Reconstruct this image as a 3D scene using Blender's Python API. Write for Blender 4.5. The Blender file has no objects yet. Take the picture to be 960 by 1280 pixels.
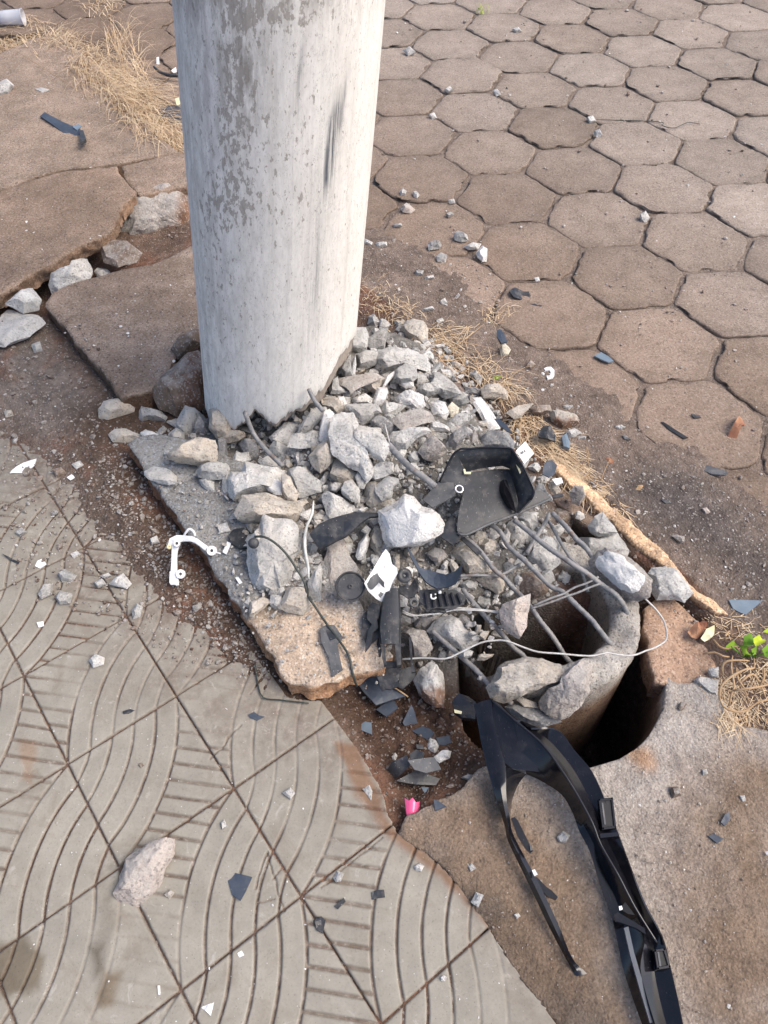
import bpy, bmesh, math, random
import numpy as np
from mathutils import Vector, Matrix

S = bpy.context.scene
COL = S.collection
rnd = random.Random(7)
NPR = np.random.default_rng(11)

# ------------------------------------------------------------------ camera
PITCH, ROLL, CAM_H, FPX = 0.908892, -0.006689, 1.26023, 962.694
_f = np.array([0, math.cos(PITCH), -math.sin(PITCH)])
_r0 = np.array([1.0, 0, 0]); _u0 = np.cross(_r0, _f)
_r = math.cos(ROLL)*_r0 + math.sin(ROLL)*_u0
_u = -math.sin(ROLL)*_r0 + math.cos(ROLL)*_u0
CAMP = np.array([0, 0, CAM_H])
cam = bpy.data.cameras.new('camera'); camo = bpy.data.objects.new('camera', cam); COL.objects.link(camo)
cam.sensor_fit = 'HORIZONTAL'; cam.sensor_width = 36.0; cam.lens = FPX/960*36.0
cam.clip_start = 0.02; cam.clip_end = 400
M = Matrix(((_r[0], _u[0], -_f[0], 0), (_r[1], _u[1], -_f[1], 0), (_r[2], _u[2], -_f[2], CAM_H), (0, 0, 0, 1)))
camo.matrix_world = M
S.camera = camo

# ------------------------------------------------------------------ light
SUN_DIR = Vector((0.56, -0.10, 0.76)).normalized()       # towards the sun
w = bpy.data.worlds.new('World'); S.world = w; w.use_nodes = True
nt = w.node_tree; nt.nodes.clear()
sky = nt.nodes.new('ShaderNodeTexSky'); sky.sky_type = 'NISHITA'; sky.sun_disc = False
sky.sun_elevation = math.asin(SUN_DIR.z); sky.sun_rotation = math.atan2(SUN_DIR.x, SUN_DIR.y)
sky.air_density = 0.8; sky.dust_density = 3.5; sky.ozone_density = 1.0
bgn = nt.nodes.new('ShaderNodeBackground'); bgn.inputs[1].default_value = 0.15
out = nt.nodes.new('ShaderNodeOutputWorld')
nt.links.new(sky.outputs[0], bgn.inputs[0]); nt.links.new(bgn.outputs[0], out.inputs[0])
sl = bpy.data.lights.new('sun', 'SUN'); sl.energy = 1.3; sl.angle = math.radians(40); sl.color = (1.0, 0.91, 0.79)
so = bpy.data.objects.new('sun', sl); COL.objects.link(so)
so.rotation_euler = SUN_DIR.to_track_quat('Z', 'Y').to_euler(); so.location = (6, 4, 6)
S.view_settings.view_transform = 'Standard'; S.view_settings.look = 'None'
S.view_settings.exposure = 0.88; S.view_settings.gamma = 1

# ------------------------------------------------------------------ numeric helpers
def U(x, y, z=0.0):
    """point of the place at height z seen at photograph position x, y"""
    d = (x-480)/FPX*_r - (y-640)/FPX*_u + _f
    return CAMP + (z-CAM_H)/d[2]*d
def ray(x, y):
    d = (x-480)/FPX*_r - (y-640)/FPX*_u + _f
    return d/np.linalg.norm(d)
def PX(P):
    d = np.asarray(P)-CAMP; q = d@_f
    return np.stack([480+FPX*(d@_r)/q, 640-FPX*(d@_u)/q], -1)
def W(poly, z=0.0): return np.array([U(x, y, z)[:2] for x, y in poly])

def _hash(i, j, k, seed):
    n = (i*374761393 + j*668265263 + k*2147483647 + seed*974634777) & 0xffffffff
    n = ((n ^ (n >> 13))*1274126177) & 0xffffffff
    n = ((n ^ (n >> 16))*2246822519) & 0xffffffff
    return ((n ^ (n >> 15)) & 0xffffff)/float(0xffffff)
def vnoise(P, seed=0):
    P = np.asarray(P, float)
    F = np.floor(P).astype(np.int64); t = P-F; t = t*t*(3-2*t)
    i, j, k = F[..., 0], F[..., 1], F[..., 2]; a, b, c = t[..., 0], t[..., 1], t[..., 2]
    def h(x, y, z): return _hash(i+x, j+y, k+z, seed)
    x0 = h(0,0,0)*(1-a)+h(1,0,0)*a; x1 = h(0,1,0)*(1-a)+h(1,1,0)*a
    y0 = h(0,0,1)*(1-a)+h(1,0,1)*a; y1 = h(0,1,1)*(1-a)+h(1,1,1)*a
    return ((x0*(1-b)+x1*b)*(1-c)+(y0*(1-b)+y1*b)*c)*2-1
def fbm(P, octs=4, seed=0, gain=0.5):
    P = np.asarray(P, float); s = 0; a = 1.0; n = 0
    for o in range(octs):
        s = s + a*vnoise(P*(2.03**o)+o*17.3, seed+o*31); n += a; a *= gain
    return s/n
def XY3(X, Y, s, z=0.0): return np.stack([X*s, Y*s, np.full_like(X, z)], -1)
def worley(X, Y, s, seed=0):
    """distance to the nearest feature point, 2d, 0..~1, and its random id"""
    x = X*s; y = Y*s; i = np.floor(x).astype(np.int64); j = np.floor(y).astype(np.int64)
    best = np.full(x.shape, 9.0); bid = np.zeros(x.shape)
    for a in (-1, 0, 1):
        for b in (-1, 0, 1):
            ii = i+a; jj = j+b; z0 = np.zeros_like(ii)
            px = ii+_hash(ii, jj, z0, seed); py = jj+_hash(ii, jj, z0, seed+5); rid = _hash(ii, jj, z0, seed+9)
            d = np.hypot(px-x, py-y); m = d < best
            best = np.where(m, d, best); bid = np.where(m, rid, bid)
    return best, bid
def sstep(a, b, x):
    t = np.clip((x-a)/(b-a), 0, 1); return t*t*(3-2*t)
def segdist(X, Y, line):
    d = np.full(np.shape(X), 1e9)
    for (ax, ay), (bx, by) in zip(line[:-1], line[1:]):
        vx, vy = bx-ax, by-ay; L = vx*vx+vy*vy+1e-12
        t = np.clip(((X-ax)*vx+(Y-ay)*vy)/L, 0, 1)
        d = np.minimum(d, np.hypot(X-ax-t*vx, Y-ay-t*vy))
    return d
def sdf(poly, X, Y):
    """signed distance to a polygon, negative inside"""
    X = np.asarray(X, float); Y = np.asarray(Y, float)
    pl = [tuple(q) for q in poly]; d = segdist(X, Y, pl+[pl[0]])
    ins = np.zeros(X.shape, bool)
    for (ax, ay), (bx, by) in zip(pl, pl[1:]+[pl[0]]):
        c = ((ay > Y) != (by > Y)) & (X < (bx-ax)*(Y-ay)/((by-ay) if by != ay else 1e-12)+ax)
        ins ^= c
    return np.where(ins, -d, d)

# ------------------------------------------------------------------ object helpers
def tag(o, label=None, cat=None, group=None, kind=None):
    if label: o['label'] = label
    if cat: o['category'] = cat
    if group: o['group'] = group
    if kind: o['kind'] = kind
    return o
def link(o, parent=None):
    COL.objects.link(o)
    if parent is not None:
        o.parent = parent; o.matrix_parent_inverse = Matrix.Translation(-Vector(parent.location))
    return o
def mesh_np(name, V, F, mat=None, smooth=True, attrs=None, colors=None, uv=None, parent=None, loc=None):
    me = bpy.data.meshes.new(name)
    V = np.asarray(V, np.float32)
    if isinstance(F, np.ndarray):
        k = F.shape[1]; n = len(F)
        me.vertices.add(len(V)); me.vertices.foreach_set('co', V.ravel())
        me.loops.add(n*k); me.loops.foreach_set('vertex_index', F.astype(np.int32).ravel())
        me.polygons.add(n); me.polygons.foreach_set('loop_start', np.arange(0, n*k, k, dtype=np.int32))
        me.update(calc_edges=True); me.validate()
    else:
        me.from_pydata([tuple(map(float, v)) for v in V], [], [tuple(map(int, q)) for q in F]); me.update()
    me.polygons.foreach_set('use_smooth', np.full(len(me.polygons), smooth))
    for k, a in (attrs or {}).items():
        at = me.attributes.new(k, 'FLOAT', 'POINT'); at.data.foreach_set('value', np.asarray(a, np.float32).ravel())
    for k, a in (colors or {}).items():
        at = me.attributes.new(k, 'FLOAT_COLOR', 'POINT')
        a = np.asarray(a, np.float32)
        if a.shape[1] == 3: a = np.c_[a, np.ones(len(a), np.float32)]
        at.data.foreach_set('color', a.ravel())
    if uv is not None:
        l = me.uv_layers.new(name='UVMap'); vi = np.empty(len(me.loops), np.int32); me.loops.foreach_get('vertex_index', vi)
        l.data.foreach_set('uv', np.asarray(uv, np.float32)[vi].ravel())
    if mat: me.materials.append(mat)
    o = bpy.data.objects.new(name, me)
    if loc is not None: o.location = loc
    return link(o, parent)
def empty(name, loc=(0, 0, 0)):
    o = bpy.data.objects.new(name, None); o.empty_display_size = 0.05; o.location = loc
    return link(o)
def grid_faces(nx, ny):
    i = np.arange(nx-1); j = np.arange(ny-1); I, J = np.meshgrid(i, j)
    a = (J*nx+I).ravel()
    return np.stack([a, a+1, a+nx+1, a+nx], 1)

# ------------------------------------------------------------------ materials
class NT:
    def __init__(s, name):
        s.m = bpy.data.materials.new(name); s.m.use_nodes = True; s.t = s.m.node_tree; s.n = s.t.nodes
        s.b = s.n['Principled BSDF']; s.b.inputs['Specular IOR Level'].default_value = 0.3
    def new(s, t, **k):
        q = s.n.new(t)
        for a, v in k.items(): setattr(q, a, v)
        return q
    def l(s, a, b): s.t.links.new(a, b)
    def coord(s, which='Object', scale=(1, 1, 1), rot=(0, 0, 0)):
        c = s.new('ShaderNodeTexCoord'); m = s.new('ShaderNodeMapping'); m.inputs['Scale'].default_value = scale
        m.inputs['Rotation'].default_value = rot
        s.l(c.outputs[which], m.inputs[0]); return m.outputs[0]
    def geo(s, scale=1.0):
        c = s.new('ShaderNodeNewGeometry'); m = s.new('ShaderNodeMapping'); m.inputs['Scale'].default_value = (scale,)*3
        s.l(c.outputs['Position'], m.inputs[0]); return m.outputs[0]
    def noise(s, vec, scale=5, detail=5, rough=0.6, dist=0.0):
        q = s.new('ShaderNodeTexNoise'); q.inputs['Scale'].default_value = scale; q.inputs['Detail'].default_value = detail
        q.inputs['Roughness'].default_value = rough; q.inputs['Distortion'].default_value = dist
        s.l(vec, q.inputs['Vector']); return q.outputs['Fac']
    def voro(s, vec, scale=5, feat='F1', outp='Distance', rand=1.0):
        q = s.new('ShaderNodeTexVoronoi'); q.feature = feat; q.inputs['Scale'].default_value = scale
        q.inputs['Randomness'].default_value = rand
        s.l(vec, q.inputs['Vector']); return q.outputs[outp]
    def ramp(s, fac, stops, interp='LINEAR'):
        q = s.new('ShaderNodeValToRGB'); q.color_ramp.interpolation = interp; e = q.color_ramp.elements
        while len(e) < len(stops): e.new(0.5)
        for k, (p, c) in enumerate(stops):
            e[k].position = p; e[k].color = (c, c, c, 1) if isinstance(c, (int, float)) else (*c, 1)
        s.l(fac, q.inputs[0]); return q.outputs[0]
    def mix(s, fac, a, b, mode='MIX'):
        q = s.new('ShaderNodeMix', data_type='RGBA', blend_type=mode); 
        for v, sock in ((fac, q.inputs[0]), (a, q.inputs[6]), (b, q.inputs[7])):
            if isinstance(v, (int, float)): sock.default_value = v if sock == q.inputs[0] else (v, v, v, 1)
            elif isinstance(v, tuple): sock.default_value = (*v, 1)
            else: s.l(v, sock)
        return q.outputs[2]
    def math(s, op, a, b=None, c=None, clamp=False):
        q = s.new('ShaderNodeMath', operation=op, use_clamp=clamp)
        for v, sock in zip((a, b, c), q.inputs):
            if v is None: continue
            if isinstance(v, (int, float)): sock.default_value = v
            else: s.l(v, sock)
        return q.outputs[0]
    def attr(s, name, outp='Fac'):
        q = s.new('ShaderNodeAttribute', attribute_name=name); return q.outputs[outp]
    def objrand(s):
        q = s.new('ShaderNodeObjectInfo'); return q.outputs['Random']
    def objcolor(s):
        q = s.new('ShaderNodeObjectInfo'); return q.outputs['Color']
    def bump(s, height, strength=0.5, dist=0.002, prev=None):
        q = s.new('ShaderNodeBump'); q.inputs['Strength'].default_value = strength; q.inputs['Distance'].default_value = dist
        s.l(height, q.inputs['Height'])
        if prev is not None: s.l(prev, q.inputs['Normal'])
        return q.outputs[0]
    def done(s, col=None, rough=0.9, normal=None, spec=None, metal=None):
        if col is not None:
            if isinstance(col, tuple): s.b.inputs['Base Color'].default_value = (*col, 1)
            else: s.l(col, s.b.inputs['Base Color'])
        if isinstance(rough, (int, float)): s.b.inputs['Roughness'].default_value = rough
        else: s.l(rough, s.b.inputs['Roughness'])
        if normal is not None: s.l(normal, s.b.inputs['Normal'])
        if spec is not None: s.b.inputs['Specular IOR Level'].default_value = spec
        if metal is not None: s.b.inputs['Metallic'].default_value = metal
        return s.m

def mat_soil():
    s = NT('soil'); v = s.geo()
    base = s.attr('soil', 'Color')
    n1 = s.noise(v, 55, 8, 0.7); n2 = s.noise(v, 9, 5, 0.6); n3 = s.noise(v, 420, 3, 0.6)
    c = s.mix(0.85, base, s.ramp(n1, [(0.25, 0.42), (0.5, 0.95), (0.75, 1.55)]), 'MULTIPLY')
    c = s.mix(0.6, c, s.ramp(n2, [(0.3, 0.7), (0.7, 1.3)]), 'MULTIPLY')
    peb = s.voro(v, 300, 'F1', 'Color')
    sep = s.new('ShaderNodeSeparateColor'); s.l(peb, sep.inputs[0])
    c = s.mix(s.ramp(sep.outputs[0], [(0.93, 0.0), (0.96, 0.5)]), c, (0.34, 0.31, 0.28))
    d = s.voro(v, 210)
    h = s.math('ADD', s.math('MULTIPLY', n1, 0.8), s.math('MULTIPLY', d, -0.5))
    h = s.math('ADD', h, s.math('MULTIPLY', n3, 0.25))
    return s.done(c, 0.95, s.bump(h, 0.9, 0.006), spec=0.15)
def mat_tile():
    s = NT('hydraulic_tile'); v = s.geo()
    g = s.attr('groove'); st = s.attr('stain', 'Color')
    n1 = s.noise(v, 22, 6, 0.6); n2 = s.noise(v, 260, 4, 0.7); n3 = s.noise(v, 5, 4, 0.6)
    c = s.ramp(n1, [(0.3, (0.236, 0.219, 0.182)), (0.7, (0.302, 0.281, 0.236))])
    c = s.mix(0.5, c, s.ramp(n3, [(0.3, 0.8), (0.7, 1.2)]), 'MULTIPLY')
    c = s.mix(0.55, c, s.ramp(n2, [(0.28, 0.55), (0.42, 1.0), (0.8, 1.15)]), 'MULTIPLY')
    sp = s.voro(v, 130, 'F1'); c = s.mix(s.ramp(sp, [(0.05, 0.7), (0.11, 0.0)]), c, (0.10, 0.08, 0.07))
    sp2 = s.voro(v, 75, 'F1'); c = s.mix(s.ramp(sp2, [(0.04, 0.8), (0.07, 0.0)]), c, (0.62, 0.60, 0.57))
    dn = s.noise(v, 90, 5, 0.7)
    dirt = s.ramp(dn, [(0.3, (0.085, 0.064, 0.051)), (0.55, (0.18, 0.142, 0.115)), (0.72, (0.36, 0.32, 0.28))])
    gn = s.math('MULTIPLY', g, s.ramp(s.noise(v, 13, 4, 0.6), [(0.34, 0.45), (0.5, 1.0)]))
    c = s.mix(gn, c, dirt)
    sm = s.noise(v, 34, 6, 0.72, 0.6); c = s.mix(s.ramp(sm, [(0.60, 0.0), (0.68, 0.38)]), c, (0.47, 0.45, 0.40))
    sd = s.noise(v, 11, 6, 0.7, 0.8); c = s.mix(s.ramp(sd, [(0.52, 0.0), (0.66, 0.42)]), c, (0.17, 0.135, 0.10))
    c = s.mix(1.0, c, st, 'MULTIPLY')
    h = s.math('ADD', s.math('MULTIPLY', n2, 0.5), s.math('MULTIPLY', n1, 0.4))
    return s.done(c, 0.85, s.bump(h, 0.45, 0.002), spec=0.25)
def mat_concrete(name, lo, hi, stain=None, peb=(0.33, 0.29, 0.25), grain=1.0, pits=0.6, bump=0.8, world=True, attr=None, scale=1.0):
    s = NT(name); v = s.geo(scale) if world else s.coord('Object', (scale,)*3)
    n1 = s.noise(v, 16, 7, 0.65); n2 = s.noise(v, 180, 5, 0.75); n3 = s.noise(v, 4, 4, 0.6, 0.4)
    c = s.ramp(n1, [(0.3, lo), (0.7, hi)])
    if stain: c = s.mix(s.ramp(n3, [(0.42, 0.0), (0.66, 0.85)]), c, stain)
    c = s.mix(0.8*grain, c, s.ramp(n2, [(0.28, 0.5), (0.5, 1.0), (0.72, 1.35)]), 'MULTIPLY')
    vc = s.voro(v, 290, 'F1', 'Color'); sep = s.new('ShaderNodeSeparateColor'); s.l(vc, sep.inputs[0])
    c = s.mix(s.ramp(sep.outputs[1], [(0.78, 0.0), (0.9, 0.45)]), c, peb)
    c = s.mix(s.ramp(sep.outputs[2], [(0.90, 0.0), (0.94, pits)]), c, (0.07, 0.06, 0.055))
    c = s.mix(0.35, c, s.ramp(s.objrand(), [(0, 0.72), (1, 1.28)]), 'MULTIPLY')
    if attr: c = s.mix(1.0, c, s.attr(attr, 'Color'), 'MULTIPLY')
    h = s.math('ADD', s.math('MULTIPLY', n2, 0.7), s.math('MULTIPLY', s.voro(v, 260), -0.30))
    h = s.math('ADD', h, s.math('MULTIPLY', n1, 0.5))
    return s.done(c, 0.92, s.bump(h, bump, 0.004), spec=0.2)
# ------------------------------------------------------------------ materials of the setting
M_soil = mat_soil(); M_tile = mat_tile()
M_apron = mat_concrete('apron_concrete', (0.285, 0.252, 0.22), (0.43, 0.385, 0.34), peb=(0.54, 0.50, 0.45), attr='tone', bump=1.4, pits=0.3)
M_slab = mat_concrete('slab_concrete', (0.215, 0.165, 0.126), (0.315, 0.248, 0.194), peb=(0.42, 0.38, 0.34), attr='tone', bump=0.9)
M_paver = mat_concrete('paver_concrete', (0.232, 0.191, 0.157), (0.322, 0.270, 0.226), peb=(0.42, 0.38, 0.34), pits=0.45, attr='tone', bump=0.7, grain=0.8)
M_stub = mat_concrete('old_pole_concrete', (0.26, 0.245, 0.225), (0.40, 0.385, 0.36), attr='tone', bump=1.0)

# ------------------------------------------------------------------ plan of the place
CURB = W([(-200, -80), (20, 30), (110, 95), (225, 200), (350, 285), (470, 372), (560, 440), (640, 510), (700, 575), (790, 660), (900, 768), (1000, 880), (1150, 1060)])
HOLE_C = np.array([0.312, 0.632]); HOLE_R = 0.187
STUB_C = np.array([0.302, 0.735]); STUB_R = 0.170
SPILL = W([(-120, 330), (0, 400), (60, 395), (110, 450), (160, 505), (175, 560), (215, 640), (280, 745), (335, 830), (350, 880), (292, 842), (225, 785), (170, 725), (120, 665), (70, 600), (0, 550), (-120, 530)])
PIT = W([(405, 868), (428, 905), (455, 950), (478, 985), (492, 1030), (515, 1040), (550, 1000), (580, 985), (605, 960), (640, 945), (700, 935), (760, 900), (700, 860), (620, 780), (520, 770), (440, 800)])
APRON = W([(497, 1043), (508, 1022), (530, 1010), (548, 1000), (575, 986), (597, 963), (625, 952), (660, 930), (720, 860), (800, 800), (815, 838), (845, 852), (872, 850), (897, 868), (925, 905), (965, 915), (1250, 890), (1400, 1500), (760, 1500), (705, 1290), (652, 1222), (614, 1165), (577, 1110), (530, 1066)])
EDGE_R = W([(-400, 300), (140, 505), (200, 640), (300, 790), (360, 872), (408, 875), (428, 905), (441, 925), (458, 952), (474, 980), (484, 1012), (497, 1040), (530, 1064), (577, 1106), (614, 1162), (652, 1220), (705, 1290), (800, 1440), (900, 1900), (-900, 1900)])
MOUND = W([(165, 575), (190, 520), (260, 495), (330, 450), (410, 400), (470, 388), (545, 415), (600, 470), (650, 530), (700, 590), (730, 640), (735, 700), (700, 770), (610, 850), (540, 845), (470, 800), (380, 770), (315, 745), (255, 660)], 0.05)
MC = [(300,560,.055),(340,600,.085),(400,470,.12),(430,540,.13),(500,455,.10),(520,540,.125),(580,545,.10),(480,640,.095),(400,640,.075),(560,640,.085),(620,600,.085),
      (640,690,.065),(560,720,.055),(460,720,.06),(690,640,.045),(700,720,.03),(540,790,.01),(620,800,.005),(350,700,.05),(400,740,.045),(230,560,.05),(600,500,.06),(650,560,.05), (740,680,-.01), (680,790,-.03), (520,845,-.05)]
MP = np.array([[*U(x, y, z)[:2], z] for x, y, z in MC])

def mound(X, Y):
    d2 = (X[..., None]-MP[:, 0])**2+(Y[..., None]-MP[:, 1])**2
    wgt = np.exp(-d2/(2*0.055**2))+1e-9
    z = (wgt*MP[:, 2]).sum(-1)/wgt.sum(-1)
    m = sstep(-0.01, 0.09, -sdf(MOUND, X, Y))
    return z, m
def terrain_z(X, Y):
    X = np.asarray(X, float); Y = np.asarray(Y, float)
    street = (curb_side(X, Y) > 0)
    dc = segdist(X, Y, [tuple(q) for q in CURB])
    n = fbm(XY3(X, Y, 9), 5, 3); nf = fbm(XY3(X, Y, 60), 4, 5); nl = fbm(XY3(X, Y, 2.5), 3, 8)
    wd, wi = worley(X, Y, 70, 3); lump = np.clip(0.5-wd, 0, 1)*wi
    # street side: joint sand, dirt heaped along the edge
    cover = sstep(0.33, 0.09, dc+0.09*n+0.08*nl)*sstep(2.6, 1.5, Y)
    zs = -0.0065+0.020*cover+0.0025*nf+0.004*n*sstep(-.2, .6, n)+0.004*cover*n
    # sidewalk side
    zw = -0.022+0.006*n+0.003*nf
    te = sstep(0.0, -0.02, sdf(EDGE_R, X, Y)); zw = zw*(1-te)+te*(-0.0042+0.0005*n)
    zw = zw+0.034*sstep(.16, .0, dc+.04*n)*sstep(3.0, 1.7, Y)
    sp = sdf(SPILL, X, Y)
    k = sstep(0.10, -0.16, sp+0.05*n)
    zsp = -0.014+0.032*k+0.011*n*k+0.006*nf*k+0.012*lump*k
    zw = np.where(k > 0, np.maximum(zw, zsp), zw)
    # dirt beside the raised slab
    z = np.where(street, zs, zw)
    pit = sstep(0.0, 0.07, -sdf(PIT, X, Y)+0.012*n)
    z = z*(1-pit)+pit*(-0.055+0.018*n+0.012*nf+0.016*lump)
    mz, mm = mound(X, Y)
    z = z*(1-mm)+mm*(mz-0.027+0.014*n+0.006*nf+0.008*lump)
    # the broken ground between the stub and the street edge
    g = sdf(GAP, X, Y); gk = sstep(0.0, 0.035, -g)
    z = z*(1-gk)+gk*(-0.05+0.014*n+0.008*nf)
    hr = np.hypot(X-HOLE_C[0], Y-HOLE_C[1]); hk = sstep(HOLE_R+0.012, HOLE_R-0.004, hr)*sstep(.13, .18, X)*sstep(.78, .72, Y)
    hk = np.maximum(hk, sstep(0.0, 0.035, -sdf(WELL, X, Y)+0.012*n))
    z = z*(1-hk)+hk*(-0.5)
    return z
WELL = W([(632, 800), (648, 762), (700, 742), (745, 735), (775, 770), (765, 810), (740, 860), (690, 885), (640, 875), (612, 850)])
GAP = W([(700, 600), (735, 640), (790, 690), (845, 735), (890, 775), (870, 800), (830, 790), (800, 760), (740, 700), (690, 640)])
def curb_side(X, Y):
    x = np.interp(Y, CURB[::-1, 1], CURB[::-1, 0]); return X-x

def soil_color(X, Y, Z):
    n = fbm(XY3(X, Y, 6), 5, 21); n2 = fbm(XY3(X, Y, 22), 4, 22)
    c = np.empty(X.shape+(3,)); c[:] = (0.135, 0.092, 0.070)
    def lay(col, k):
        nonlocal c
        c = c*(1-k[..., None])+np.array(col)*k[..., None]
    dc = segdist(X, Y, [tuple(q) for q in CURB]); st = curb_side(X, Y) > 0
    lay((0.20, 0.158, 0.128), st*1.0)
    lay((0.175, 0.134, 0.108), st*sstep(0.55, 0.2, dc+0.1*n))
    # dark gritty ground near the gutter on the right
    k = sstep(0.06, -0.12, sdf(W([(760, 610), (800, 580), (860, 590), (930, 640), (1010, 720), (1100, 850), (940, 775), (880, 720), (800, 655)]), X, Y)+0.05*n)
    lay((0.088, 0.075, 0.069), k)
    sp = sdf(SPILL, X, Y); k = sstep(0.05, -0.10, sp+0.06*n2)
    lay((0.175, 0.145, 0.122), k*(~st))
    ek = segdist(X, Y, [tuple(q) for q in W([(150, 540), (180, 595), (255, 705), (345, 855)])])
    lay((0.090, 0.060, 0.044), sstep(0.19, 0.03, ek+0.05*n)*(~st))
    red = sstep(0.1, 0.45, n+0.4*n2)
    lay((0.155, 0.078, 0.050), red*0.7*(~st))
    p = sstep(0.0, 0.04, -sdf(PIT, X, Y)); lay((0.082, 0.050, 0.036), p)
    mz, mm = mound(X, Y); lay((0.17, 0.16, 0.145), mm*sstep(-0.55, 0.1, n2+0.3))  # grey dust darkened so gaps between the chunks read as shade
    g = sstep(0, 0.03, -sdf(GAP, X, Y)); lay((0.085, 0.052, 0.038), g)
    return np.clip(c*(1+0.25*n2[..., None]), 0.01, 0.8)

# ------------------------------------------------------------------ the ground sheet
def axis(lo, hi, sp, far):
    a = list(np.arange(lo, hi, sp)); s = sp
    b = []; x = hi
    while x < far: b.append(x); s *= 1.35; x += s
    c = []; x = lo; s = sp
    while x > -far: s *= 1.35; x -= s; c.append(x)
    return np.array(c[::-1]+a+b)
gx = axis(-1.05, 0.95, 0.0055, 60)
ya = [0.02]
while ya[-1] < 4.2: ya.append(ya[-1]+0.0045+0.0045*max(0, ya[-1]-0.8))
yb = []; s = 0.02; y = ya[-1]
while y < 60: s *= 1.35; y += s; yb.append(y)
yc = []; s = 0.01; y = ya[0]
while y > -60: s *= 1.35; y -= s; yc.append(y)
gy = np.array(yc[::-1]+ya+yb)
GX, GY = np.meshgrid(gx, gy); Z = terrain_z(GX, GY); X, Y = GX, GY
V = np.stack([X, Y, Z], -1).reshape(-1, 3)
ground = mesh_np('ground', V, grid_faces(len(gx), len(gy)), M_soil, True, colors={'soil': soil_color(X, Y, Z).reshape(-1, 3)})
tag(ground, kind='structure')

def gz(x, y):
    i = min(max(np.searchsorted(gx, x)-1, 0), len(gx)-2); j = min(max(np.searchsorted(gy, y)-1, 0), len(gy)-2)
    a = (x-gx[i])/(gx[i+1]-gx[i]); b = (y-gy[j])/(gy[j+1]-gy[j])
    return float((Z[j, i]*(1-a)+Z[j, i+1]*a)*(1-b)+(Z[j+1, i]*(1-a)+Z[j+1, i+1]*a)*b)
def gzv(x, y):
    i = np.clip(np.searchsorted(gx, x)-1, 0, len(gx)-2); j = np.clip(np.searchsorted(gy, y)-1, 0, len(gy)-2)
    a = (x-gx[i])/(gx[i+1]-gx[i]); b = (y-gy[j])/(gy[j+1]-gy[j])
    return (Z[j, i]*(1-a)+Z[j, i+1]*a)*(1-b)+(Z[j+1, i]*(1-a)+Z[j+1, i+1]*a)*b

# ------------------------------------------------------------------ patch: a piece of ground with an outline and real thickness
def patch(name, poly, hfun, sp, depth, mat, ragged=0.003, rough_side=0.004, seed=0, tone=None, parent=None, cut=None, undercut=0.0, rings=4, extra=None, poly_s=None):
    poly = np.asarray(poly); lo = poly.min(0)-3*sp; hi = poly.max(0)+3*sp
    xs = np.arange(lo[0], hi[0], sp); ys = np.arange(lo[1], hi[1], sp)
    X, Y = np.meshgrid(xs, ys)
    def sd(X, Y):
        s = sdf(poly, X, Y)+ragged*(fbm(XY3(X, Y, 28), 4, seed)*1.6)
        if cut is not None: s = np.maximum(s, cut(X, Y))
        return s
    s = sd(X, Y); gyy, gxx = np.gradient(s, sp)
    F = grid_faces(len(xs), len(ys)); sv = s.ravel()
    F = F[(sv[F] < 0).any(1)]
    gl = np.hypot(gxx, gyy)+1e-9; o = np.clip(s, 0, 1.5*sp)
    X2 = (X-np.where(s > 0, o*gxx/gl, 0)).ravel(); Y2 = (Y-np.where(s > 0, o*gyy/gl, 0)).ravel()
    used = np.unique(F); rem = np.full(X2.size, -1); rem[used] = np.arange(len(used)); F = rem[F]
    x = X2[used]; y = Y2[used]; z = hfun(x, y); sd0 = sv[used]
    # boundary loop -> skirt
    E = np.concatenate([F[:, [0, 1]], F[:, [1, 2]], F[:, [2, 3]], F[:, [3, 0]]])
    key = np.sort(E, 1); _, inv, cnt = np.unique(key, axis=0, return_inverse=True, return_counts=True)
    B = E[cnt[inv.ravel()] == 1]
    bv = np.unique(B); idx = np.full(len(x), -1); idx[bv] = np.arange(len(bv))
    gx_ = (gxx/gl).ravel()[used][bv]; gy_ = (gyy/gl).ravel()[used][bv]
    Vs = [np.stack([x, y, z], 1)]; Fs = [F]; side = [np.zeros(len(x))]; base = len(x)
    # soften the edge a little
    ed = sstep(0.006, 0.0, -sd0); Vs[0][:, 2] -= 0.003*ed
    prev = bv
    for k in range(1, rings+1):
        t = k/rings; jit = rough_side*fbm(np.stack([x[bv]*40, y[bv]*40, np.full(len(bv), t*3.0)], 1), 3, seed+4)*2
        d = -undercut*t+jit
        zz = Vs[0][bv, 2]-depth*t
        Vs.append(np.stack([x[bv]+gx_*d, y[bv]+gy_*d, zz], 1)); side.append(np.full(len(bv), 1.0))
        cur = base+np.arange(len(bv))
        A0 = B[:, 0] if k == 1 else prev[idx[B[:, 0]]]; A1 = B[:, 1] if k == 1 else prev[idx[B[:, 1]]]
        Fs.append(np.stack([A1, A0, cur[idx[B[:, 0]]], cur[idx[B[:, 1]]]], 1))
        prev = cur; base += len(bv)
    V = np.concatenate(Vs); F = np.concatenate(Fs); side = np.concatenate(side)
    col = tone(V[:, 0], V[:, 1], V[:, 2], side) if tone else np.ones((len(V), 3))
    c = V[:, :3].mean(0)
    o = mesh_np(name, V, F, mat, True, colors={'tone': col}, attrs={'side': side}, parent=parent)
    return o

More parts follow.
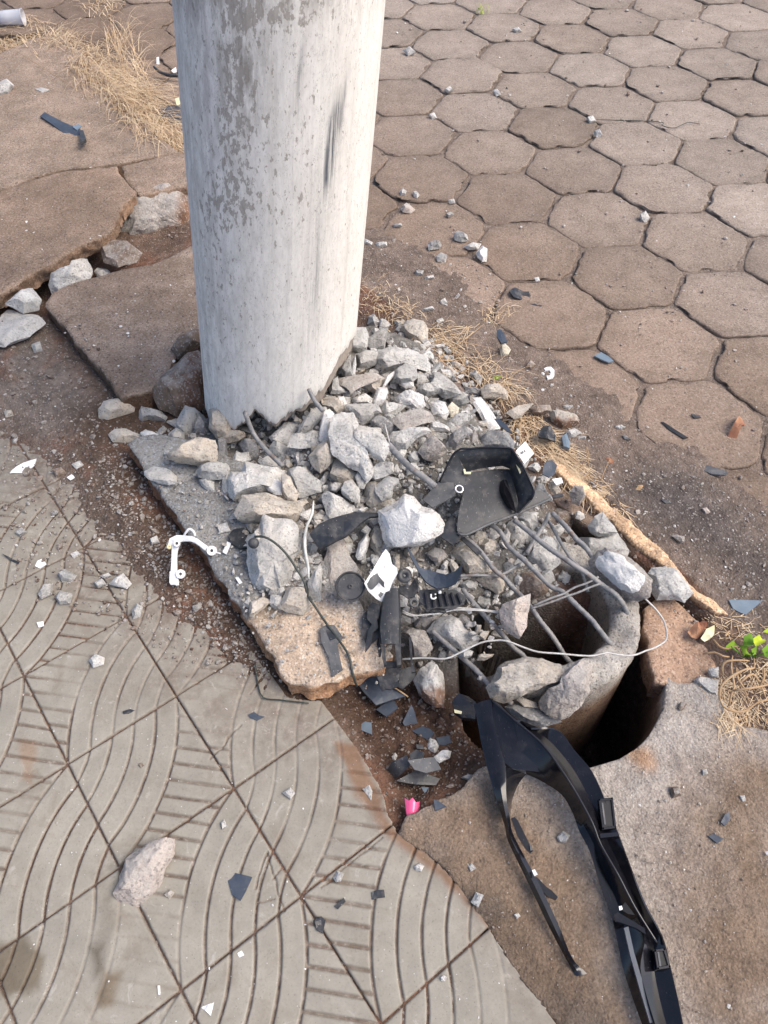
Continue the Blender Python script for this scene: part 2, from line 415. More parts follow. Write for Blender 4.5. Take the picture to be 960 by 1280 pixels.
# ------------------------------------------------------------------ sidewalk tiles
TX, TY, TA, TS = -0.646091, 0.618062, 0.637778, 0.2
TAv = np.array([math.cos(TA), math.sin(TA)]); TBv = np.array([TAv[1], -TAv[0]])
CRACKS = [W([(335, 1067), (338, 1080), (341, 1092), (346, 1101), (349, 1120), (357, 1140)]), W([(335, 1067), (327, 1083), (321, 1094), (319, 1110)]), W([(323, 1129), (335, 1126), (346, 1125)]), W([(354, 1087), (342, 1100)]), W([(262, 948), (276, 936), (285, 921), (300, 905)]),
          W([(312, 868), (326, 851), (332, 838)]), W([(400, 1108), (432, 1082), (478, 1048)])]
STAINS = [(W([(-20, 1180), (30, 1170), (58, 1195), (50, 1235), (10, 1250), (-20, 1240)]), (0.55, 0.50, 0.44)), (W([(112, 1185), (130, 1180), (132, 1210), (118, 1225)]), (0.50, 0.47, 0.44)),
          (W([(125, 1205), (150, 1215), (140, 1260), (120, 1262)]), (0.68, 0.60, 0.52)), (W([(25, 925), (45, 925), (40, 980), (25, 975)]), (0.95, 0.78, 0.68)),
          (W([(415, 925), (445, 930), (470, 985), (490, 1030), (560, 1085), (640, 1180), (600, 1150), (530, 1085), (480, 1040), (440, 985)]), (0.82, 0.58, 0.46)),
          (W([(120, 1140), (145, 1100), (140, 1190), (125, 1260)]), (0.78, 0.77, 0.76))]
WCR = [[tuple(q) for q in c] for c in CRACKS]
sidewalk = empty('sidewalk', (0, 0, 0)); tag(sidewalk, kind='structure')
def make_tile(c, r):
    N = 112; t = np.linspace(0, 1, N); a, b = np.meshgrid(t, t)
    gap = 0.0011/TS
    a2 = gap+a*(1-2*gap); b2 = gap+b*(1-2*gap)
    org = np.array([TX, TY])+TS*(c*TAv+r*TBv)
    X = org[0]+TS*(a2*TAv[0]+b2*TBv[0]); Y = org[1]+TS*(a2*TAv[1]+b2*TBv[1])
    ax, by = (a2, b2) if (c+r) % 2 else (1-a2, 1-b2)
    R = np.sqrt(np.maximum((ax+.55)**2+(by+.55)**2-.55**2, 0))-.55
    wv = 0.010*fbm(XY3(X, Y, 9), 3, 40)
    q = R+wv; gr = np.abs(q-np.round(q/0.2)*0.2)*TS; gr = np.where((np.round(q/0.2) < 1) | (q > 1.08), 1.0, gr)
    dl = (ax-by)/math.sqrt(2)+wv; g2 = np.abs(dl-np.round(dl/0.135)*0.135)*TS; g2 = np.where(q < 1.0, 1.0, g2)
    gd = np.minimum(gr, g2)
    wn = fbm(XY3(X, Y, 30), 3, 41)
    half = 0.0021+0.0006*wn
    groove = sstep(half+0.0011, half-0.0008, gd)
    rub = sstep(-0.30, 0.12, fbm(XY3(X, Y, 5.5), 3, 44))         # worn or mortar filled stretches
    dep = groove*(0.0010+0.0030*rub)
    z = -dep+0.0007*fbm(XY3(X, Y, 45), 4, 42)+0.0010*fbm(XY3(X, Y, 8), 2, 43)
    ed = np.minimum(np.minimum(a, 1-a), np.minimum(b, 1-b))*TS
    chip = 0.0025*np.clip(fbm(XY3(X, Y, 70), 3, 45), 0, 1)
    z -= 0.0030*sstep(0.0022+chip, 0.0, ed)
    gatt = groove*(0.22+0.78*rub)
    gatt = np.maximum(gatt, 0.65*sstep(0.0024+chip, 0.0006, ed))
    for cr in WCR:
        wb_ = 0.004*fbm(XY3(X, Y, 25), 3, 46); d = np.abs(segdist(X+wb_, Y-wb_, cr))+0.0012*fbm(XY3(X, Y, 60), 3, 47)
        k = sstep(0.0020, 0.0006, d); z -= 0.003*k; gatt = np.maximum(gatt, 0.8*k)
    st = np.ones(X.shape+(3,))
    for pl, colr in STAINS:
        k = sstep(0.006, -0.010, sdf(pl, X, Y)+0.008*fbm(XY3(X, Y, 40), 3, 48))
        st *= 1-k[..., None]*(1-np.array(colr))
    s = sdf(EDGE_R, X, Y)+0.004*fbm(XY3(X, Y, 30), 4, 50)
    # soil film close to the spill
    film = sstep(0.26, -0.06, sdf(SPILL, X, Y)+0.11*fbm(XY3(X, Y, 12), 5, 51))*0.95
    gatt = np.maximum(gatt, film*np.clip(0.6+0.7*fbm(XY3(X, Y, 55), 4, 52), 0, 1))
    edge = sstep(-0.05, -0.004, s+0.02*fbm(XY3(X, Y, 18), 4, 53)); gatt = np.maximum(gatt, edge*0.35)
    z = z+rnd.uniform(-.0011, .0011)+(a-.5)*rnd.uniform(-.0022, .0022)+(b-.5)*rnd.uniform(-.0022, .0022)
    F = grid_faces(N, N)[:, ::-1]; sv = s.ravel(); Fk = F[(sv[F] < 0).all(1)]
    if len(Fk) < 40: return
    V = np.stack([X, Y, z], -1).reshape(-1, 3)
    used = np.unique(Fk); rem = np.full(len(V), -1); rem[used] = np.arange(len(used)); F2 = rem[Fk]; V2 = V[used]
    E = np.concatenate([F2[:, [0, 1]], F2[:, [1, 2]], F2[:, [2, 3]], F2[:, [3, 0]]])
    key = np.sort(E, 1); _, inv, cnt = np.unique(key, axis=0, return_inverse=True, return_counts=True)
    B = E[cnt[inv.ravel()] == 1]; bv = np.unique(B); idx = np.full(len(V2), -1); idx[bv] = len(V2)+np.arange(len(bv))
    V3 = np.concatenate([V2, V2[bv]+[0, 0, -0.018]]); Fk = np.stack([B[:, 1], B[:, 0], idx[B[:, 0]], idx[B[:, 1]]], 1)
    ga = gatt.ravel()[used]; sa = st.reshape(-1, 3)[used]
    o = mesh_np('tile', V3, np.concatenate([F2, Fk]), M_tile, True, attrs={'groove': np.r_[ga, ga[bv]]}, colors={'stain': np.r_[sa, sa[bv]*0.7]}, parent=sidewalk)
for c in range(-4, 4):
    for r in range(-4, 8):
        cx, cy = np.array([TX, TY])+TS*((c+.5)*TAv+(r+.5)*TBv)
        if cy < -0.25: continue
        px = PX((cx, cy, 0))
        if not (-260 < px[0] < 1000 and 380 < px[1] < 1620): continue
        if sdf(EDGE_R, np.array([cx]), np.array([cy]))[0] > 0.14: continue
        make_tile(c, r)

# ------------------------------------------------------------------ concrete apron round the pole's socket
def apron_z(X, Y): return 0.003+0.006*fbm(XY3(X, Y, 10), 4, 60)+0.0040*fbm(XY3(X, Y, 70), 4, 61)
def apron_tone(X, Y, Z, side):
    n = fbm(XY3(X, Y, 7), 4, 62); n2 = fbm(XY3(X, Y, 25), 4, 63)
    t = np.ones((len(X), 3))
    left = sstep(0.14, -0.05, sdf(W([(500, 1040), (600, 990), (640, 1010), (700, 1080), (760, 1200), (800, 1300), (700, 1300)]), X, Y)+0.05*n)
    right = sstep(0.13, -0.08, sdf(W([(930, 960), (880, 1010), (850, 1100), (880, 1300), (1000, 1300), (1000, 950)]), X, Y)+0.06*n)
    k = np.clip(np.maximum(left, right)+0.30*n2, 0, 1)[:, None]
    t = t*(1-k)+k*np.array((0.57, 0.465, 0.375))
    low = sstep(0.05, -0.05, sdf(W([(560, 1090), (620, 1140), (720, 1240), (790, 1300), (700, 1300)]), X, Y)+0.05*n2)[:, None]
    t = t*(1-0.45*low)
    rust = sstep(0.035, 0.0, np.hypot(X-U(800, 950)[0], Y-U(800, 950)[1])+0.02*n2)[:, None]
    t = t*(1-rust)+rust*np.array((1.0, 0.72, 0.52))
    hr = np.hypot(X-HOLE_C[0], Y-HOLE_C[1])
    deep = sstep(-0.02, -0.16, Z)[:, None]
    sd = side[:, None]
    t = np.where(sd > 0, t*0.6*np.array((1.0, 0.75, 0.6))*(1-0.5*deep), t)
    return t
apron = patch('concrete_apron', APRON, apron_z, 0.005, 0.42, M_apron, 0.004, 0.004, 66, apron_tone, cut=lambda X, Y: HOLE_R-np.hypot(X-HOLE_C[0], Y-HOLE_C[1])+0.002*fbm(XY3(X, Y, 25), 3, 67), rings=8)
tag(apron, kind='structure')

# ------------------------------------------------------------------ hexagonal pavers of the street
HX, HY, HA, HS = 0.271091, 3.313411, -1.474822, 0.281983
street = empty('street', (0, 0, 0)); tag(street, kind='structure')
HVv = HS*np.array([math.cos(HA), math.sin(HA)])
_c, _s = .5, math.sqrt(3)/2
HUv = np.array([_c*HVv[0]-_s*HVv[1], _s*HVv[0]+_c*HVv[1]])
def make_paver(cx, cy, seed):
    n = 72; th = np.linspace(0, 2*math.pi, n, endpoint=False)
    ap = HS/2-0.0018-0.002*rnd.random()
    k = (th-HA+math.pi/6) % (math.pi/3)-math.pi/6
    rad = ap/np.cos(k); rad = np.minimum(rad, ap*1.115)
    rad = rad+0.0026*vnoise(np.stack([np.cos(th)*6+seed*3.1, np.sin(th)*6, th*0+seed], 1), 3)+0.002*vnoise(np.stack([np.cos(th)*19+seed, np.sin(th)*19, th*0], 1), 4)
    chip = np.clip(vnoise(np.stack([np.cos(th)*4+seed*7, np.sin(th)*4, th*0+5], 1), 6)-0.28, 0, 1)*0.030
    fr = [0.0, .12, .24, .36, .48, .6, .7, .79, .86, .91, .945, .97, .99, 1.0, 1.004, 1.0]
    dz = [0, 0, 0, 0, 0, 0, 0, 0, 0, 0, -.0001, -.0006, -.0022, -.006, -.022, -.05]
    V = [(0, 0, 0)]; tone = [1.0]
    for f_, d in zip(fr[1:], dz[1:]):
        rr = rad*f_-(chip if f_ > .95 else 0)
        for i in range(n): V.append((rr[i]*math.cos(th[i]), rr[i]*math.sin(th[i]), d)); tone.append(1.0 if d > -.004 else 0.6)
    V = np.array(V); wx = V[:, 0]+cx; wy = V[:, 1]+cy
    tilt = NPR.normal(0, 0.011, 2); up = abs(NPR.normal(0, 0.0020))
    V[:, 2] += up+V[:, 0]*tilt[0]+V[:, 1]*tilt[1]
    top = np.array([1]+[1]*n*12+[0]*n*(len(fr)-13))
    V[:, 2] += top*(0.0016*fbm(XY3(wx, wy, 22), 4, 70)+0.0012*fbm(XY3(wx, wy, 75), 3, 71))
    F = [(0, 1+i, 1+(i+1) % n) for i in range(n)]
    for k in range(len(fr)-2):
        b = 1+k*n
        F += [(b+i, b+n+i, b+n+(i+1) % n, b+(i+1) % n) for i in range(n)]
    nn = 0.16*fbm(XY3(wx, wy, 7), 4, 72)[:, None]
    g = NPR.normal(0, 0.09)
    edge_d = sstep(0.10, 0.135, np.hypot(V[:, 0], V[:, 1]))[:, None]
    col = np.array(tone)[:, None]*(np.array([1.0, 0.985, 0.97])+nn+g*np.array([.9, 1.0, 1.1]))*(1-0.12*edge_d)
    # brown soil ground into the pavers towards the kerb
    dcur = segdist(wx, wy, [tuple(q) for q in CURB])
    kk = (sstep(1.25, 0.25, dcur+0.12*fbm(XY3(wx, wy, 5), 4, 73))*0.75)[:, None]
    col = col*(1-kk)+kk*col*np.array((0.74, 0.63, 0.56))
    mesh_np('paver', V, F, M_paver, True, colors={'tone': np.clip(col, .1, 2)}, parent=street, loc=(cx, cy, -0.001))
k = 0
for q in range(-10, 14):
    for r_ in range(-16, 20):
        cx, cy = np.array([HX, HY])+q*HUv+r_*HVv
        if cy > 5.2 or cy < 0.2: continue
        px = PX((cx, cy, 0))
        if not (-160 < px[0] < 1130 and -110 < px[1] < 900): continue
        cs = curb_side(np.array([cx]), np.array([cy]))[0]
        if cs < 0.02: continue
        k += 1; make_paver(cx, cy, k)
# ------------------------------------------------------------------ broken pavement slabs
def plane_of(pts):
    """pts: (px, py, z) -> outline in plan and the plane through it"""
    P = np.array([U(x, y, z) for x, y, z in pts])
    A = np.c_[P[:, :2], np.ones(len(P))]; k = np.linalg.lstsq(A, P[:, 2], rcond=None)[0]
    return P[:, :2], (lambda X, Y: k[0]*X+k[1]*Y+k[2])
def dens(poly, n=4):
    poly = list(map(tuple, poly)); o = []
    for (a, b) in zip(poly, poly[1:]+poly[:1]):
        for k in range(n): o.append((a[0]+(b[0]-a[0])*k/n, a[1]+(b[1]-a[1])*k/n))
    return np.array(o)
def slab_tone(base, side_c, seed, dust=0.0):
    def f(X, Y, Z, side):
        n = fbm(XY3(X, Y, 8), 4, seed); n2 = fbm(XY3(X, Y, 30), 4, seed+1)
        t = np.array(base)*(1+0.28*n[:, None]+0.18*n2[:, None])
        k = (dust*sstep(-0.2, 0.5, n2+0.5*n))[:, None]; t = t*(1-k)+k*np.array((1.25, 1.3, 1.35))
        s = side[:, None]*np.clip(0.9+0.5*n2[:, None], 0.5, 1.0)
        return t*(1-s)+s*np.array(side_c)*(1+0.35*n2[:, None])
    return f
def slab(name, label, pts, depth, base, side_c, seed, mat=None, ragged=0.004, sp=0.006, cat='slab', group=None, dust=0.0, tone=None, rough=0.0022, under=0.0, cracks=None, rside=0.004):
    P, pl = plane_of(pts)
    wc = [[tuple(U(x, y, 0.05)[:2]) for x, y in c] for c in (cracks or [])]
    def hf(X, Y):
        z = pl(X, Y)+rough*fbm(XY3(X, Y, 14), 4, seed+2)*1.6+rough*0.6*fbm(XY3(X, Y, 70), 3, seed+3)
        for c in wc: z = z-0.008*sstep(0.004, 0.0005, segdist(X, Y, c)+0.002*fbm(XY3(X, Y, 60), 3, 9))
        return z
    o = patch(name, P, hf, sp, depth, mat or M_slab, ragged, rside, seed, tone or slab_tone(base, side_c, seed, dust), undercut=under, rings=5)
    return tag(o, label, cat, group)
G_S = 'broken pavement slabs behind the pole'
slab('pavement_slab', 'long brown pavement slab with dry grass along its far edge, behind the raised one',
     [(-190, 150, .05), (-60, 95, .05), (0, 66, .05), (40, 48, .05), (75, 42, .05), (110, 72, .05), (150, 115, .05), (190, 165, .05), (226, 190, .05), (190, 196, .05), (148, 204, .05), (70, 212, .052), (0, 237, .052), (-190, 275, .052)],
     .06, (1.02, 0.98, 0.95), (0.7, 0.55, 0.45), 101, group=G_S, sp=.01)
slab('pavement_slab', 'big raised brown slab with a ragged paler edge overhanging a dark gap at left',
     [(-190, 285, .075), (0, 239, .078), (70, 215, .078), (146, 207, .078), (153, 223, .078), (171, 241, .078), (158, 252, .078), (150, 262, .078), (143, 283, .078), (128, 295, .078), (108, 304, .076), (75, 322, .075), (40, 343, .075), (0, 367, .075), (-190, 440, .075)],
     .045, (0.98, 0.90, 0.84), (1.15, 0.95, 0.80), 111, group=G_S, ragged=.007, under=.012, rside=.007, sp=.006)  # sides toned lighter and warmer than the top
slab('pavement_slab', 'small triangular slab wedged between the crack and the pole left side',
     [(152, 208, .062), (190, 198, .062), (228, 190, .062), (240, 200, .06), (242, 230, .06), (214, 235, .06), (190, 240, .06), (174, 245, .06), (156, 222, .062)],
     .05, (0.98, 0.93, 0.90), (0.8, 0.65, 0.55), 121, group=G_S, sp=.005)
slab('pavement_slab', 'low brown slab speckled with white flakes ending in a point at the pole foot',
     [(54, 377, .045), (66, 363, .045), (100, 350, .045), (150, 336, .045), (190, 330, .045), (238, 308, .045), (262, 310, .045), (262, 425, .045), (237, 432, .045), (222, 443, .045), (212, 452, .045), (206, 470, .044), (196, 482, .043), (175, 491, .042), (152, 496, .04), (120, 456, .042), (85, 416, .044)],
     .05, (0.92, 0.88, 0.86), (0.42, 0.32, 0.27), 131, group=G_S, dust=.25, sp=.005)
def raised_tone(X, Y, Z, side):
    n = fbm(XY3(X, Y, 9), 4, 141); n2 = fbm(XY3(X, Y, 35), 4, 142)
    t = np.array((0.80, 1.0, 1.22))*(1+0.25*n[:, None]+0.2*n2[:, None])
    e = sstep(0.05, -0.03, sdf(W([(310, 775), (360, 750), (420, 760), (480, 790), (500, 850), (420, 880), (350, 875), (325, 830)], .045), X, Y)+0.03*n)[:, None]
    tan = np.array((1.62, 1.62, 1.56))*(1+0.35*n2[:, None]+0.2*n[:, None])
    t = t*(1-e)+e*tan
    s = side[:, None]
    return t*(1-s)+s*(np.array((0.62, 0.40, 0.29))*(1-e)+e*np.array((1.35, 0.98, 0.70)))*(1+0.5*n2[:, None])
slab('kerb_slab', 'grey broken slab under the rubble with reddish sides and a tan crumbling end',
     [(158, 556, .05), (172, 545, .055), (205, 540, .06), (260, 555, .062), (330, 590, .062), (400, 690, .06), (470, 780, .055), (492, 820, .05), (478, 835, .048), (446, 840, .048), (425, 852, .048), (390, 858, .048), (362, 853, .048), (347, 838, .048), (331, 808, .048), (300, 760, .048), (255, 696, .048), (215, 636, .048), (180, 588, .05)],
     .042, None, None, 151, tone=raised_tone, ragged=.006, sp=.0045, rough=.003, cracks=[[(208, 616), (222, 606), (246, 598), (262, 600)]], rside=.006)
slab('concrete_fragment', 'flat pinkish grey concrete piece lying between the old pole stub and the dry roots',
     [(807, 762, .0), (820, 751, .0), (838, 748, .0), (868, 769, .0), (885, 785, .0), (894, 803, .0), (895, 850, .0), (880, 846, .0), (868, 850, .0), (838, 856, .0), (818, 851, .0), (812, 822, .0), (805, 790, .0)],
     .06, (1.45, 1.25, 1.12), (0.6, 0.45, 0.38), 161, rough=.004, sp=.004, ragged=.005)
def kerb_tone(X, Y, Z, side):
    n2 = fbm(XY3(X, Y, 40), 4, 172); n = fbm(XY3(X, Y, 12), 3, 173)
    t = np.array((2.3, 2.0, 1.6))*(1+0.3*n2[:, None]+0.25*n[:, None]); s = side[:, None]  # bright warm top: sunlight painted into the concrete's tone
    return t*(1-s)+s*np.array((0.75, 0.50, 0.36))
slab('kerb_edge', 'thin strip of broken kerb painted sunlit, running beside the hole to the grass',
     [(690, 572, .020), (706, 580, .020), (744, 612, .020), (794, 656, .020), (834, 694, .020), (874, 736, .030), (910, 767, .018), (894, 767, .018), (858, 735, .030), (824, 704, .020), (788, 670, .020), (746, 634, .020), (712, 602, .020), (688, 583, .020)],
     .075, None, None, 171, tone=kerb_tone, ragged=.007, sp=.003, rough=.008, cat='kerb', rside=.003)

# ------------------------------------------------------------------ the white pole
def mat_pole():
    s = NT('painted_pole'); uvn = s.new('ShaderNodeTexCoord'); uv = uvn.outputs['UV']
    def mp(sx, sy, ox=0, oy=0):
        m = s.new('ShaderNodeMapping'); m.inputs['Scale'].default_value = (sx, sy, 1); m.inputs['Location'].default_value = (ox, oy, 0)
        s.l(uv, m.inputs[0]); return m.outputs[0]
    pa = s.attr('paint')                   # 1 = coat intact ... 0 = bare
    wear = s.attr('wear', 'Color'); sep = s.new('ShaderNodeSeparateColor'); s.l(wear, sep.inputs[0])
    peel, scrape, grime = sep.outputs[0], sep.outputs[1], sep.outputs[2]
    nv = s.noise(mp(95, 48), 1.0, 8, 0.66); nf = s.noise(mp(150, 60), 1.0, 6, 0.7); nl = s.noise(mp(9, 4), 1.0, 4, 0.6)
    white = s.ramp(nl, [(0.3, (0.74, 0.71, 0.65)), (0.7, (0.84, 0.81, 0.75))])
    white = s.mix(0.5, white, s.ramp(nf, [(0.3, 0.72), (0.5, 1.0), (0.7, 1.1)]), 'MULTIPLY')
    # grimy grey film
    gmask = s.math('MULTIPLY', grime, s.ramp(s.noise(mp(60, 16, 3, 1), 1.0, 6, 0.7), [(0.40, 0.0), (0.60, 0.75)]))
    c = s.mix(gmask, white, (0.25, 0.225, 0.195))
    # peeled flakes: concrete shows
    comb = s.math('ADD', s.math('MULTIPLY', nv, 0.68), s.math('MULTIPLY', nf, 0.32))
    thr = s.math('ADD', comb, s.math('MULTIPLY', peel, 0.135))
    pm = s.ramp(thr, [(0.598, 0.0), (0.608, 1.0)])
    bare = s.ramp(nf, [(0.3, (0.24, 0.21, 0.18)), (0.7, (0.40, 0.365, 0.32))])
    c = s.mix(s.math('MULTIPLY', pm, 0.8), c, bare)
    # rain streaks and hairline cracks
    stq = s.ramp(s.noise(mp(60, 1.1, 2, 7), 1.0, 6, 0.65, 0.2), [(0.52, 0.0), (0.68, 0.28)])
    c = s.mix(stq, c, (0.40, 0.36, 0.305))
    ck = s.math('ABSOLUTE', s.math('SUBTRACT', s.noise(mp(26, 9, 4, 3), 1.0, 7, 0.62, 0.3), 0.5))
    c = s.mix(s.ramp(ck, [(0.0, 0.55), (0.0035, 0.0)]), c, (0.16, 0.145, 0.125))
    # hairline pits
    pit = s.ramp(s.noise(mp(420, 120), 1.0, 3, 0.6), [(0.64, 0.0), (0.70, 0.6)])
    c = s.mix(pit, c, (0.22, 0.20, 0.175))
    # dark scrapes left by the car
    sn = s.noise(mp(260, 7, 1, 2), 1.0, 5, 0.65)
    sm = s.math('MULTIPLY', scrape, s.ramp(sn, [(0.35, 0.05), (0.6, 1.0)]))
    c = s.mix(sm, c, (0.085, 0.095, 0.11))
    bc = s.ramp(nf, [(0.3, (0.24, 0.20, 0.165)), (0.7, (0.40, 0.35, 0.30))])
    c = s.mix(s.ramp(pa, [(0.35, 1.0), (0.6, 0.0)]), c, bc)
    h = s.math('ADD', s.math('MULTIPLY', pm, -0.6), s.math('MULTIPLY', nf, 0.5)); h = s.math('ADD', h, s.math('MULTIPLY', pit, -0.4))
    vs = s.noise(mp(120, 3, 5, 5), 1.0, 3, 0.5); h = s.math('ADD', h, s.math('MULTIPLY', vs, 0.35))
    return s.done(c, 0.8, s.bump(h, 0.55, 0.0025), spec=0.25)
M_pole = mat_pole()
PB, PL, PR = np.array([-0.2448, 1.30]), np.array([0.1119, 0.0457]), 0.1672
BREAK = [(245, 470), (253, 503), (262, 527), (275, 537), (283, 533), (292, 538), (303, 531), (318, 517), (329, 521), (337, 531), (346, 537), (352, 529), (366, 519), (385, 507), (396, 498), (406, 487), (416, 470), (426, 452), (436, 436), (444, 425), (450, 410)]
def pole_pt(th, z, r=None):
    r = PR-0.0075*z if r is None else r
    return np.stack([PB[0]+PL[0]*z+r*np.cos(th), PB[1]+PL[1]*z+r*np.sin(th), z+0*th], -1)
def break_z(th):
    zz = np.linspace(0.0, 0.7, 700); q = PX(pole_pt(np.full_like(zz, th), zz))
    yb = np.interp(q[:, 0], [b[0] for b in BREAK], [b[1] for b in BREAK]); ok = np.where(q[:, 1] < yb)[0]
    return zz[ok[0]] if len(ok) else 0.1
def build_pole():
    n = 360; th = np.linspace(0, 2*np.pi, n, endpoint=False)
    view = np.array([0, 0])-PB; va = math.atan2(view[1], view[0])
    rel = (th-va+np.pi) % (2*np.pi)-np.pi
    bz = np.array([break_z(t) if abs(r) < 1.50 else np.nan for t, r in zip(th, rel)])
    ok = ~np.isnan(bz); o = np.argsort(rel[ok]); rs = rel[ok][o]; bs = bz[ok][o]
    rr = np.where(rel < 0, rel, rel); full = np.r_[rs, rs[0]+2*np.pi]; fb = np.r_[bs, bs[0]]
    bz = np.where(ok, bz, np.interp(np.where(rel < rs[0], rel+2*np.pi, rel), full, fb))
    bz = bz+0.007*vnoise(np.stack([np.cos(th)*14, np.sin(th)*14, th*0], 1), 80)+0.0035*vnoise(np.stack([np.cos(th)*45, np.sin(th)*45, th*0], 1), 81)
    band = 0.006+0.024*sstep(0.15, 0.5, rel)+0.012*np.clip(vnoise(np.stack([np.cos(th)*10, np.sin(th)*10, th*0+3], 1), 88), 0, 1); bz = bz-band+.004; band = band[None]
    lv = np.r_[0, .004, .010, .018, .03, .045, .065, .09, np.linspace(.12, 1.9, 130), np.linspace(2.2, 5.5, 8)]
    m = len(lv); V = []; A = []; Wr = []; UVs = []
    ths = np.repeat(th[None], m, 0); z = bz[None]+lv[:, None]*(5.6-bz[None])/5.6; zrel = z-bz[None]
    P3 = np.stack([np.cos(ths)*PR*8, np.sin(ths)*PR*8, z*3], -1)
    chip = fbm(np.stack([np.cos(ths)*PR*22, np.sin(ths)*PR*22, z*16], -1), 4, 82)
    paint = np.clip(sstep(band-0.002, band+0.004, zrel+0.012*chip), 0, 1)
    r = PR-0.0075*z+0.0012*fbm(P3, 3, 83)-(0.006+0.004*chip)*(1-paint)
    relm = np.repeat(rel[None], m, 0)
    P = pole_pt(ths, z, r)
    px = PX(P[:138].reshape(-1, 3)).reshape(138, n, 2); px = np.concatenate([px, np.full((m-138, n, 2), -999.)])
    X2, Y2 = px[..., 0], px[..., 1]
    # wear laid out on the surface
    def blob(x, y, sx, sy, a=1.0): return a*np.exp(-((X2-x)/sx)**2-((Y2-y)/sy)**2)
    vis = (np.abs(relm) < 1.6)
    peel = 0.22*np.exp(-((relm+0.75)/0.45)**2)+0.10*fbm(P3*0.8, 3, 85)
    peel = peel+vis*(blob(300, 60, 22, 130, .55)+blob(315, 15, 45, 22, .55)+blob(365, 15, 50, 25, .55)+blob(290, 130, 16, 80, .3)+blob(300, 215, 35, 60, .28)+blob(285, 260, 35, 25, .35)+blob(262, 330, 20, 120, .2)+blob(375, 120, 22, 110, .22)+blob(370, 240, 14, 25, .3)+blob(330, 260, 60, 14, .25)+blob(340, 155, 12, 6, .3))
    peel = peel*sstep(-0.1, 0.5, zrel+0.0*peel)
    scr = vis*np.where(True, 0, 0)
    def streak(pts, wd, a):
        e0 = np.minimum(np.hypot(X2-pts[0][0], Y2-pts[0][1]), np.hypot(X2-pts[-1][0], Y2-pts[-1][1]))
        return a*np.exp(-(segdist(X2, Y2, pts)/wd)**2)*(1-np.exp(-(e0/38)**2))
    scr = vis*(streak([(432, 95), (418, 150), (410, 220), (404, 262)], 6, .95)+streak([(420, 120), (412, 200), (406, 250)], 4, .7)+streak([(384, 20), (376, 80), (370, 160)], 3.5, .55)+streak([(378, 220), (370, 235), (366, 262)], 6, .6)+streak([(362, 275), (360, 330), (358, 420)], 3, .3)+streak([(402, 300), (396, 340)], 5, .3)+streak([(276, 255), (290, 268)], 7, .6)+streak([(404, 420), (398, 480)], 1.5, .5)
              +streak([(430, 90), (400, 260), (392, 400), (385, 480)], 13, .24)+streak([(405, 250), (398, 320), (392, 400)], 4, .4)+streak([(440, 60), (428, 130), (418, 200)], 3, .5))
    grime = np.clip(0.14+0.4*np.exp(-((relm+1.2)/0.7)**2)+vis*(blob(340, -10, 120, 28, .9)+blob(300, 60, 40, 100, .5)+blob(312, 110, 10, 50, .4)), 0, 1)
    V = P.reshape(-1, 3); uv = np.stack([relm*PR, z], -1).reshape(-1, 2)
    a = np.arange(m-1)[:, None]*n; i = np.arange(n)[None]; j = (i+1) % n
    F = np.stack([a+i, a+j, a+n+j, a+n+i], -1).reshape(-1, 4)
    # broken ring face and hollow inside
    base = len(V); inn = []
    for k, (ri, dz) in enumerate([(.150, .012), (.135, .004), (.122, .018), (.112, .02), (.108, .3)]):
        zz = bz+dz+0.010*vnoise(np.stack([np.cos(th)*ri*70, np.sin(th)*ri*70, th*0+k], 1), 86)
        inn.append(pole_pt(th, zz, np.full(n, ri)+0.003*vnoise(np.stack([np.cos(th)*9, np.sin(th)*9, th*0+k], 1), 87)))
    V = np.concatenate([V]+inn); i = np.arange(n); j = (i+1) % n; prev = i
    Fs = [F]
    for k in range(5):
        cur = base+k*n; Fs.append(np.stack([prev[j] if k == 0 else prev+0 if False else (prev[j]), prev[i], cur+i, cur+j], 1)); prev = cur+i
    F = np.concatenate(Fs); ni = 5*n
    attrs = {'paint': np.r_[paint.ravel(), np.zeros(ni)]}
    wear = np.stack([np.clip(peel, -.5, 1), np.clip(scr, 0, 1), grime], -1).reshape(-1, 3)
    uv = np.r_[uv, np.stack([np.tile(rel*PR, 5), np.repeat(np.linspace(-.1, -.5, 5), n)], 1)]
    o = mesh_np('utility_pole', V, F, M_pole, True, attrs=attrs, colors={'wear': np.r_[wear, np.zeros((ni, 3))]}, uv=uv)
    return tag(o, 'white painted concrete pole with peeling paint, snapped off above the rubble', 'pole')
pole = build_pole()

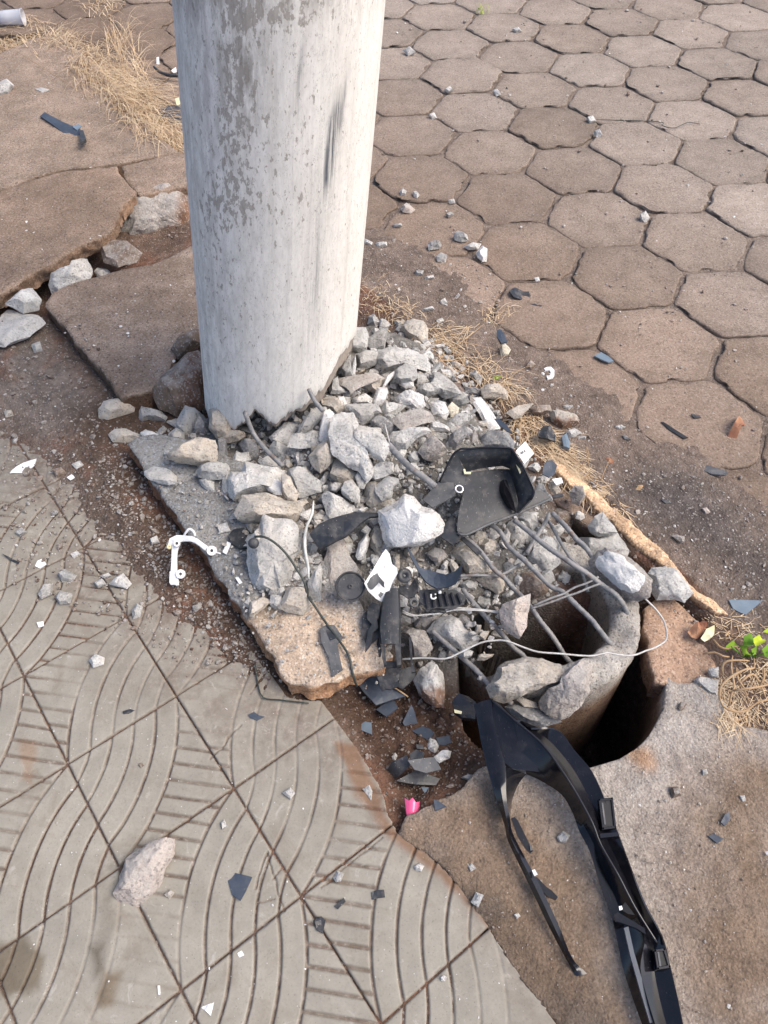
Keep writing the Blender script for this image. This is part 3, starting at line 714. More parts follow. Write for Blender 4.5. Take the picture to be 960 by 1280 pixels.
# ------------------------------------------------------------------ stub of the old pole in its socket
def build_stub():
    n = 200; th = np.linspace(0, 2*np.pi, n, endpoint=False); top = 0.025; lean = np.array([-0.10, 0.12])
    prof = [(STUB_R+.004, -.52), (STUB_R+.003, -.3), (STUB_R+.002, -.16), (STUB_R+.001, -.09), (STUB_R, -.05), (STUB_R, -.03), (STUB_R, -.016), (STUB_R-.003, -.005), (STUB_R-.006, 0.0), (STUB_R-.011, .001), (STUB_R-.016, .002), (STUB_R-.022, .002), (STUB_R-.028, .001), (STUB_R-.034, .0), (STUB_R-.040, -.001), (STUB_R-.046, -.004), (STUB_R-.051, -.008), (STUB_R-.056, -.018), (STUB_R-.059, -.05), (STUB_R-.060, -.1), (STUB_R-.061, -.2), (STUB_R-.062, -.5)]
    V = []; T = []
    # the side towards the rubble is broken lower
    drop = -0.16*sstep(0.0, 0.75, np.cos(th-2.75))
    for k, (r, z) in enumerate(prof):
        rn = 0.004*fbm(np.stack([np.cos(th)*8, np.sin(th)*8, th*0+z*25], 1), 4, 93)+(0.002*vnoise(np.stack([np.cos(th)*40, np.sin(th)*40, th*0+z*200], 1), 94))
        wgt = math.exp(-((z)/0.03)**2)
        rimn = 0.024*fbm(np.stack([np.cos(th)*r*16, np.sin(th)*r*16, th*0], 1), 4, 91)+0.004*vnoise(np.stack([np.cos(th)*r*90, np.sin(th)*r*90, th*0], 1), 95)
        zz = top+z+(rimn+drop)*(wgt if z < -.02 else 1.0)
        c = STUB_C+lean[None]*(zz[:, None]-top)*-0.0
        V.append(np.stack([c[:, 0]+(r+rn)*np.cos(th), c[:, 1]+(r+rn)*np.sin(th), zz], 1))
        nn = fbm(np.stack([np.cos(th)*4, np.sin(th)*4, th*0+z*12], 1), 4, 96)[:, None]
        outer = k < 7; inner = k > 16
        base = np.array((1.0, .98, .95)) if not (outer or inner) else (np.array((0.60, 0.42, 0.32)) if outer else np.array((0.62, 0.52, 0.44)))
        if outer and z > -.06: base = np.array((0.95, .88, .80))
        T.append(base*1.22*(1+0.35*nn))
    V = np.concatenate(V); m = len(prof)
    a = np.arange(m-1)[:, None]*n; i = np.arange(n)[None]; j = (i+1) % n
    F = np.stack([a+i, a+j, a+n+j, a+n+i], -1).reshape(-1, 4)
    return tag(mesh_np('pole_stub', V, F, M_stub, True, colors={'tone': np.clip(np.concatenate(T), .1, 2)}), 'hollow grey concrete stub of the old pole standing in its round hole', 'pole stub')
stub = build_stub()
# ------------------------------------------------------------------ rubble
def mat_rock():
    s = NT('broken_concrete'); v = s.geo()
    n1 = s.noise(v, 42, 8, 0.68); n2 = s.noise(v, 240, 5, 0.7); n3 = s.noise(v, 12, 4, 0.6)
    c = s.mix(0.75, s.attr('tone', 'Color'), s.ramp(n1, [(0.28, 0.50), (0.5, 1.0), (0.74, 1.38)]), 'MULTIPLY')
    c = s.mix(0.6, c, s.ramp(n2, [(0.28, 0.6), (0.5, 1.0), (0.74, 1.3)]), 'MULTIPLY')
    c = s.mix(0.35, c, s.ramp(n3, [(0.3, (1.12, 1.0, 0.88)), (0.7, (0.92, 1.0, 1.06))]), 'MULTIPLY')
    vc = s.voro(v, 300, 'F1', 'Color'); sep = s.new('ShaderNodeSeparateColor'); s.l(vc, sep.inputs[0])
    c = s.mix(s.ramp(sep.outputs[1], [(0.88, 0.0), (0.92, 0.5)]), c, (0.12, 0.11, 0.105))
    c = s.mix(s.ramp(sep.outputs[2], [(0.86, 0.0), (0.90, 0.45)]), c, (0.50, 0.47, 0.43))
    ge = s.new('ShaderNodeNewGeometry'); sx = s.new('ShaderNodeSeparateXYZ'); s.l(ge.outputs['Normal'], sx.inputs[0])
    du = s.math('MULTIPLY', s.ramp(sx.outputs[2], [(0.45, 0.0), (0.95, 1.0)]), s.ramp(s.noise(v, 28, 5, 0.7), [(0.40, 0.0), (0.62, 0.55)]))
    c = s.mix(du, c, (0.50, 0.475, 0.435))          # settled concrete powder
    wp = s.ramp(n2, [(0.25, (0.46, 0.445, 0.42)), (0.5, (0.70, 0.69, 0.665)), (0.75, (0.76, 0.75, 0.73))])
    pk = s.math('ADD', s.attr('paint'), s.math('MULTIPLY', s.math('SUBTRACT', n1, 0.5), 0.9))
    c = s.mix(s.ramp(pk, [(0.5, 0.0), (0.6, 1.0)]), c, wp)
    h = s.math('ADD', s.math('MULTIPLY', n2, 0.6), s.math('MULTIPLY', n1, 0.7))
    return s.done(c, 0.92, s.bump(h, 1.0, 0.006), spec=0.2)
M_rock = mat_rock()
_ico = {}
def ico(l):
    if l not in _ico:
        b = bmesh.new(); bmesh.ops.create_icosphere(b, subdivisions=l, radius=1)
        _ico[l] = (np.array([v.co[:] for v in b.verts]), np.array([[v.index for v in f.verts] for f in b.faces])); b.free()
    return _ico[l]
TONES = {'g': (0.385, 0.383, 0.370), 'l': (0.53, 0.523, 0.500), 't': (0.44, 0.395, 0.335), 'd': (0.18, 0.185, 0.195), 'b': (0.20, 0.15, 0.115), 'm': (0.33, 0.30, 0.275), 'w': (0.60, 0.585, 0.555), 'p': (0.50, 0.43, 0.38), 'c': (0.62, 0.56, 0.44)}
CNAME = {'g': 'grey', 'l': 'pale grey', 't': 'tan', 'd': 'dark grey', 'b': 'brown', 'm': 'soil stained', 'w': 'white painted', 'p': 'pinkish white', 'c': 'cream'}
REG = {'A': (130, 480, 6), 'B': (270, 480, 6), 'C': (400, 400, 6), 'D': (400, 540, 6), 'E': (290, 620, 6), 'F': (440, 680, 6), 'G': (580, 640, 6), 'H': (600, 760, 6), 'I': (700, 620, 4.8), 'J': (540, 400, 6), 'K': (640, 500, 6), 'L': (420, 820, 4.8), 'Z': (0, 200, 3.4286), 'R': (0, 480, 2.4), 'T': (0, 860, 2.2857), 'Q': (440, 200, 3.692), 'S': (700, 400, 3.692), 'V': (840, 740, 6.733), 'P': (0, 0, 1), 'X': (560, 840, 2.4), 'Y': (400, 1020, 3.692)}
def reg(k, pts): x0, y0, s = REG[k]; return [(x0+x/s, y0+y/s) for x, y in pts]
def surf_z(px, py, extra=0.0):
    """height of what lies under the photograph point: ground, slabs or mound"""
    z = 0.0
    for _ in range(18):
        P = U(px, py, z); zz = max(gz(P[0], P[1]), base_extra(P[0], P[1]))+extra
        z = 0.5*z+0.5*zz
    return z
SLABZ = [(W([(158, 556), (205, 540), (330, 590), (470, 780), (492, 820), (446, 842), (362, 855), (331, 808), (255, 696)], .05), .055), (W([(54, 377), (150, 336), (238, 308), (262, 425), (205, 470), (152, 496)], .045), .045), (W([(0, 239), (146, 207), (171, 241), (128, 295), (0, 367), (-150, 430), (-150, 280)], .076), .076), (W([(0, 66), (75, 42), (190, 165), (226, 190), (148, 204), (0, 237), (-150, 275), (-150, 120)], .05), .05),
         (EDGE_R, 0.0), (W([(807, 762), (838, 748), (894, 803), (895, 850), (838, 856)], 0), 0.0), (APRON, .004)]
def base_extra(x, y):
    z = -1.0
    for pl, h in SLABZ:
        if sdf(pl, np.array([x]), np.array([y]))[0] < 0 and not (h == .004 and math.hypot(x-HOLE_C[0], y-HOLE_C[1]) < HOLE_R): z = max(z, h)
    if z < -.5 and curb_side(np.array([x]), np.array([y]))[0] > 0.02 and y > .9: z = 0.0035
    return z

def subdiv(V, F):
    E = np.sort(np.concatenate([F[:, [0, 1]], F[:, [1, 2]], F[:, [2, 0]]]), 1); u, inv = np.unique(E, axis=0, return_inverse=True); inv = inv.ravel()
    n = len(V); m = len(F); V2 = np.concatenate([V, (V[u[:, 0]]+V[u[:, 1]])/2]); a, b, c = n+inv[:m], n+inv[m:2*m], n+inv[2*m:]
    return V2, np.concatenate([np.stack([F[:, 0], a, c], 1), np.stack([F[:, 1], b, a], 1), np.stack([F[:, 2], c, b], 1), np.stack([a, b, c], 1)])
def rock_mesh(poly2, T, seed, lev, cuts=6, rough=0.045, ttype='g', flat=False, paint=0.0, stain=None):
    """closed fractured lump with facets; poly2: outline in its own plane, T: half thickness"""
    rg = np.random.default_rng(seed)
    q = np.asarray(poly2, float); q = q.mean(0)+(q-q.mean(0))*1.08; A = ((q[:, 0]*np.roll(q[:, 1], -1)-np.roll(q[:, 0], -1)*q[:, 1]).sum())/2
    if A < 0: q = q[::-1]
    n = len(q); size = math.sqrt(abs(A)/np.pi); c = q.mean(0)
    # facets: a broken top face, a waist that is the outline, a smaller base
    off = rg.normal(0, .16, 2)*size; tl = rg.normal(0, .22 if flat else .34, 2)
    gs = rg.uniform(.70, .86) if flat else rg.uniform(.46, .70)
    st = np.clip(gs*rg.uniform(.78, 1.22, n), .3, .92); tp = c+off*(1-gs)*1.6+(q-c)*st[:, None]
    tz = T*(1+rg.uniform(-.12, .12, n))+(tp-c)@tl*T/size*0.9
    mz = rg.uniform(-.42, .30, n)*T
    sb = np.clip(rg.uniform(.6, .9)*rg.uniform(.85, 1.15, n), .4, .96); bp = c+(q-c)*sb[:, None]; bz = -T*rg.uniform(.75, 1.05, n)
    V = np.concatenate([np.c_[tp, tz], np.c_[q, mz], np.c_[bp, bz], [[*(tp.mean(0)+rg.normal(0, .12, 2)*size), tz.mean()+T*rg.uniform(-.06, .06)]], [[*bp.mean(0), bz.mean()-.1*T]]])
    F = []; k1, k2, ct, cb = n, 2*n, 3*n, 3*n+1
    for i in range(n):
        j = (i+1) % n; F.append((ct, i, j)); F.append((cb, k2+j, k2+i))
        F += [(i, k1+i, k1+j), (i, k1+j, j)] if rg.random() < .5 else [(i, k1+i, j), (j, k1+i, k1+j)]
        F += [(k1+i, k2+i, k2+j), (k1+i, k2+j, k1+j)]
    F = np.array(F); top = np.zeros(len(V)); top[:n] = 1; top[ct] = 1; side = np.zeros(len(V))
    V = np.c_[V, top]
    for _ in range({4: 3, 3: 2, 2: 1}[lev]): V, F = subdiv(V, F)
    top = V[:, 3]; P = V[:, :3].copy(); P[:, :2] -= c
    if lev >= 3:
        for k in range(5 if lev == 4 else 2):
            a = rg.uniform(0, 2*np.pi); m = np.array([math.cos(a), math.sin(a), rg.uniform(.7, 2.2)]); m /= np.linalg.norm(m)
            s_ = P@m; ex = np.clip(s_-s_.max()*rg.uniform(.74, .93), 0, None); P = P-ex[:, None]*m*np.array((.35, .35, 1.0))
    nz = P/size+seed*1.37; nr = P/np.maximum(np.linalg.norm(P, axis=1), 1e-6)[:, None]
    if flat: nr = nr*np.array((1, 1, .0))+np.array((0, 0, .5))*np.sign(P[:, 2:])
    d1 = fbm(nz*1.9, 2, seed)*1.1+fbm(nz*4.5, 3, seed+5)*(1.1 if lev == 4 else .75)+fbm(nz*13.0, 2, seed+7)*0.42
    P = P+nr*(d1*rough*size*(1.0 if not flat else .6))[:, None]
    P[:, :2] += c
    ton = np.array(TONES[ttype])*(1+0.20*fbm(nz*1.4, 3, seed+11)[:, None])*rg.uniform(.86, 1.16)
    if stain is not None:
        kk = sstep(-0.25, 0.35, stain((P[:, 0]-c[0])/size, (P[:, 1]-c[1])/size)+0.5*fbm(nz*3, 3, seed+13))[:, None]
        ton = ton*(1-kk)+kk*np.array((0.20, 0.115, 0.075))
    pa = np.zeros(len(P)) if paint <= 0 else np.clip(paint*sstep(.30, .75, top)+0.25*fbm(nz*2.5, 3, seed+15)*top, 0, 1)
    return P, F, ton, pa

def rock(key, pts, t='g', lift=0.0, thick=None, label=None, flat=False, name=None, cat='rubble', cuts=6, rough=0.045, tilt=None, stain=None, paint=None, group=None, rest=0.62, seed=None, z=None):
    px = np.array(reg(key, pts)); 
    x2, y2 = np.roll(px[:, 0], -1), np.roll(px[:, 1], -1); cr = px[:, 0]*y2-x2*px[:, 1]; ar = cr.sum()/2
    c = np.array([((px[:, 0]+x2)*cr).sum(), ((px[:, 1]+y2)*cr).sum()])/(6*ar)
    z0 = surf_z(*c) if z is None else z
    P0 = U(*c, z0); dist = (P0-CAMP)@_f; size = math.sqrt(abs(ar))*dist/FPX
    T = size*(thick if thick else (0.16 if flat else 0.40))
    P = U(*c, z0+lift+T*rest)
    v = (CAMP-P)/np.linalg.norm(CAMP-P); up = np.array([0, 0, 1.0])
    sd = seed if seed is not None else int(abs(px[:, 0].sum()*7+px[:, 1].sum()*13)) % 99991
    rg = np.random.default_rng(sd)
    n = (up+0.10*rg.normal(0, 1, 3)) if flat else (0.55*v+0.45*up+0.12*rg.normal(0, 1, 3))
    if tilt is not None: n = np.array(tilt, float)
    n /= np.linalg.norm(n)
    e1 = np.cross((0, 1, 0), n); e1 /= np.linalg.norm(e1); e2 = np.cross(n, e1)
    q = []
    for x, y in px:
        d = ray(x, y); s = ((P-CAMP)@n)/(d@n); w_ = CAMP+s*d-P; q.append((w_@e1, w_@e2))
    q = np.array(q)
    A = abs(ar); lev = 4 if A > 420 else (3 if A > 60 else 2)
    pv, F, ton, pa = rock_mesh(q, T, sd % 997, lev, cuts, rough, t, flat, (paint if paint is not None else (1.3 if t == 'w' else 0)), stain)
    Vw = pv[:, :1]*e1+pv[:, 1:2]*e2+pv[:, 2:]*n
    base = np.array([P[0], P[1], P[2]+Vw[:, 2].min()])
    Vw = Vw+P-base
    o = mesh_np(name or ('concrete_chunk' if not flat else 'concrete_flake'), Vw, F, M_rock, True, attrs={'paint': pa}, colors={'tone': ton}, loc=base); o.data.set_sharp_from_angle(angle=math.radians(24))
    ROCKS.append((o, c, A, t, flat, label, q, group, cat)); o['_px'] = 0
    del o['_px']
    return o
ROCKS = []
low = lambda x, y: -y-0.1
# --- left of the pole, on the old slabs
rock('P', [(155, 258), (172, 245), (200, 234), (228, 230), (244, 240), (244, 306), (212, 302), (190, 309), (160, 300), (152, 288)], 'm', -.02, .24, 'large rough grey concrete lump with brown soil clods on it, left of the pole', stain=lambda x, y: x*1.3-0.60, rough=.09, cuts=5)
rock('P', [(127, 312), (140, 299), (158, 302), (176, 315), (168, 325), (148, 333), (130, 326)], 'b', 0, None, 'dark brown flat stone tucked under the edge of the raised slab', True)
rock('Z', [(213, 540), (225, 490), (265, 465), (320, 465), (335, 435), (370, 430), (388, 470), (380, 520), (330, 560), (270, 575), (225, 565)], 'l', 0, .45, 'whitish two lobed stone in front of the raised slab edge', cuts=4)
rock('Z', [(405, 480), (420, 460), (460, 465), (492, 515), (470, 535), (435, 525)], 'l', 0)
rock('Z', [(25, 610), (90, 560), (140, 545), (175, 595), (165, 635), (100, 655), (60, 630)], 'l', .01, .42, 'whitish angular stone below the raised slab at the left picture edge')
rock('Z', [(-30, 730), (0, 700), (60, 650), (150, 670), (182, 690), (120, 740), (20, 785), (-30, 790)], 'l', .015, .2, 'flat pale concrete piece cut by the left picture edge', True)
rock('Z', [(135, 790), (170, 780), (182, 820), (150, 832)], 'g')
rock('Z', [(650, 990), (700, 930), (760, 870), (800, 830), (840, 828), (880, 860), (880, 1060), (760, 1095), (690, 1060)], 'b', .02, .42, 'brown block with one pale broken face leaning at the pole foot', cuts=4, stain=lambda x, y: x-0.1)
rock('Z', [(735, 810), (780, 750), (845, 722), (850, 780), (800, 830), (760, 850)], 'b', .0, .4)
rock('P', [(-6, 106), (8, 100), (17, 107), (10, 118), (-6, 121)], 'l')
rock('P', [(44, 112), (52, 110), (62, 113), (52, 116)], 'g', 0, None, None, True)
rock('P', [(124, 512), (130, 502), (140, 499), (155, 499), (168, 508), (166, 514), (150, 520), (135, 525), (125, 522)], 't', 0, None, 'grey tan stone on the soil between the speckled slab and the kerb slab')
rock('A', [(265, 200), (285, 172), (340, 178), (420, 205), (468, 245), (455, 272), (400, 265), (330, 262), (290, 280), (265, 262)], 'l', 0, None, 'bluish flat stone below the brown block left of the pole foot')
# --- on and along the kerb slab
rock('A', [(690, 290), (740, 235), (790, 300), (800, 390), (740, 400), (680, 390), (665, 360)], 'd', .02)
rock('A', [(545, 290), (580, 215), (610, 170), (680, 190), (735, 235), (700, 300), (660, 415), (600, 375), (550, 340)], 'g', .03)
rock('A', [(40, 375), (95, 335), (160, 355), (250, 380), (320, 420), (315, 445), (220, 430), (150, 435), (75, 435)], 't', .0, .3, 'long tan stone overhanging the upper corner of the kerb slab')
rock('A', [(480, 380), (540, 330), (600, 370), (600, 420), (550, 470), (510, 440)], 'g', .01)
rock('A', [(270, 360), (330, 345), (410, 385), (430, 420), (520, 480), (520, 575), (440, 580), (400, 530), (345, 470), (300, 400)], 'w', .022, .12, 'white painted shell piece lying at the top of the kerb slab', True, cuts=2)
rock('A', [(480, 520), (560, 465), (640, 430), (700, 415), (830, 425), (840, 480), (830, 580), (740, 600), (640, 595), (540, 575), (490, 555)], 't', .02, .42, 'tan rough chunk next to the white painted shell on the kerb slab')
rock('A', [(300, 640), (340, 625), (420, 635), (490, 650), (540, 695), (535, 745), (480, 752), (400, 735), (340, 715), (305, 680)], 'l', .0, .16, 'pale flat stone on the kerb slab edge above the crack', True)
rock('A', [(695, 650), (730, 600), (800, 582), (880, 595), (925, 640), (920, 700), (860, 710), (780, 715), (710, 690)], 'g', .015)
rock('A', [(715, 720), (760, 705), (820, 720), (825, 800), (780, 800), (735, 765)], 'g', .0)
rock('A', [(850, 420), (880, 395), (920, 430), (925, 540), (890, 600), (850, 570)], 'd', .02)
rock('A', [(890, 720), (930, 660), (950, 720), (945, 830), (900, 840), (880, 790)], 'g', .0)
rock('R', [(650, 425), (680, 415), (690, 440), (660, 447)], 'l', 0, None, None, True)
# --- under the pole
rock('P', [(262, 512), (275, 505), (285, 520), (290, 536), (284, 548), (272, 548), (262, 535)], 't', .045, .5)
rock('B', [(35, 375), (70, 350), (130, 345), (210, 365), (215, 395), (170, 425), (90, 435), (40, 410)], 't', .02)
rock('B', [(180, 460), (210, 420), (260, 415), (300, 450), (330, 510), (310, 560), (260, 590), (220, 560)], 'd', .0)
rock('B', [(100, 640), (125, 570), (155, 505), (190, 520), (240, 510), (255, 570), (240, 590), (170, 640), (115, 665)], 'l', .01)
rock('B', [(320, 580), (380, 550), (430, 540), (490, 590), (490, 615), (430, 625), (350, 610)], 'l', .01, None, None, True)
rock('B', [(105, 720), (125, 660), (190, 650), (230, 595), (350, 625), (450, 640), (545, 650), (545, 690), (500, 700), (490, 790), (420, 790), (360, 820), (240, 825), (150, 870), (110, 830)], 'l', .0, .45, 'large pale squared concrete chunk directly below the pole break', cuts=5)
rock('B', [(545, 650), (690, 615), (720, 680), (780, 740), (780, 800), (620, 835), (615, 815), (580, 755), (545, 700)], 'g', .0, .42, 'bluish grey squared chunk beside the large pale one below the pole')
rock('B', [(350, 725), (380, 705), (460, 710), (495, 740), (490, 830), (440, 825), (390, 795)], 'w', .025, .2, None, True, cuts=3)
rock('B', [(490, 690), (520, 675), (560, 700), (580, 760), (620, 820), (600, 870), (540, 870), (495, 800)], 't', .035, .3)
rock('B', [(405, 400), (470, 345), (520, 290), (630, 290), (625, 320), (570, 380), (555, 455), (500, 455), (430, 430)], 'l', .015, .22, 'pale shattered flake right under the pole lowest tip', cuts=4)
rock('B', [(570, 380), (630, 370), (740, 375), (770, 360), (775, 420), (740, 470), (640, 485), (540, 465), (560, 420)], 'l', .01, .22)
rock('B', [(610, 365), (660, 270), (740, 180), (820, 175), (830, 210), (760, 290), (690, 360)], 'g', .01, .2)
rock('B', [(770, 410), (785, 310), (810, 210), (850, 185), (885, 220), (850, 310), (835, 425), (790, 430)], 'w', .015, .25)
rock('B', [(700, 540), (760, 460), (830, 430), (875, 470), (870, 580), (830, 630), (780, 655), (720, 600)], 't', .01)
rock('B', [(410, 470), (440, 430), (520, 460), (600, 485), (610, 510), (560, 560), (500, 590), (450, 550), (410, 500)], 'g', -.005)
rock('B', [(580, 560), (620, 510), (680, 520), (660, 570), (600, 620)], 'd', -.005)
rock('B', [(610, 610), (650, 575), (710, 590), (720, 630), (690, 625), (640, 630)], 'l', .0)
rock('P', [(293, 642), (300, 630), (305, 621), (320, 618), (332, 619), (357, 625), (380, 628), (373, 641), (368, 650), (343, 652), (331, 650), (315, 651), (300, 649)], 't', .01, .45, 'long rounded tan chunk lying crosswise above the tall boulder', cuts=5)
rock('B', [(785, 720), (820, 660), (855, 650), (850, 690), (810, 750), (785, 750)], 'g', .0)
rock('B', [(785, 780), (800, 760), (850, 755), (850, 790), (800, 805)], 'l', .005)
rock('B', [(860, 760), (890, 735), (940, 745), (940, 780), (900, 810), (865, 800)], 'l', .01)
# --- right of the pole
rock('C', [(240, 230), (255, 60), (340, 60), (365, 120), (360, 170), (350, 220), (290, 240)], 'g', .01)
rock('C', [(365, 140), (440, 80), (500, 65), (510, 100), (490, 160), (480, 215), (400, 220), (360, 190)], 'g', .01)
rock('C', [(610, 75), (640, 10), (700, -5), (770, 10), (800, 60), (805, 150), (790, 220), (720, 215), (660, 170), (630, 110)], 't', .0, .4, 'tall tan stone standing at the back of the rubble by the dry grass')
rock('C', [(270, 260), (340, 230), (430, 240), (440, 300), (420, 330), (360, 360), (290, 380), (275, 310)], 'g', .01)
rock('C', [(430, 300), (450, 230), (560, 210), (680, 220), (790, 260), (820, 340), (830, 390), (740, 370), (640, 350), (560, 380), (480, 400), (420, 370)], 'l', .0, .4, 'wide dusty grey mass at the top of the rubble behind the flat plates', rough=.08)
rock('C', [(180, 330), (230, 260), (240, 415), (190, 420), (150, 390)], 'g', .02)
rock('C', [(235, 415), (245, 290), (265, 265), (272, 330), (262, 415)], 'w', .03, .25)
rock('C', [(70, 520), (90, 450), (130, 430), (150, 500), (200, 540), (130, 555), (80, 550)], 'g', .01)
rock('C', [(340, 500), (470, 425), (490, 440), (460, 500), (410, 550), (370, 530)], 't', .01)
rock('C', [(130, 440), (250, 420), (430, 410), (480, 420), (400, 460), (300, 500), (240, 540), (190, 500), (130, 475)], 'm', .035, .12, 'flat smooth grey plate lying right beside the pole break', True, cuts=2, rough=.03)
rock('C', [(470, 500), (500, 420), (580, 365), (572, 395), (520, 460), (485, 505)], 'w', .03, .2)
rock('C', [(540, 450), (560, 380), (640, 330), (720, 360), (720, 430), (690, 460), (600, 470)], 'g', .02)
rock('C', [(600, 485), (660, 460), (700, 470), (705, 505), (640, 512)], 'w', .015)
rock('C', [(15, 590), (110, 575), (150, 610), (185, 680), (130, 715), (80, 670), (20, 640)], 't', .01)
rock('C', [(395, 610), (430, 510), (500, 510), (510, 540), (490, 600), (460, 650), (400, 640)], 'w', .02, .3)
rock('C', [(240, 590), (340, 555), (390, 590), (380, 630), (260, 638)], 'l', .005)
rock('C', [(190, 640), (260, 630), (370, 630), (440, 645), (450, 700), (410, 720), (380, 770), (310, 790), (270, 720)], 'g', .01)
rock('C', [(380, 770), (410, 725), (480, 730), (560, 770), (580, 810), (520, 870), (470, 840), (400, 800)], 'd', .0)
rock('C', [(560, 590), (620, 555), (690, 545), (770, 575), (790, 640), (740, 670), (680, 660), (600, 640)], 'w', .015, .35, rough=.1)
rock('C', [(460, 690), (480, 620), (560, 620), (640, 650), (580, 700), (500, 730)], 'l', .01)
rock('C', [(530, 740), (640, 700), (760, 670), (820, 690), (855, 745), (700, 800), (620, 822)], 'm', .025, .12, 'flat brownish grey plate in the middle of the rubble top', True, cuts=2, rough=.03)
rock('P', [(486, 547), (492, 541), (517, 536), (533, 535), (537, 539), (520, 549), (508, 560), (496, 561), (487, 553)], 'l', .01)
rock('P', [(538, 504), (546, 500), (556, 503), (561, 516), (557, 527), (547, 525), (540, 517)], 'w', .015, .4, 'bright white painted lump at the top right of the rubble')
rock('C', [(815, 790), (860, 760), (960, 800), (965, 830), (850, 832)], 'w', .01)
rock('P', [(412, 543), (418, 520), (428, 515), (442, 518), (449, 532), (446, 545), (455, 560), (462, 573), (465, 583), (463, 595), (458, 602), (448, 588), (437, 582), (430, 578), (418, 567)], 'l', .02, .28, 'long pale split slab standing in the centre of the rubble', cuts=4)
rock('P', [(440, 538), (450, 533), (467, 535), (478, 543), (485, 555), (485, 560), (480, 575), (467, 570), (458, 560), (442, 547)], 'l', .045, .22, 'pale flake resting on the long split slab in the rubble centre', cuts=3)
rock('C', [(720, 540), (750, 480), (830, 470), (860, 430), (940, 470), (945, 520), (880, 550), (790, 575)], 'g', .005, rough=.08)
rock('C', [(780, 400), (880, 400), (950, 430), (975, 500), (900, 490), (830, 450)], 'g', .0)
# --- middle of the heap
rock('D', [(80, 300), (110, 200), (160, 190), (220, 250), (255, 310), (240, 370), (150, 385), (85, 340)], 't', .0)
rock('D', [(260, 340), (290, 295), (345, 380), (330, 420), (290, 420)], 'l', .01)
rock('D', [(80, 395), (105, 375), (160, 385), (155, 420), (120, 450), (80, 430)], 'l', .005)
rock('D', [(160, 430), (190, 370), (240, 355), (295, 440), (295, 520), (240, 520), (170, 465)], 'l', .015)
rock('D', [(20, 470), (60, 455), (180, 510), (250, 550), (250, 590), (80, 650), (50, 600), (25, 520)], 'l', .01, .35, 'pale pyramid shaped chunk behind the long black plastic strip')
rock('D', [(370, 320), (400, 270), (490, 230), (550, 245), (545, 300), (480, 340), (420, 355)], 'l', .01)
rock('D', [(335, 470), (345, 400), (420, 370), (450, 480), (560, 510), (530, 565), (400, 572), (350, 540)], 't', .0)
rock('D', [(410, 400), (510, 335), (590, 350), (590, 390), (545, 430), (540, 490), (470, 510), (430, 470)], 'l', .02)
rock('D', [(450, 590), (560, 560), (640, 490), (700, 495), (760, 550), (860, 610), (920, 680), (910, 740), (850, 790), (740, 840), (620, 850), (510, 845), (480, 760), (450, 670)], 'w', .03, .32, 'biggest white angular stone in the middle of the rubble', cuts=3, paint=1.2)
rock('D', [(740, 150), (800, 60), (840, 30), (920, 90), (950, 130), (900, 190), (850, 215), (780, 200)], 'm', .02)
rock('D', [(660, 180), (700, 140), (735, 150), (740, 240), (700, 240), (670, 210)], 'g', .0)
rock('D', [(270, 930), (290, 840), (350, 765), (372, 800), (350, 890), (320, 950), (285, 955)], 'w', .01, .4)
rock('D', [(370, 800), (400, 735), (450, 730), (480, 800), (465, 880), (420, 895), (380, 850)], 't', .0)
rock('D', [(370, 680), (430, 620), (440, 690), (400, 720)], 'm', .0)
rock('D', [(310, 740), (350, 700), (380, 730), (360, 770)], 'l', .01)
rock('D', [(660, 420), (690, 385), (700, 420), (690, 460), (665, 450)], 'l', .01)
# --- front left of the heap
rock('E', [(125, 420), (120, 330), (180, 290), (210, 220), (240, 150), (310, 180), (440, 180), (475, 210), (490, 290), (500, 400), (450, 480), (440, 620), (410, 690), (370, 725), (220, 720), (180, 660), (150, 620), (125, 510)], 'l', .0, .36, 'tall pale boulder on the kerb slab with a black cable end near its top', cuts=4)
rock('E', [(110, 210), (150, 185), (210, 195), (200, 240), (150, 280), (115, 240)], 't', .0)
rock('E', [(130, 850), (140, 790), (230, 755), (290, 790), (240, 840), (160, 905), (135, 900)], 't', .0)
rock('E', [(360, 830), (410, 720), (430, 690), (540, 690), (560, 760), (600, 830), (530, 890), (450, 870)], 't', .0, None, 'tan triangular chunk on the kerb slab in front of the tall boulder')
rock('P', [(401, 740), (405, 710), (410, 687), (415, 672), (422, 667), (428, 675), (440, 703), (450, 715), (448, 745), (427, 758), (420, 765), (410, 767), (405, 758)], 'm', .005, .22, 'upright curved pole shell behind the round black cap', cuts=3)
rock('E', [(570, 650), (620, 560), (660, 520), (675, 560), (665, 780), (620, 780), (580, 740)], 'g', .005)
rock('E', [(490, 150), (590, 95), (600, 130), (570, 180), (520, 175)], 'l', .01)
rock('E', [(475, 210), (500, 170), (540, 210), (520, 245), (480, 240)], 'g', .0)
rock('E', [(600, 165), (640, 130), (700, 150), (690, 180), (620, 192)], 'g', .0)
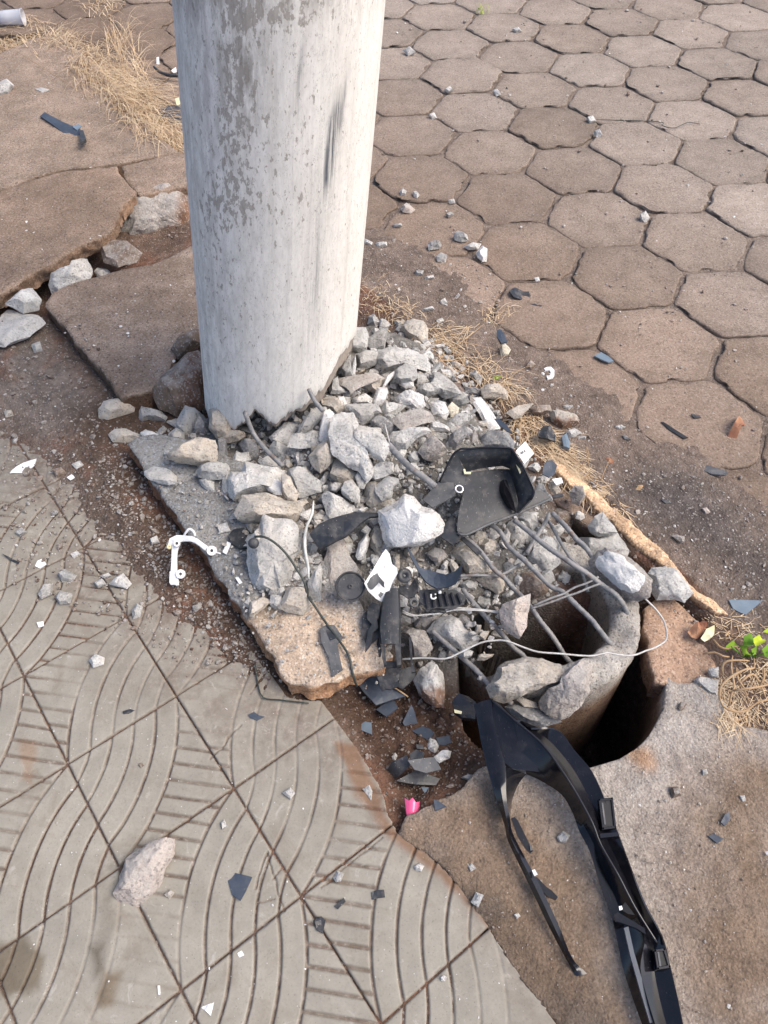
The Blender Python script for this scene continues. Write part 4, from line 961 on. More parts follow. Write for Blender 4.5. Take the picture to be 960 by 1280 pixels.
# --- front of the heap
rock('F', [(370, 670), (400, 620), (450, 640), (540, 650), (580, 720), (600, 780), (540, 850), (470, 840), (430, 720)], 'm', .02)
rock('F', [(575, 650), (640, 570), (740, 540), (820, 560), (900, 650), (960, 700), (930, 730), (830, 790), (760, 760), (680, 710)], 'l', .015, .4, 'blue grey lump between the two steel wires right of the black bracket')
rock('F', [(560, 70), (620, 30), (680, 40), (715, 90), (650, 140), (600, 120)], 'm', .01)
rock('F', [(670, 160), (700, 115), (725, 130), (715, 180), (690, 190)], 'l', .01)
rock('F', [(740, 110), (790, 150), (815, 210), (760, 220), (730, 160)], 't', .01)
rock('F', [(740, 60), (810, 20), (900, 40), (970, 100), (990, 220), (880, 210), (820, 150)], 't', .0)
rock('F', [(810, 300), (860, 275), (940, 290), (930, 340), (850, 345)], 'g', .01)
rock('F', [(305, 100), (330, 70), (355, 80), (355, 180), (320, 180)], 't', .01)
rock('F', [(840, 380), (880, 370), (920, 400), (880, 450)], 'g', .005)
rock('F', [(480, 620), (500, 560), (640, 530), (650, 570), (600, 620), (540, 650)], 'm', .0)
rock('L', [(470, 150), (500, 90), (570, 45), (600, 60), (640, 120), (650, 220), (640, 300), (600, 300), (540, 270), (500, 230)], 'l', .03, .42, 'pointed stone with a brown lower half standing in the soil pit', stain=low)
rock('L', [(545, 530), (565, 485), (600, 510), (620, 555), (590, 580), (550, 560)], 'l', .0)
rock('L', [(585, 610), (640, 570), (690, 570), (680, 610), (620, 640)], 'w', .01)
rock('L', [(335, 605), (355, 580), (370, 600), (350, 640)], 'l')
rock('L', [(800, 40), (870, 5), (950, 60), (920, 85), (830, 80)], 't', .01, None, None, True)
rock('L', [(750, 730), (790, 710), (830, 715), (800, 750)], 'g')
rock('L', [(160, 800), (200, 775), (217, 810), (210, 865), (185, 830)], 'l', 0, None, None, True)
# --- among the steel bars
rock('G', [(470, 340), (500, 270), (600, 190), (680, 200), (720, 250), (700, 330), (730, 380), (640, 440), (580, 420), (560, 390), (500, 370)], 'l', .0, .4, 'pale lump held between the two upper reinforcing bars')
rock('G', [(-30, 300), (0, 280), (60, 300), (150, 360), (210, 430), (190, 470), (20, 465)], 't', .0)
rock('G', [(90, 500), (230, 480), (300, 510), (290, 590), (250, 610), (160, 560)], 't', .0)
rock('G', [(420, 560), (440, 470), (520, 450), (640, 540), (620, 600), (520, 640), (430, 600)], 'b', .005)
rock('G', [(320, 100), (370, 60), (450, 90), (510, 190), (430, 240), (360, 200)], 'g', .0)
rock('G', [(380, 50), (450, 0), (540, 0), (550, 80), (510, 150), (440, 80)], 'l', .0)
rock('G', [(125, 250), (170, 200), (240, 210), (260, 270), (200, 320), (140, 300)], 't', .0)
rock('G', [(50, 200), (100, 140), (160, 150), (160, 190), (90, 230)], 't', .0)
rock('G', [(285, 170), (320, 120), (350, 160), (340, 230), (300, 230)], 'l', .0)
rock('G', [(720, 470), (740, 440), (800, 480), (780, 530), (740, 530)], 'l', .0)
rock('G', [(85, 680), (100, 610), (190, 650), (200, 700), (140, 720)], 'g', .0)
rock('G', [(0, 540), (50, 515), (105, 540), (80, 580), (0, 585)], 'g', .0)
rock('G', [(270, 740), (300, 690), (430, 640), (490, 620), (495, 670), (470, 760), (470, 860), (410, 950), (330, 910), (290, 860)], 'p', .03, .4, 'bright pale stone balanced on the bars at the edge of the hole', cuts=5, z=.03)
rock('H', [(70, 600), (100, 560), (140, 450), (190, 400), (360, 375), (480, 400), (590, 410), (620, 480), (590, 530), (500, 580), (380, 620), (300, 660), (190, 690), (90, 670)], 't', .03, .36, 'big rough tan stone lying across the front of the pole stub', cuts=4, rough=.06, z=.0)
rock('H', [(455, 690), (490, 640), (600, 590), (610, 510), (660, 470), (760, 395), (830, 440), (820, 520), (800, 640), (740, 740), (660, 820), (580, 830), (500, 790), (460, 750)], 'm', .02, .34, 'mottled grey stone wedged against the front rim of the stub', cuts=5, rough=.06, z=.0)
rock('H', [(200, 750), (260, 720), (450, 760), (560, 820), (600, 850), (480, 890), (350, 870), (270, 820)], 'd', .0, .3, z=-.02)
rock('H', [(280, 690), (310, 670), (420, 710), (430, 750), (330, 740)], 't', .0, None, None, True, z=.0)
rock('I', [(170, 180), (205, 130), (255, 100), (300, 160), (340, 215), (290, 240), (220, 240), (180, 215)], 'g', .02, .45, 'grey stone with a bright right side in the soil beside the kerb strip')
rock('I', [(100, 290), (130, 250), (230, 255), (340, 225), (385, 290), (405, 320), (390, 360), (280, 330), (240, 350), (200, 400), (130, 370)], 'g', .01, .4, 'wide grey stone behind the white topped one on the stub')
rock('I', [(185, 400), (235, 340), (280, 325), (400, 365), (470, 420), (540, 500), (530, 600), (450, 615), (370, 590), (300, 540), (210, 470)], 'm', .015, .42, 'large stone with a bright white top on the right rim of the stub', cuts=5, paint=1.35, z=.03)
rock('I', [(530, 470), (560, 430), (640, 420), (700, 450), (790, 580), (740, 630), (680, 610), (590, 610), (550, 560)], 'l', .02, .42, 'grey stone with a pale right edge touching the kerb strip')
rock('I', [(0, 460), (40, 450), (60, 490), (30, 530)], 'l', .0)
rock('I', [(850, 75), (880, 70), (900, 95), (875, 110)], 'p')
rock('I', [(670, 240), (700, 232), (745, 245), (745, 275), (720, 285)], 'm')
# --- back right of the heap, in the dry grass
rock('J', [(290, 590), (370, 580), (440, 690), (510, 800), (430, 820), (390, 760), (340, 680)], 'w', .015, .12, 'long bright white painted flake in the dry grass above the black tray', True, cuts=2)
rock('J', [(110, 670), (150, 620), (200, 660), (190, 720), (140, 730)], 'c', .01)
rock('J', [(90, 800), (190, 700), (260, 700), (270, 760), (160, 860)], 'g', .01)
rock('J', [(120, 950), (140, 860), (240, 800), (310, 850), (240, 890), (180, 960)], 'd', .02)
rock('J', [(560, 690), (640, 650), (760, 625), (720, 670), (660, 730), (620, 740)], 't', .02, .15, 'thin pale pointed flake sticking out of the dry grass', True)
rock('J', [(725, 660), (780, 640), (880, 640), (890, 680), (820, 715), (750, 700)], 'b', .01)
rock('K', [(280, 90), (340, 80), (480, 110), (490, 130), (500, 170), (380, 230), (310, 170)], 't', .0, .42, 'brown chunk with a pale top edge on the street soil above the kerb strip', stain=low)
rock('J', [(375, 530), (400, 490), (480, 480), (560, 540), (570, 590), (480, 580), (390, 580)], 't', .01)
rock('J', [(0, 400), (60, 400), (160, 470), (220, 560), (100, 580), (30, 540)], 'g', .01)
rock('J', [(360, 900), (440, 840), (560, 850), (610, 920), (600, 960), (380, 960)], 'd', .02)
rock('J', [(250, 500), (330, 500), (370, 540), (350, 570), (250, 560)], 'd', .0)
rock('J', [(510, 250), (520, 190), (550, 175), (590, 220), (570, 260), (530, 280)], 'c', .0)
rock('J', [(690, 360), (700, 340), (740, 300), (780, 340), (740, 380)], 'b', .0)
rock('J', [(0, 190), (100, 175), (90, 205), (40, 220)], 'l', .005)
rock('J', [(80, 220), (110, 195), (150, 240), (110, 255)], 'g', .005)
rock('K', [(400, 240), (470, 215), (520, 240), (470, 275), (430, 280)], 'l')
rock('K', [(490, 275), (555, 275), (550, 292), (500, 292)], 'l')
rock('K', [(430, 690), (470, 650), (530, 650), (550, 720), (500, 790), (450, 770)], 'm', .02)
rock('K', [(280, 610), (320, 605), (370, 680), (330, 700), (290, 680)], 't', .03)
rock('K', [(300, 820), (400, 760), (450, 820), (470, 900), (430, 970), (330, 970)], 'b', .01)
rock('K', [(385, 55), (420, 35), (455, 50), (420, 75)], 'l')
rock('K', [(770, 205), (800, 185), (850, 200), (820, 225)], 'l')
rock('K', [(825, 265), (850, 262), (890, 300), (850, 302)], 'd')
# --- loose stones on the street
for q, t in [([(470, 340), (490, 330), (530, 345), (535, 370), (505, 380), (475, 370)], 'g'), ([(350, 385), (375, 377), (412, 390), (405, 405), (355, 415)], 'g'), ([(390, 445), (410, 428), (438, 440), (430, 475), (395, 470)], 'g'), ([(575, 425), (600, 400), (625, 410), (622, 465), (600, 470), (580, 450)], 'w'), ([(515, 400), (560, 380), (595, 385), (580, 410), (540, 415)], 'l'), ([(290, 510), (330, 510), (325, 530), (295, 530)], 'g'), ([(110, 380), (160, 378), (160, 398), (120, 402)], 'l'), ([(60, 365), (95, 380), (90, 392), (60, 385)], 'l'), ([(220, 145), (235, 130), (252, 145), (245, 165), (225, 165)], 'l'), ([(280, 150), (295, 143), (312, 160), (300, 177), (285, 170)], 'l'), ([(430, 250), (455, 238), (470, 250), (445, 265)], 'g'), ([(445, 185), (470, 180), (475, 200), (450, 203)], 'l'), ([(225, 220), (250, 198), (290, 230), (270, 245), (235, 240)], 'p'), ([(390, 740), (415, 728), (425, 745), (400, 752)], 'l'), ([(335, 540), (375, 530), (380, 545), (345, 553)], 'l'), ([(405, 655), (430, 640), (440, 660), (415, 670)], 'l'), ([(470, 640), (490, 615), (498, 625), (480, 645)], 'l'), ([(185, 300), (225, 292), (232, 304), (195, 310)], 'g'), ([(320, 690), (370, 675), (380, 690), (330, 698)], 'l'), ([(840, 545), (860, 540), (868, 558), (850, 565)], 'w')]:
    rock('Q', q, t)
rock('S', [(255, 490), (285, 483), (300, 497), (275, 508)], 'l'); rock('S', [(285, 535), (300, 533), (325, 550), (300, 558)], 'd'); rock('S', [(15, 395), (35, 390), (58, 402), (30, 415)], 'l')
for q in ([(503, 62), (513, 60), (519, 65), (510, 69)], [(640, 36), (648, 34), (652, 39), (645, 42)], [(733, 148), (741, 145), (745, 151), (737, 154)], [(742, 165), (750, 163), (753, 169), (745, 172)], [(800, 268), (807, 264), (812, 272), (806, 279), (801, 276)], [(536, 143), (543, 141), (546, 147), (540, 149)], [(616, 114), (622, 112), (626, 117), (620, 120)], [(555, 112), (562, 108), (566, 113), (560, 116)]):
    rock('P', q, 'l')
# --- loose stones on the tiles and the apron
for q, t in [([(330, 600), (345, 580), (370, 570), (395, 600), (380, 615)], 'l'), ([(115, 630), (130, 605), (158, 600), (155, 630), (125, 645)], 'g'), ([(165, 640), (180, 620), (215, 630), (210, 660), (180, 660)], 'g'), ([(175, 570), (190, 555), (228, 575), (215, 595), (185, 590)], 'g'), ([(395, 680), (410, 658), (428, 670), (420, 700), (400, 705)], 'g'), ([(268, 830), (285, 810), (312, 820), (310, 840), (280, 850)], 'l'), ([(450, 465), (470, 455), (478, 475), (455, 485)], 'l'), ([(212, 510), (230, 500), (243, 512), (222, 523)], 'l'), ([(45, 445), (65, 430), (80, 445), (60, 458)], 'g'), ([(155, 255), (185, 250), (200, 270), (170, 280)], 'b'), ([(300, 575), (325, 566), (335, 578), (312, 583)], 'g'), ([(280, 595), (305, 583), (318, 600), (295, 612)], 'g'), ([(215, 240), (240, 232), (252, 245), (230, 255)], 'l'), ([(12, 80), (35, 78), (40, 95), (18, 100)], 't')]:
    rock('R', q, t)
rock('T', [(345, 545), (360, 490), (420, 450), (470, 432), (493, 440), (490, 480), (470, 520), (450, 570), (400, 630), (375, 620), (340, 600), (330, 580)], 'p', 0, .26, 'large pinkish white stone lying on the tiles at a joint crossing', cuts=5, rough=.06)
for q, t in [([(808, 300), (830, 285), (843, 300), (830, 318)], 'l'), ([(630, 385), (640, 375), (650, 395), (635, 405)], 'g'), ([(470, 590), (485, 575), (500, 585), (485, 603)], 't'), ([(395, 218), (404, 213), (412, 220), (404, 228)], 'b')]:
    rock('T', q, t)
rock('V', [(180, 745), (230, 715), (290, 720), (385, 740), (380, 875), (320, 850), (260, 800)], 'l', .01, .3, 'pale wedge stone at the apron corner beside the dry roots', flat=True)
rock('V', [(300, 650), (390, 630), (390, 720), (320, 715)], 'l', .005)
rock('V', [(55, 970), (70, 930), (110, 922), (120, 945), (95, 990), (65, 995)], 'b')
rock('X', [(328, 495), (345, 478), (365, 490), (355, 510), (335, 510)], 'l'); rock('X', [(70, 690), (85, 662), (105, 670), (90, 705)], 'g'); rock('X', [(665, 345), (690, 345), (698, 370), (675, 378)], 'b')
rock('X', [(760, 292), (775, 290), (780, 305), (765, 310)], 'g'); rock('X', [(875, 372), (890, 370), (893, 388), (880, 390)], 'l'); rock('X', [(60, 582), (72, 575), (84, 588), (68, 598)], 'l')
rock('Y', [(435, 235), (460, 217), (480, 230), (468, 255), (442, 250)], 'l'); rock('Y', [(60, 285), (80, 255), (110, 265), (95, 300), (75, 305)], 'l'); rock('Y', [(555, 745), (570, 735), (585, 745), (575, 762), (560, 760)], 'l')
rock('Y', [(895, 455), (915, 448), (925, 462), (908, 473)], 'l')
# ------------------------------------------------------------------ thin pieces, bars, wires
from mathutils.geometry import delaunay_2d_cdt
def mat_plastic(name, c1, c2, rough=0.4, dust=0.25, spec=0.5, rvar=0.35, ab=0.12):
    s = NT(name); v = s.geo(); n = s.noise(v, 60, 6, 0.65); n2 = s.noise(v, 300, 4, 0.6); n3 = s.noise(v, 18, 4, 0.6)
    c = s.ramp(n3, [(0.35, c1), (0.65, c2)])
    c = s.mix(s.ramp(n, [(0.50, 0.0), (0.72, dust)]), c, (0.24, 0.215, 0.19))
    c = s.mix(s.ramp(s.voro(v, 110), [(0.05, min(1, dust*2.2)), (0.10, 0.0)]), c, (0.45, 0.43, 0.40))
    sc = s.noise(s.coord('Object', (900, 60, 300), (0.3, 0.2, 0.9)), 1.0, 3, 0.5); sc2 = s.noise(v, 14, 3, 0.5)
    c = s.mix(s.math('MULTIPLY', s.ramp(sc, [(0.66, 0.0), (0.72, min(1, dust*2.0))]), s.ramp(sc2, [(0.42, 0.0), (0.58, 1.0)])), c, (0.33, 0.33, 0.33))
    r = s.math('ADD', s.math('MULTIPLY', n, rvar), rough-0.5*rvar)
    return s.done(c, r, s.bump(s.math('ADD', n2, s.math('MULTIPLY', n, 1.2)), ab, 0.0015), spec=spec)
M_blk = mat_plastic('matt_black_plastic', (0.016, 0.018, 0.021), (0.028, 0.031, 0.037), 0.48, 0.30)
M_gloss = mat_plastic('gloss_black_plastic', (0.005, 0.005, 0.007), (0.009, 0.009, 0.012), 0.13, 0.035, 0.5, 0.10, 0.03)
M_blue = mat_plastic('dark_blue_grey_plastic', (0.034, 0.046, 0.066), (0.050, 0.064, 0.088), 0.5, 0.15)
M_dusty = mat_plastic('dusty_grey_plastic', (0.060, 0.064, 0.068), (0.11, 0.112, 0.115), 0.62, 0.5)
M_white = mat_plastic('white_plastic', (0.72, 0.72, 0.71), (0.80, 0.80, 0.79), 0.45, 0.18)
M_glass = mat_plastic('blue_grey_glass', (0.13, 0.17, 0.21), (0.17, 0.22, 0.26), 0.18, 0.12)
M_pink = mat_plastic('red_lens_plastic', (0.72, 0.07, 0.20), (0.82, 0.16, 0.32), 0.16, 0.02, 0.7)
M_leafd = mat_plastic('dry_leaf', (0.24, 0.10, 0.065), (0.38, 0.22, 0.13), 0.8, 0.1, 0.1)
M_petal = mat_plastic('pale_petal', (0.66, 0.60, 0.34), (0.74, 0.70, 0.50), 0.7, 0.05, 0.2)
def mat_steel(name, a, b, rough=0.45, metal=0.6):
    s = NT(name); v = s.geo(); n = s.noise(v, 90, 6, 0.7); n2 = s.noise(v, 20, 4, 0.6)
    c = s.ramp(n, [(0.3, a), (0.65, b)]); c = s.mix(s.ramp(n2, [(0.50, 0.0), (0.68, 0.6)]), c, (0.30, 0.285, 0.265)); c = s.mix(s.ramp(s.noise(v, 35, 6, 0.7), [(0.56, 0.0), (0.66, 0.75 if 'bar' in name else 0.3)]), c, (0.15, 0.085, 0.05))
    return s.done(c, s.math('ADD', s.math('MULTIPLY', n, 0.4), rough-0.2), s.bump(n, 0.4, 0.002), spec=0.5, metal=metal)
M_rebar = mat_steel('dusty_steel_bar', (0.11, 0.112, 0.115), (0.29, 0.285, 0.28), 0.65, 0.15)
M_wire = mat_steel('bright_wire', (0.36, 0.35, 0.33), (0.58, 0.57, 0.54), 0.5, 0.2)
M_cable = mat_plastic('black_cable', (0.02, 0.026, 0.022), (0.035, 0.045, 0.038), 0.5, 0.2)
M_white_cable = mat_plastic('frayed_pale_cable', (0.36, 0.38, 0.36), (0.62, 0.62, 0.58), 0.6, 0.5)
M_root = mat_plastic('dry_root', (0.34, 0.22, 0.12), (0.46, 0.32, 0.19), 0.8, 0.15, 0.15)
M_chrome = mat_steel('silver_clip', (0.55, 0.56, 0.57), (0.8, 0.8, 0.8), 0.3, 0.8)

def frame(n):
    n = np.array(n, float); n /= np.linalg.norm(n); a = np.array((0, 1.0, 0)) if abs(n[1]) < .9 else np.array((1.0, 0, 0))
    e1 = np.cross(a, n); e1 /= np.linalg.norm(e1); return e1, np.cross(n, e1), n
def sheet(name, poly2, thick, mat, bend=(0, 0), jag=0.0, seed=0, cell=None, wav=0.0, tone=None):
    """thin sheet in its own plane (numpy verts, faces)"""
    poly2 = np.asarray(poly2, float); sz = np.ptp(poly2, 0).max(); cell = cell or sz/9
    B = []
    for i in range(len(poly2)):
        a, b = poly2[i], poly2[(i+1) % len(poly2)]; k = max(1, int(np.linalg.norm(b-a)/cell))
        for j in range(k): B.append(a+(b-a)*j/k)
    B = np.array(B)
    if jag: B = B+jag*np.stack([vnoise(np.stack([B[:, 0]/sz*14, B[:, 1]/sz*14, B[:, 0]*0+seed], 1), 1), vnoise(np.stack([B[:, 0]/sz*14, B[:, 1]/sz*14, B[:, 0]*0+seed+9], 1), 2)], 1)
    lo, hi = B.min(0), B.max(0); gx, gy = np.meshgrid(np.arange(lo[0]+cell/2, hi[0], cell), np.arange(lo[1]+cell/2, hi[1], cell))
    inn = np.stack([gx.ravel(), gy.ravel()], 1)
    if len(inn): inn = inn[sdf(B, inn[:, 0], inn[:, 1]) < -cell*0.35]
    pts = np.concatenate([B, inn]) if len(inn) else B
    nb = len(B)
    vo, eo, fo, *_ = delaunay_2d_cdt([Vector(q) for q in pts], [], [list(range(nb))], 1, 1e-7)
    v2 = np.array([q[:] for q in vo]); F = [tuple(f) for f in fo]
    x, y = v2[:, 0], v2[:, 1]; c = B.mean(0)
    z = bend[0]*((x-c[0])**2)/sz+bend[1]*((y-c[1])**2)/sz+wav*sz*fbm(np.stack([x/sz*2.2, y/sz*2.2, x*0+seed], 1), 2, 3)
    n = len(v2); V = np.concatenate([np.stack([x, y, z], 1), np.stack([x, y, z-thick], 1)])
    edges = {}
    F2 = []
    for f in F:
        a = v2[f[1]]-v2[f[0]]; b = v2[f[2]]-v2[f[0]]
        if a[0]*b[1]-a[1]*b[0] < 0: f = f[::-1]
        F2.append(f)
        for i in range(len(f)): edges[(f[i], f[(i+1) % len(f)])] = 1
    FF = F2+[tuple(n+i for i in f[::-1]) for f in F2]
    for (a, b) in edges:
        if (b, a) not in edges: FF.append((b, a, n+a, n+b))
    return V, FF
def bevel(o, w=0.0008, seg=2):
    m = o.modifiers.new('bevel', 'BEVEL'); m.width = w; m.segments = seg; m.limit_method = 'ANGLE'; m.angle_limit = math.radians(50); m.harden_normals = False
def plate(key, pts, mat, name, label, cat, thick=0.0025, z=None, lift=0.0, tilt=None, bend=(0, 0), jag=0.0, wav=0.03, parent=None, group=None, smooth=False):
    px = np.array(reg(key, pts)); c = px.mean(0)
    z0 = (surf_z(*c) if z is None else z)+lift+thick
    P = U(*c, z0); sd = int(abs(px.sum()*3)) % 997; rg = np.random.default_rng(sd)
    n = np.array(tilt, float) if tilt is not None else np.array([rg.normal(0, .1), rg.normal(0, .1), 1.0])
    e1, e2, n = frame(n); q = []
    for x, y in px:
        d = ray(x, y); s = ((P-CAMP)@n)/(d@n); w_ = CAMP+s*d-P; q.append((w_@e1, w_@e2))
    V, F = sheet(name, q, thick, mat, bend, jag, sd, wav=wav)
    Vw = V[:, :1]*e1+V[:, 1:2]*e2+V[:, 2:]*n
    o = mesh_np(name, Vw+(P if parent is not None else 0), F, mat, smooth, loc=None if parent is not None else P, parent=parent)
    if smooth: o.data.set_sharp_from_angle(angle=math.radians(40))
    if label: tag(o, label, cat, group)
    return o
def tube_mesh(path, rad, nseg=8, ribs=0.0, cap=True, rp=0.009):
    path = np.asarray(path, float)
    # resample with catmull-rom
    P = np.concatenate([[2*path[0]-path[1]], path, [2*path[-1]-path[-2]]]); out = []
    L = np.linalg.norm(np.diff(path, axis=0), axis=1)
    for i in range(1, len(P)-2):
        k = max(2, int(L[i-1]/(rp/2 if ribs else 0.008)))
        for t in np.linspace(0, 1, k, endpoint=False):
            a, b, c, d = P[i-1:i+3]
            out.append(0.5*((2*b)+(-a+c)*t+(2*a-5*b+4*c-d)*t*t+(-a+3*b-3*c+d)*t**3))
    out.append(path[-1]); C = np.array(out); n = len(C)
    T = np.gradient(C, axis=0); T /= np.linalg.norm(T, axis=1)[:, None]+1e-12
    N = np.cross(T, (0.13, 0.21, 0.97)); N /= np.linalg.norm(N, axis=1)[:, None]+1e-9; B = np.cross(T, N)
    th = np.linspace(0, 2*np.pi, nseg, endpoint=False)
    r = np.full(n, rad) if np.isscalar(rad) else np.interp(np.linspace(0, 1, n), np.linspace(0, 1, len(rad)), rad)
    if ribs: r = r*(1+ribs*(np.arange(n) % 2))
    V = C[:, None]+r[:, None, None]*(np.cos(th)[None, :, None]*N[:, None]+np.sin(th)[None, :, None]*B[:, None])
    a = np.arange(n-1)[:, None]*nseg; i = np.arange(nseg)[None]; j = (i+1) % nseg
    F = [tuple(q) for q in np.stack([a+i, a+j, a+nseg+j, a+nseg+i], -1).reshape(-1, 4)]
    if cap: F += [tuple(range(nseg))[::-1], tuple((n-1)*nseg+k for k in range(nseg))]
    return V.reshape(-1, 3), F
def tube(name, pz, rad, mat, label=None, cat=None, parent=None, nseg=8, ribs=0.0, group=None):
    path = np.array([U(x, y, z) for x, y, z in pz])
    if name in ('steel_bar', 'steel_wire'):              # small random kinks
        P = [path[0]]
        for a, b in zip(path[:-1], path[1:]):
            k = max(1, int(np.linalg.norm(b-a)/.022)); P += [a+(b-a)*i/k for i in range(1, k+1)]
        P = np.array(P); am = .0016 if name == 'steel_bar' else .0012
        kk = np.random.default_rng(int(abs(path.sum())*1e4) % 9999).normal(0, am, P.shape); kk[0] = kk[-1] = 0; path = P+kk
    V, F = tube_mesh(path, rad, nseg, ribs)
    base = np.zeros(3) if parent is not None else V.mean(0)
    o = mesh_np(name, V-base, F, mat, True, parent=parent, loc=None if parent is not None else base)
    if label: tag(o, label, cat, group)
    return o
def join(parts):
    V = []; F = []; b = 0
    for v, f in parts:
        V.append(np.asarray(v)); F += [tuple(int(i)+b for i in q) for q in f]; b += len(v)
    return np.concatenate(V), F
def loft(rows, name, mat, parent, thick=0.0028, close=False, sub=3, loc=None, smooth=True):
    """rows of (px, py, z): a moulded skin through them"""
    R = np.array([[U(*q) for q in r] for r in rows])
    def up(A, k):           # catmull-rom along axis 0
        P = np.concatenate([[2*A[0]-A[1]], A, [2*A[-1]-A[-2]]]); o = []
        for i in range(1, len(P)-2):
            for t in np.linspace(0, 1, k, endpoint=False):
                a, b, c, d = P[i-1:i+3]; o.append(0.5*((2*b)+(-a+c)*t+(2*a-5*b+4*c-d)*t*t+(-a+3*b-3*c+d)*t**3))
        o.append(A[-1]); return np.array(o)
    R = up(R, sub); m, n = R.shape[:2]
    V = R.reshape(-1, 3); F = grid_faces(n, m)
    dx = np.gradient(R, axis=1); dy = np.gradient(R, axis=0); N = np.cross(dx, dy); N /= np.linalg.norm(N, axis=2)[..., None]+1e-12
    sgn = 1 if N[..., 2].mean() > 0 else -1; N = N.reshape(-1, 3)*sgn
    if sgn < 0: F = F[:, ::-1]
    V2 = np.concatenate([V, V-N*thick]); k = len(V)
    FF = [tuple(f) for f in F]+[tuple(k+i for i in f[::-1]) for f in F]
    E = {}
    for f in F:
        for i in range(4): E[(f[i], f[(i+1) % 4])] = 1
    for (a, b) in E:
        if (b, a) not in E: FF.append((b, a, k+a, k+b))
    base = np.zeros(3) if loc is None else np.asarray(loc)
    o = mesh_np(name, V2-base, FF, mat, smooth, parent=parent)
    if smooth: o.data.set_sharp_from_angle(angle=math.radians(48))
    return o
def ring_mesh(c, n, ro, ri, h, seg=40, dish=0.0, steps=None):
    """annulus or disc of height h along n"""
    e1, e2, n = frame(n); th = np.linspace(0, 2*np.pi, seg, endpoint=False)
    prof = [(ri, 0), (ro*.97, 0), (ro, h*.12), (ro, h*.88), (ro*.97, h), (ri, h)] if steps is None else steps
    V = [np.asarray(c)+r*(np.cos(t)*e1+np.sin(t)*e2)+z*n for r, z in prof for t in th]
    m = len(prof); F = []
    rng = range(m) if steps is None else range(m-1)
    for k in rng:
        k2 = (k+1) % m
        for i in range(seg): j = (i+1) % seg; F.append((k*seg+i, k*seg+j, k2*seg+j, k2*seg+i))
    if steps is not None: F.append(tuple((m-1)*seg+i for i in range(seg))); F.append(tuple(range(seg))[::-1])
    return np.array(V), F

# --- reinforcing bars of the snapped pole
G_B = 'steel bars torn out of the pole stub'
BARS = [([(643, 650, .085), (673, 675, .09), (703, 698, .088), (733, 718, .08), (753, 731, .07), (769, 743, .06), (781, 760, .045), (788, 778, .015)], .0062, 'thickest pale steel bar, bending down into the right rim of the stub'),
        ([(613, 655, .07), (635, 680, .068), (667, 712, .065), (703, 742, .06), (725, 760, .055), (750, 787, .045), (767, 808, .012)], .0058, 'long steel bar ending in the inner rim of the stub, second from the right'),
        ([(578, 670, .07), (602, 693, .066), (620, 713, .062), (652, 745, .05), (665, 760, .045), (688, 793, .02), (717, 832, -.02)], .0056, 'steel bar passing behind the bright balanced stone into the dark hole'),
        ([(578, 736, .045), (607, 772, .04), (628, 793, .02), (655, 823, -.01), (668, 845, -.04)], .0056, 'short steel bar running under the bright balanced stone towards the hole'),
        ([(540, 788, .02), (570, 815, .018), (592, 835, .02), (613, 858, .02), (640, 880, .01)], .0056, 'lowest steel bar, next to the top of the glossy black trim'),
        ([(690, 641, .075), (700, 651, .075), (721, 672, .07), (741, 699, .055), (752, 722, .04)], .006, 'steel bar beside the wide grey stone, uppermost on the right'),
        ([(686, 652, .05), (700, 676, .05), (712, 697, .045), (722, 706, .04), (735, 740, .02)], .0042, 'thin twisted steel bar below the uppermost one on the right'),
        ([(687, 642, .055), (672, 672, .05), (658, 692, .045)], .0055, 'short steel bar crossing behind the thickest pale one'),
        ([(574, 720, .05), (600, 720, .05), (613, 719, .05), (628, 717, .05), (650, 705, .05)], .0036, 'bent thin steel tie lying across two steel bars')]
for pz, rd, lab in BARS: tube('steel_bar', pz, rd*.78, M_rebar, lab, 'steel bar', nseg=10, ribs=.10, group=G_B)
tube('steel_bar', [(485, 555, .15), (500, 572, .148), (517, 587, .145), (530, 597, .142), (544, 608, .138)], .0062, M_rebar, 'dusty grey steel bar lying in the rubble left of the black tray', 'steel bar', nseg=10, ribs=.06)
tube('steel_wire', [(481, 530, .16), (484, 545, .155), (488, 558, .15)], .0016, M_wire, 'short thin wire standing up at the end of the dusty steel bar', 'wire')
tube('rebar', [(306, 515, .16), (312, 531, .13), (320, 547, .105), (337, 567, .095), (354, 583, .088)], .0048, M_rebar, parent=pole, nseg=10)
tube('rebar', [(386, 486, .19), (391, 497, .175), (398, 507, .165), (404, 514, .16)], .0046, M_rebar, parent=pole, nseg=10)
for pz, lab in [([(748, 721, .075), (720, 734, .072), (690, 748, .068), (667, 757, .06)], 'upper of two thin wires tied across the steel bars'), ([(752, 729, .072), (722, 740, .068), (690, 752, .062), (663, 761, .055)], 'lower of two thin wires tied across the steel bars')]:
    tube('steel_wire', pz, .0021, M_rebar, lab, 'wire')
for k, lab in ((0, 'upper of two twisted grey wires leaving the black bracket'), (1, 'lower of two twisted grey wires leaving the black bracket')):
    tube('steel_wire', [(503, 763+k*2.5, .06), (515, 767.5+k*2.5, .06), (533, 766.5+k*2.6, .06), (567, 761+k*2, .062), (582, 760+k*2, .06), (600, 763+k*1.5, .06), (626, 765+k*1.5, .055)], .0014, M_wire, lab, 'wire')
tube('steel_wire', [(503, 824, .04), (530, 823, .045), (557, 822, .05), (573, 815, .055), (600, 804, .06), (620, 800, .062), (633, 802, .062), (655, 808, .062), (673, 815, .062), (700, 817.5, .06), (727, 820, .058), (760, 818, .056), (790, 817, .05), (806, 815, .045), (821, 810, .04), (831, 799, .035), (833, 788, .03), (829, 774, .03), (819, 760, .035), (806, 748, .05)], .0017, M_wire, 'long pale wire looping over the hole and round its right rim', 'wire')
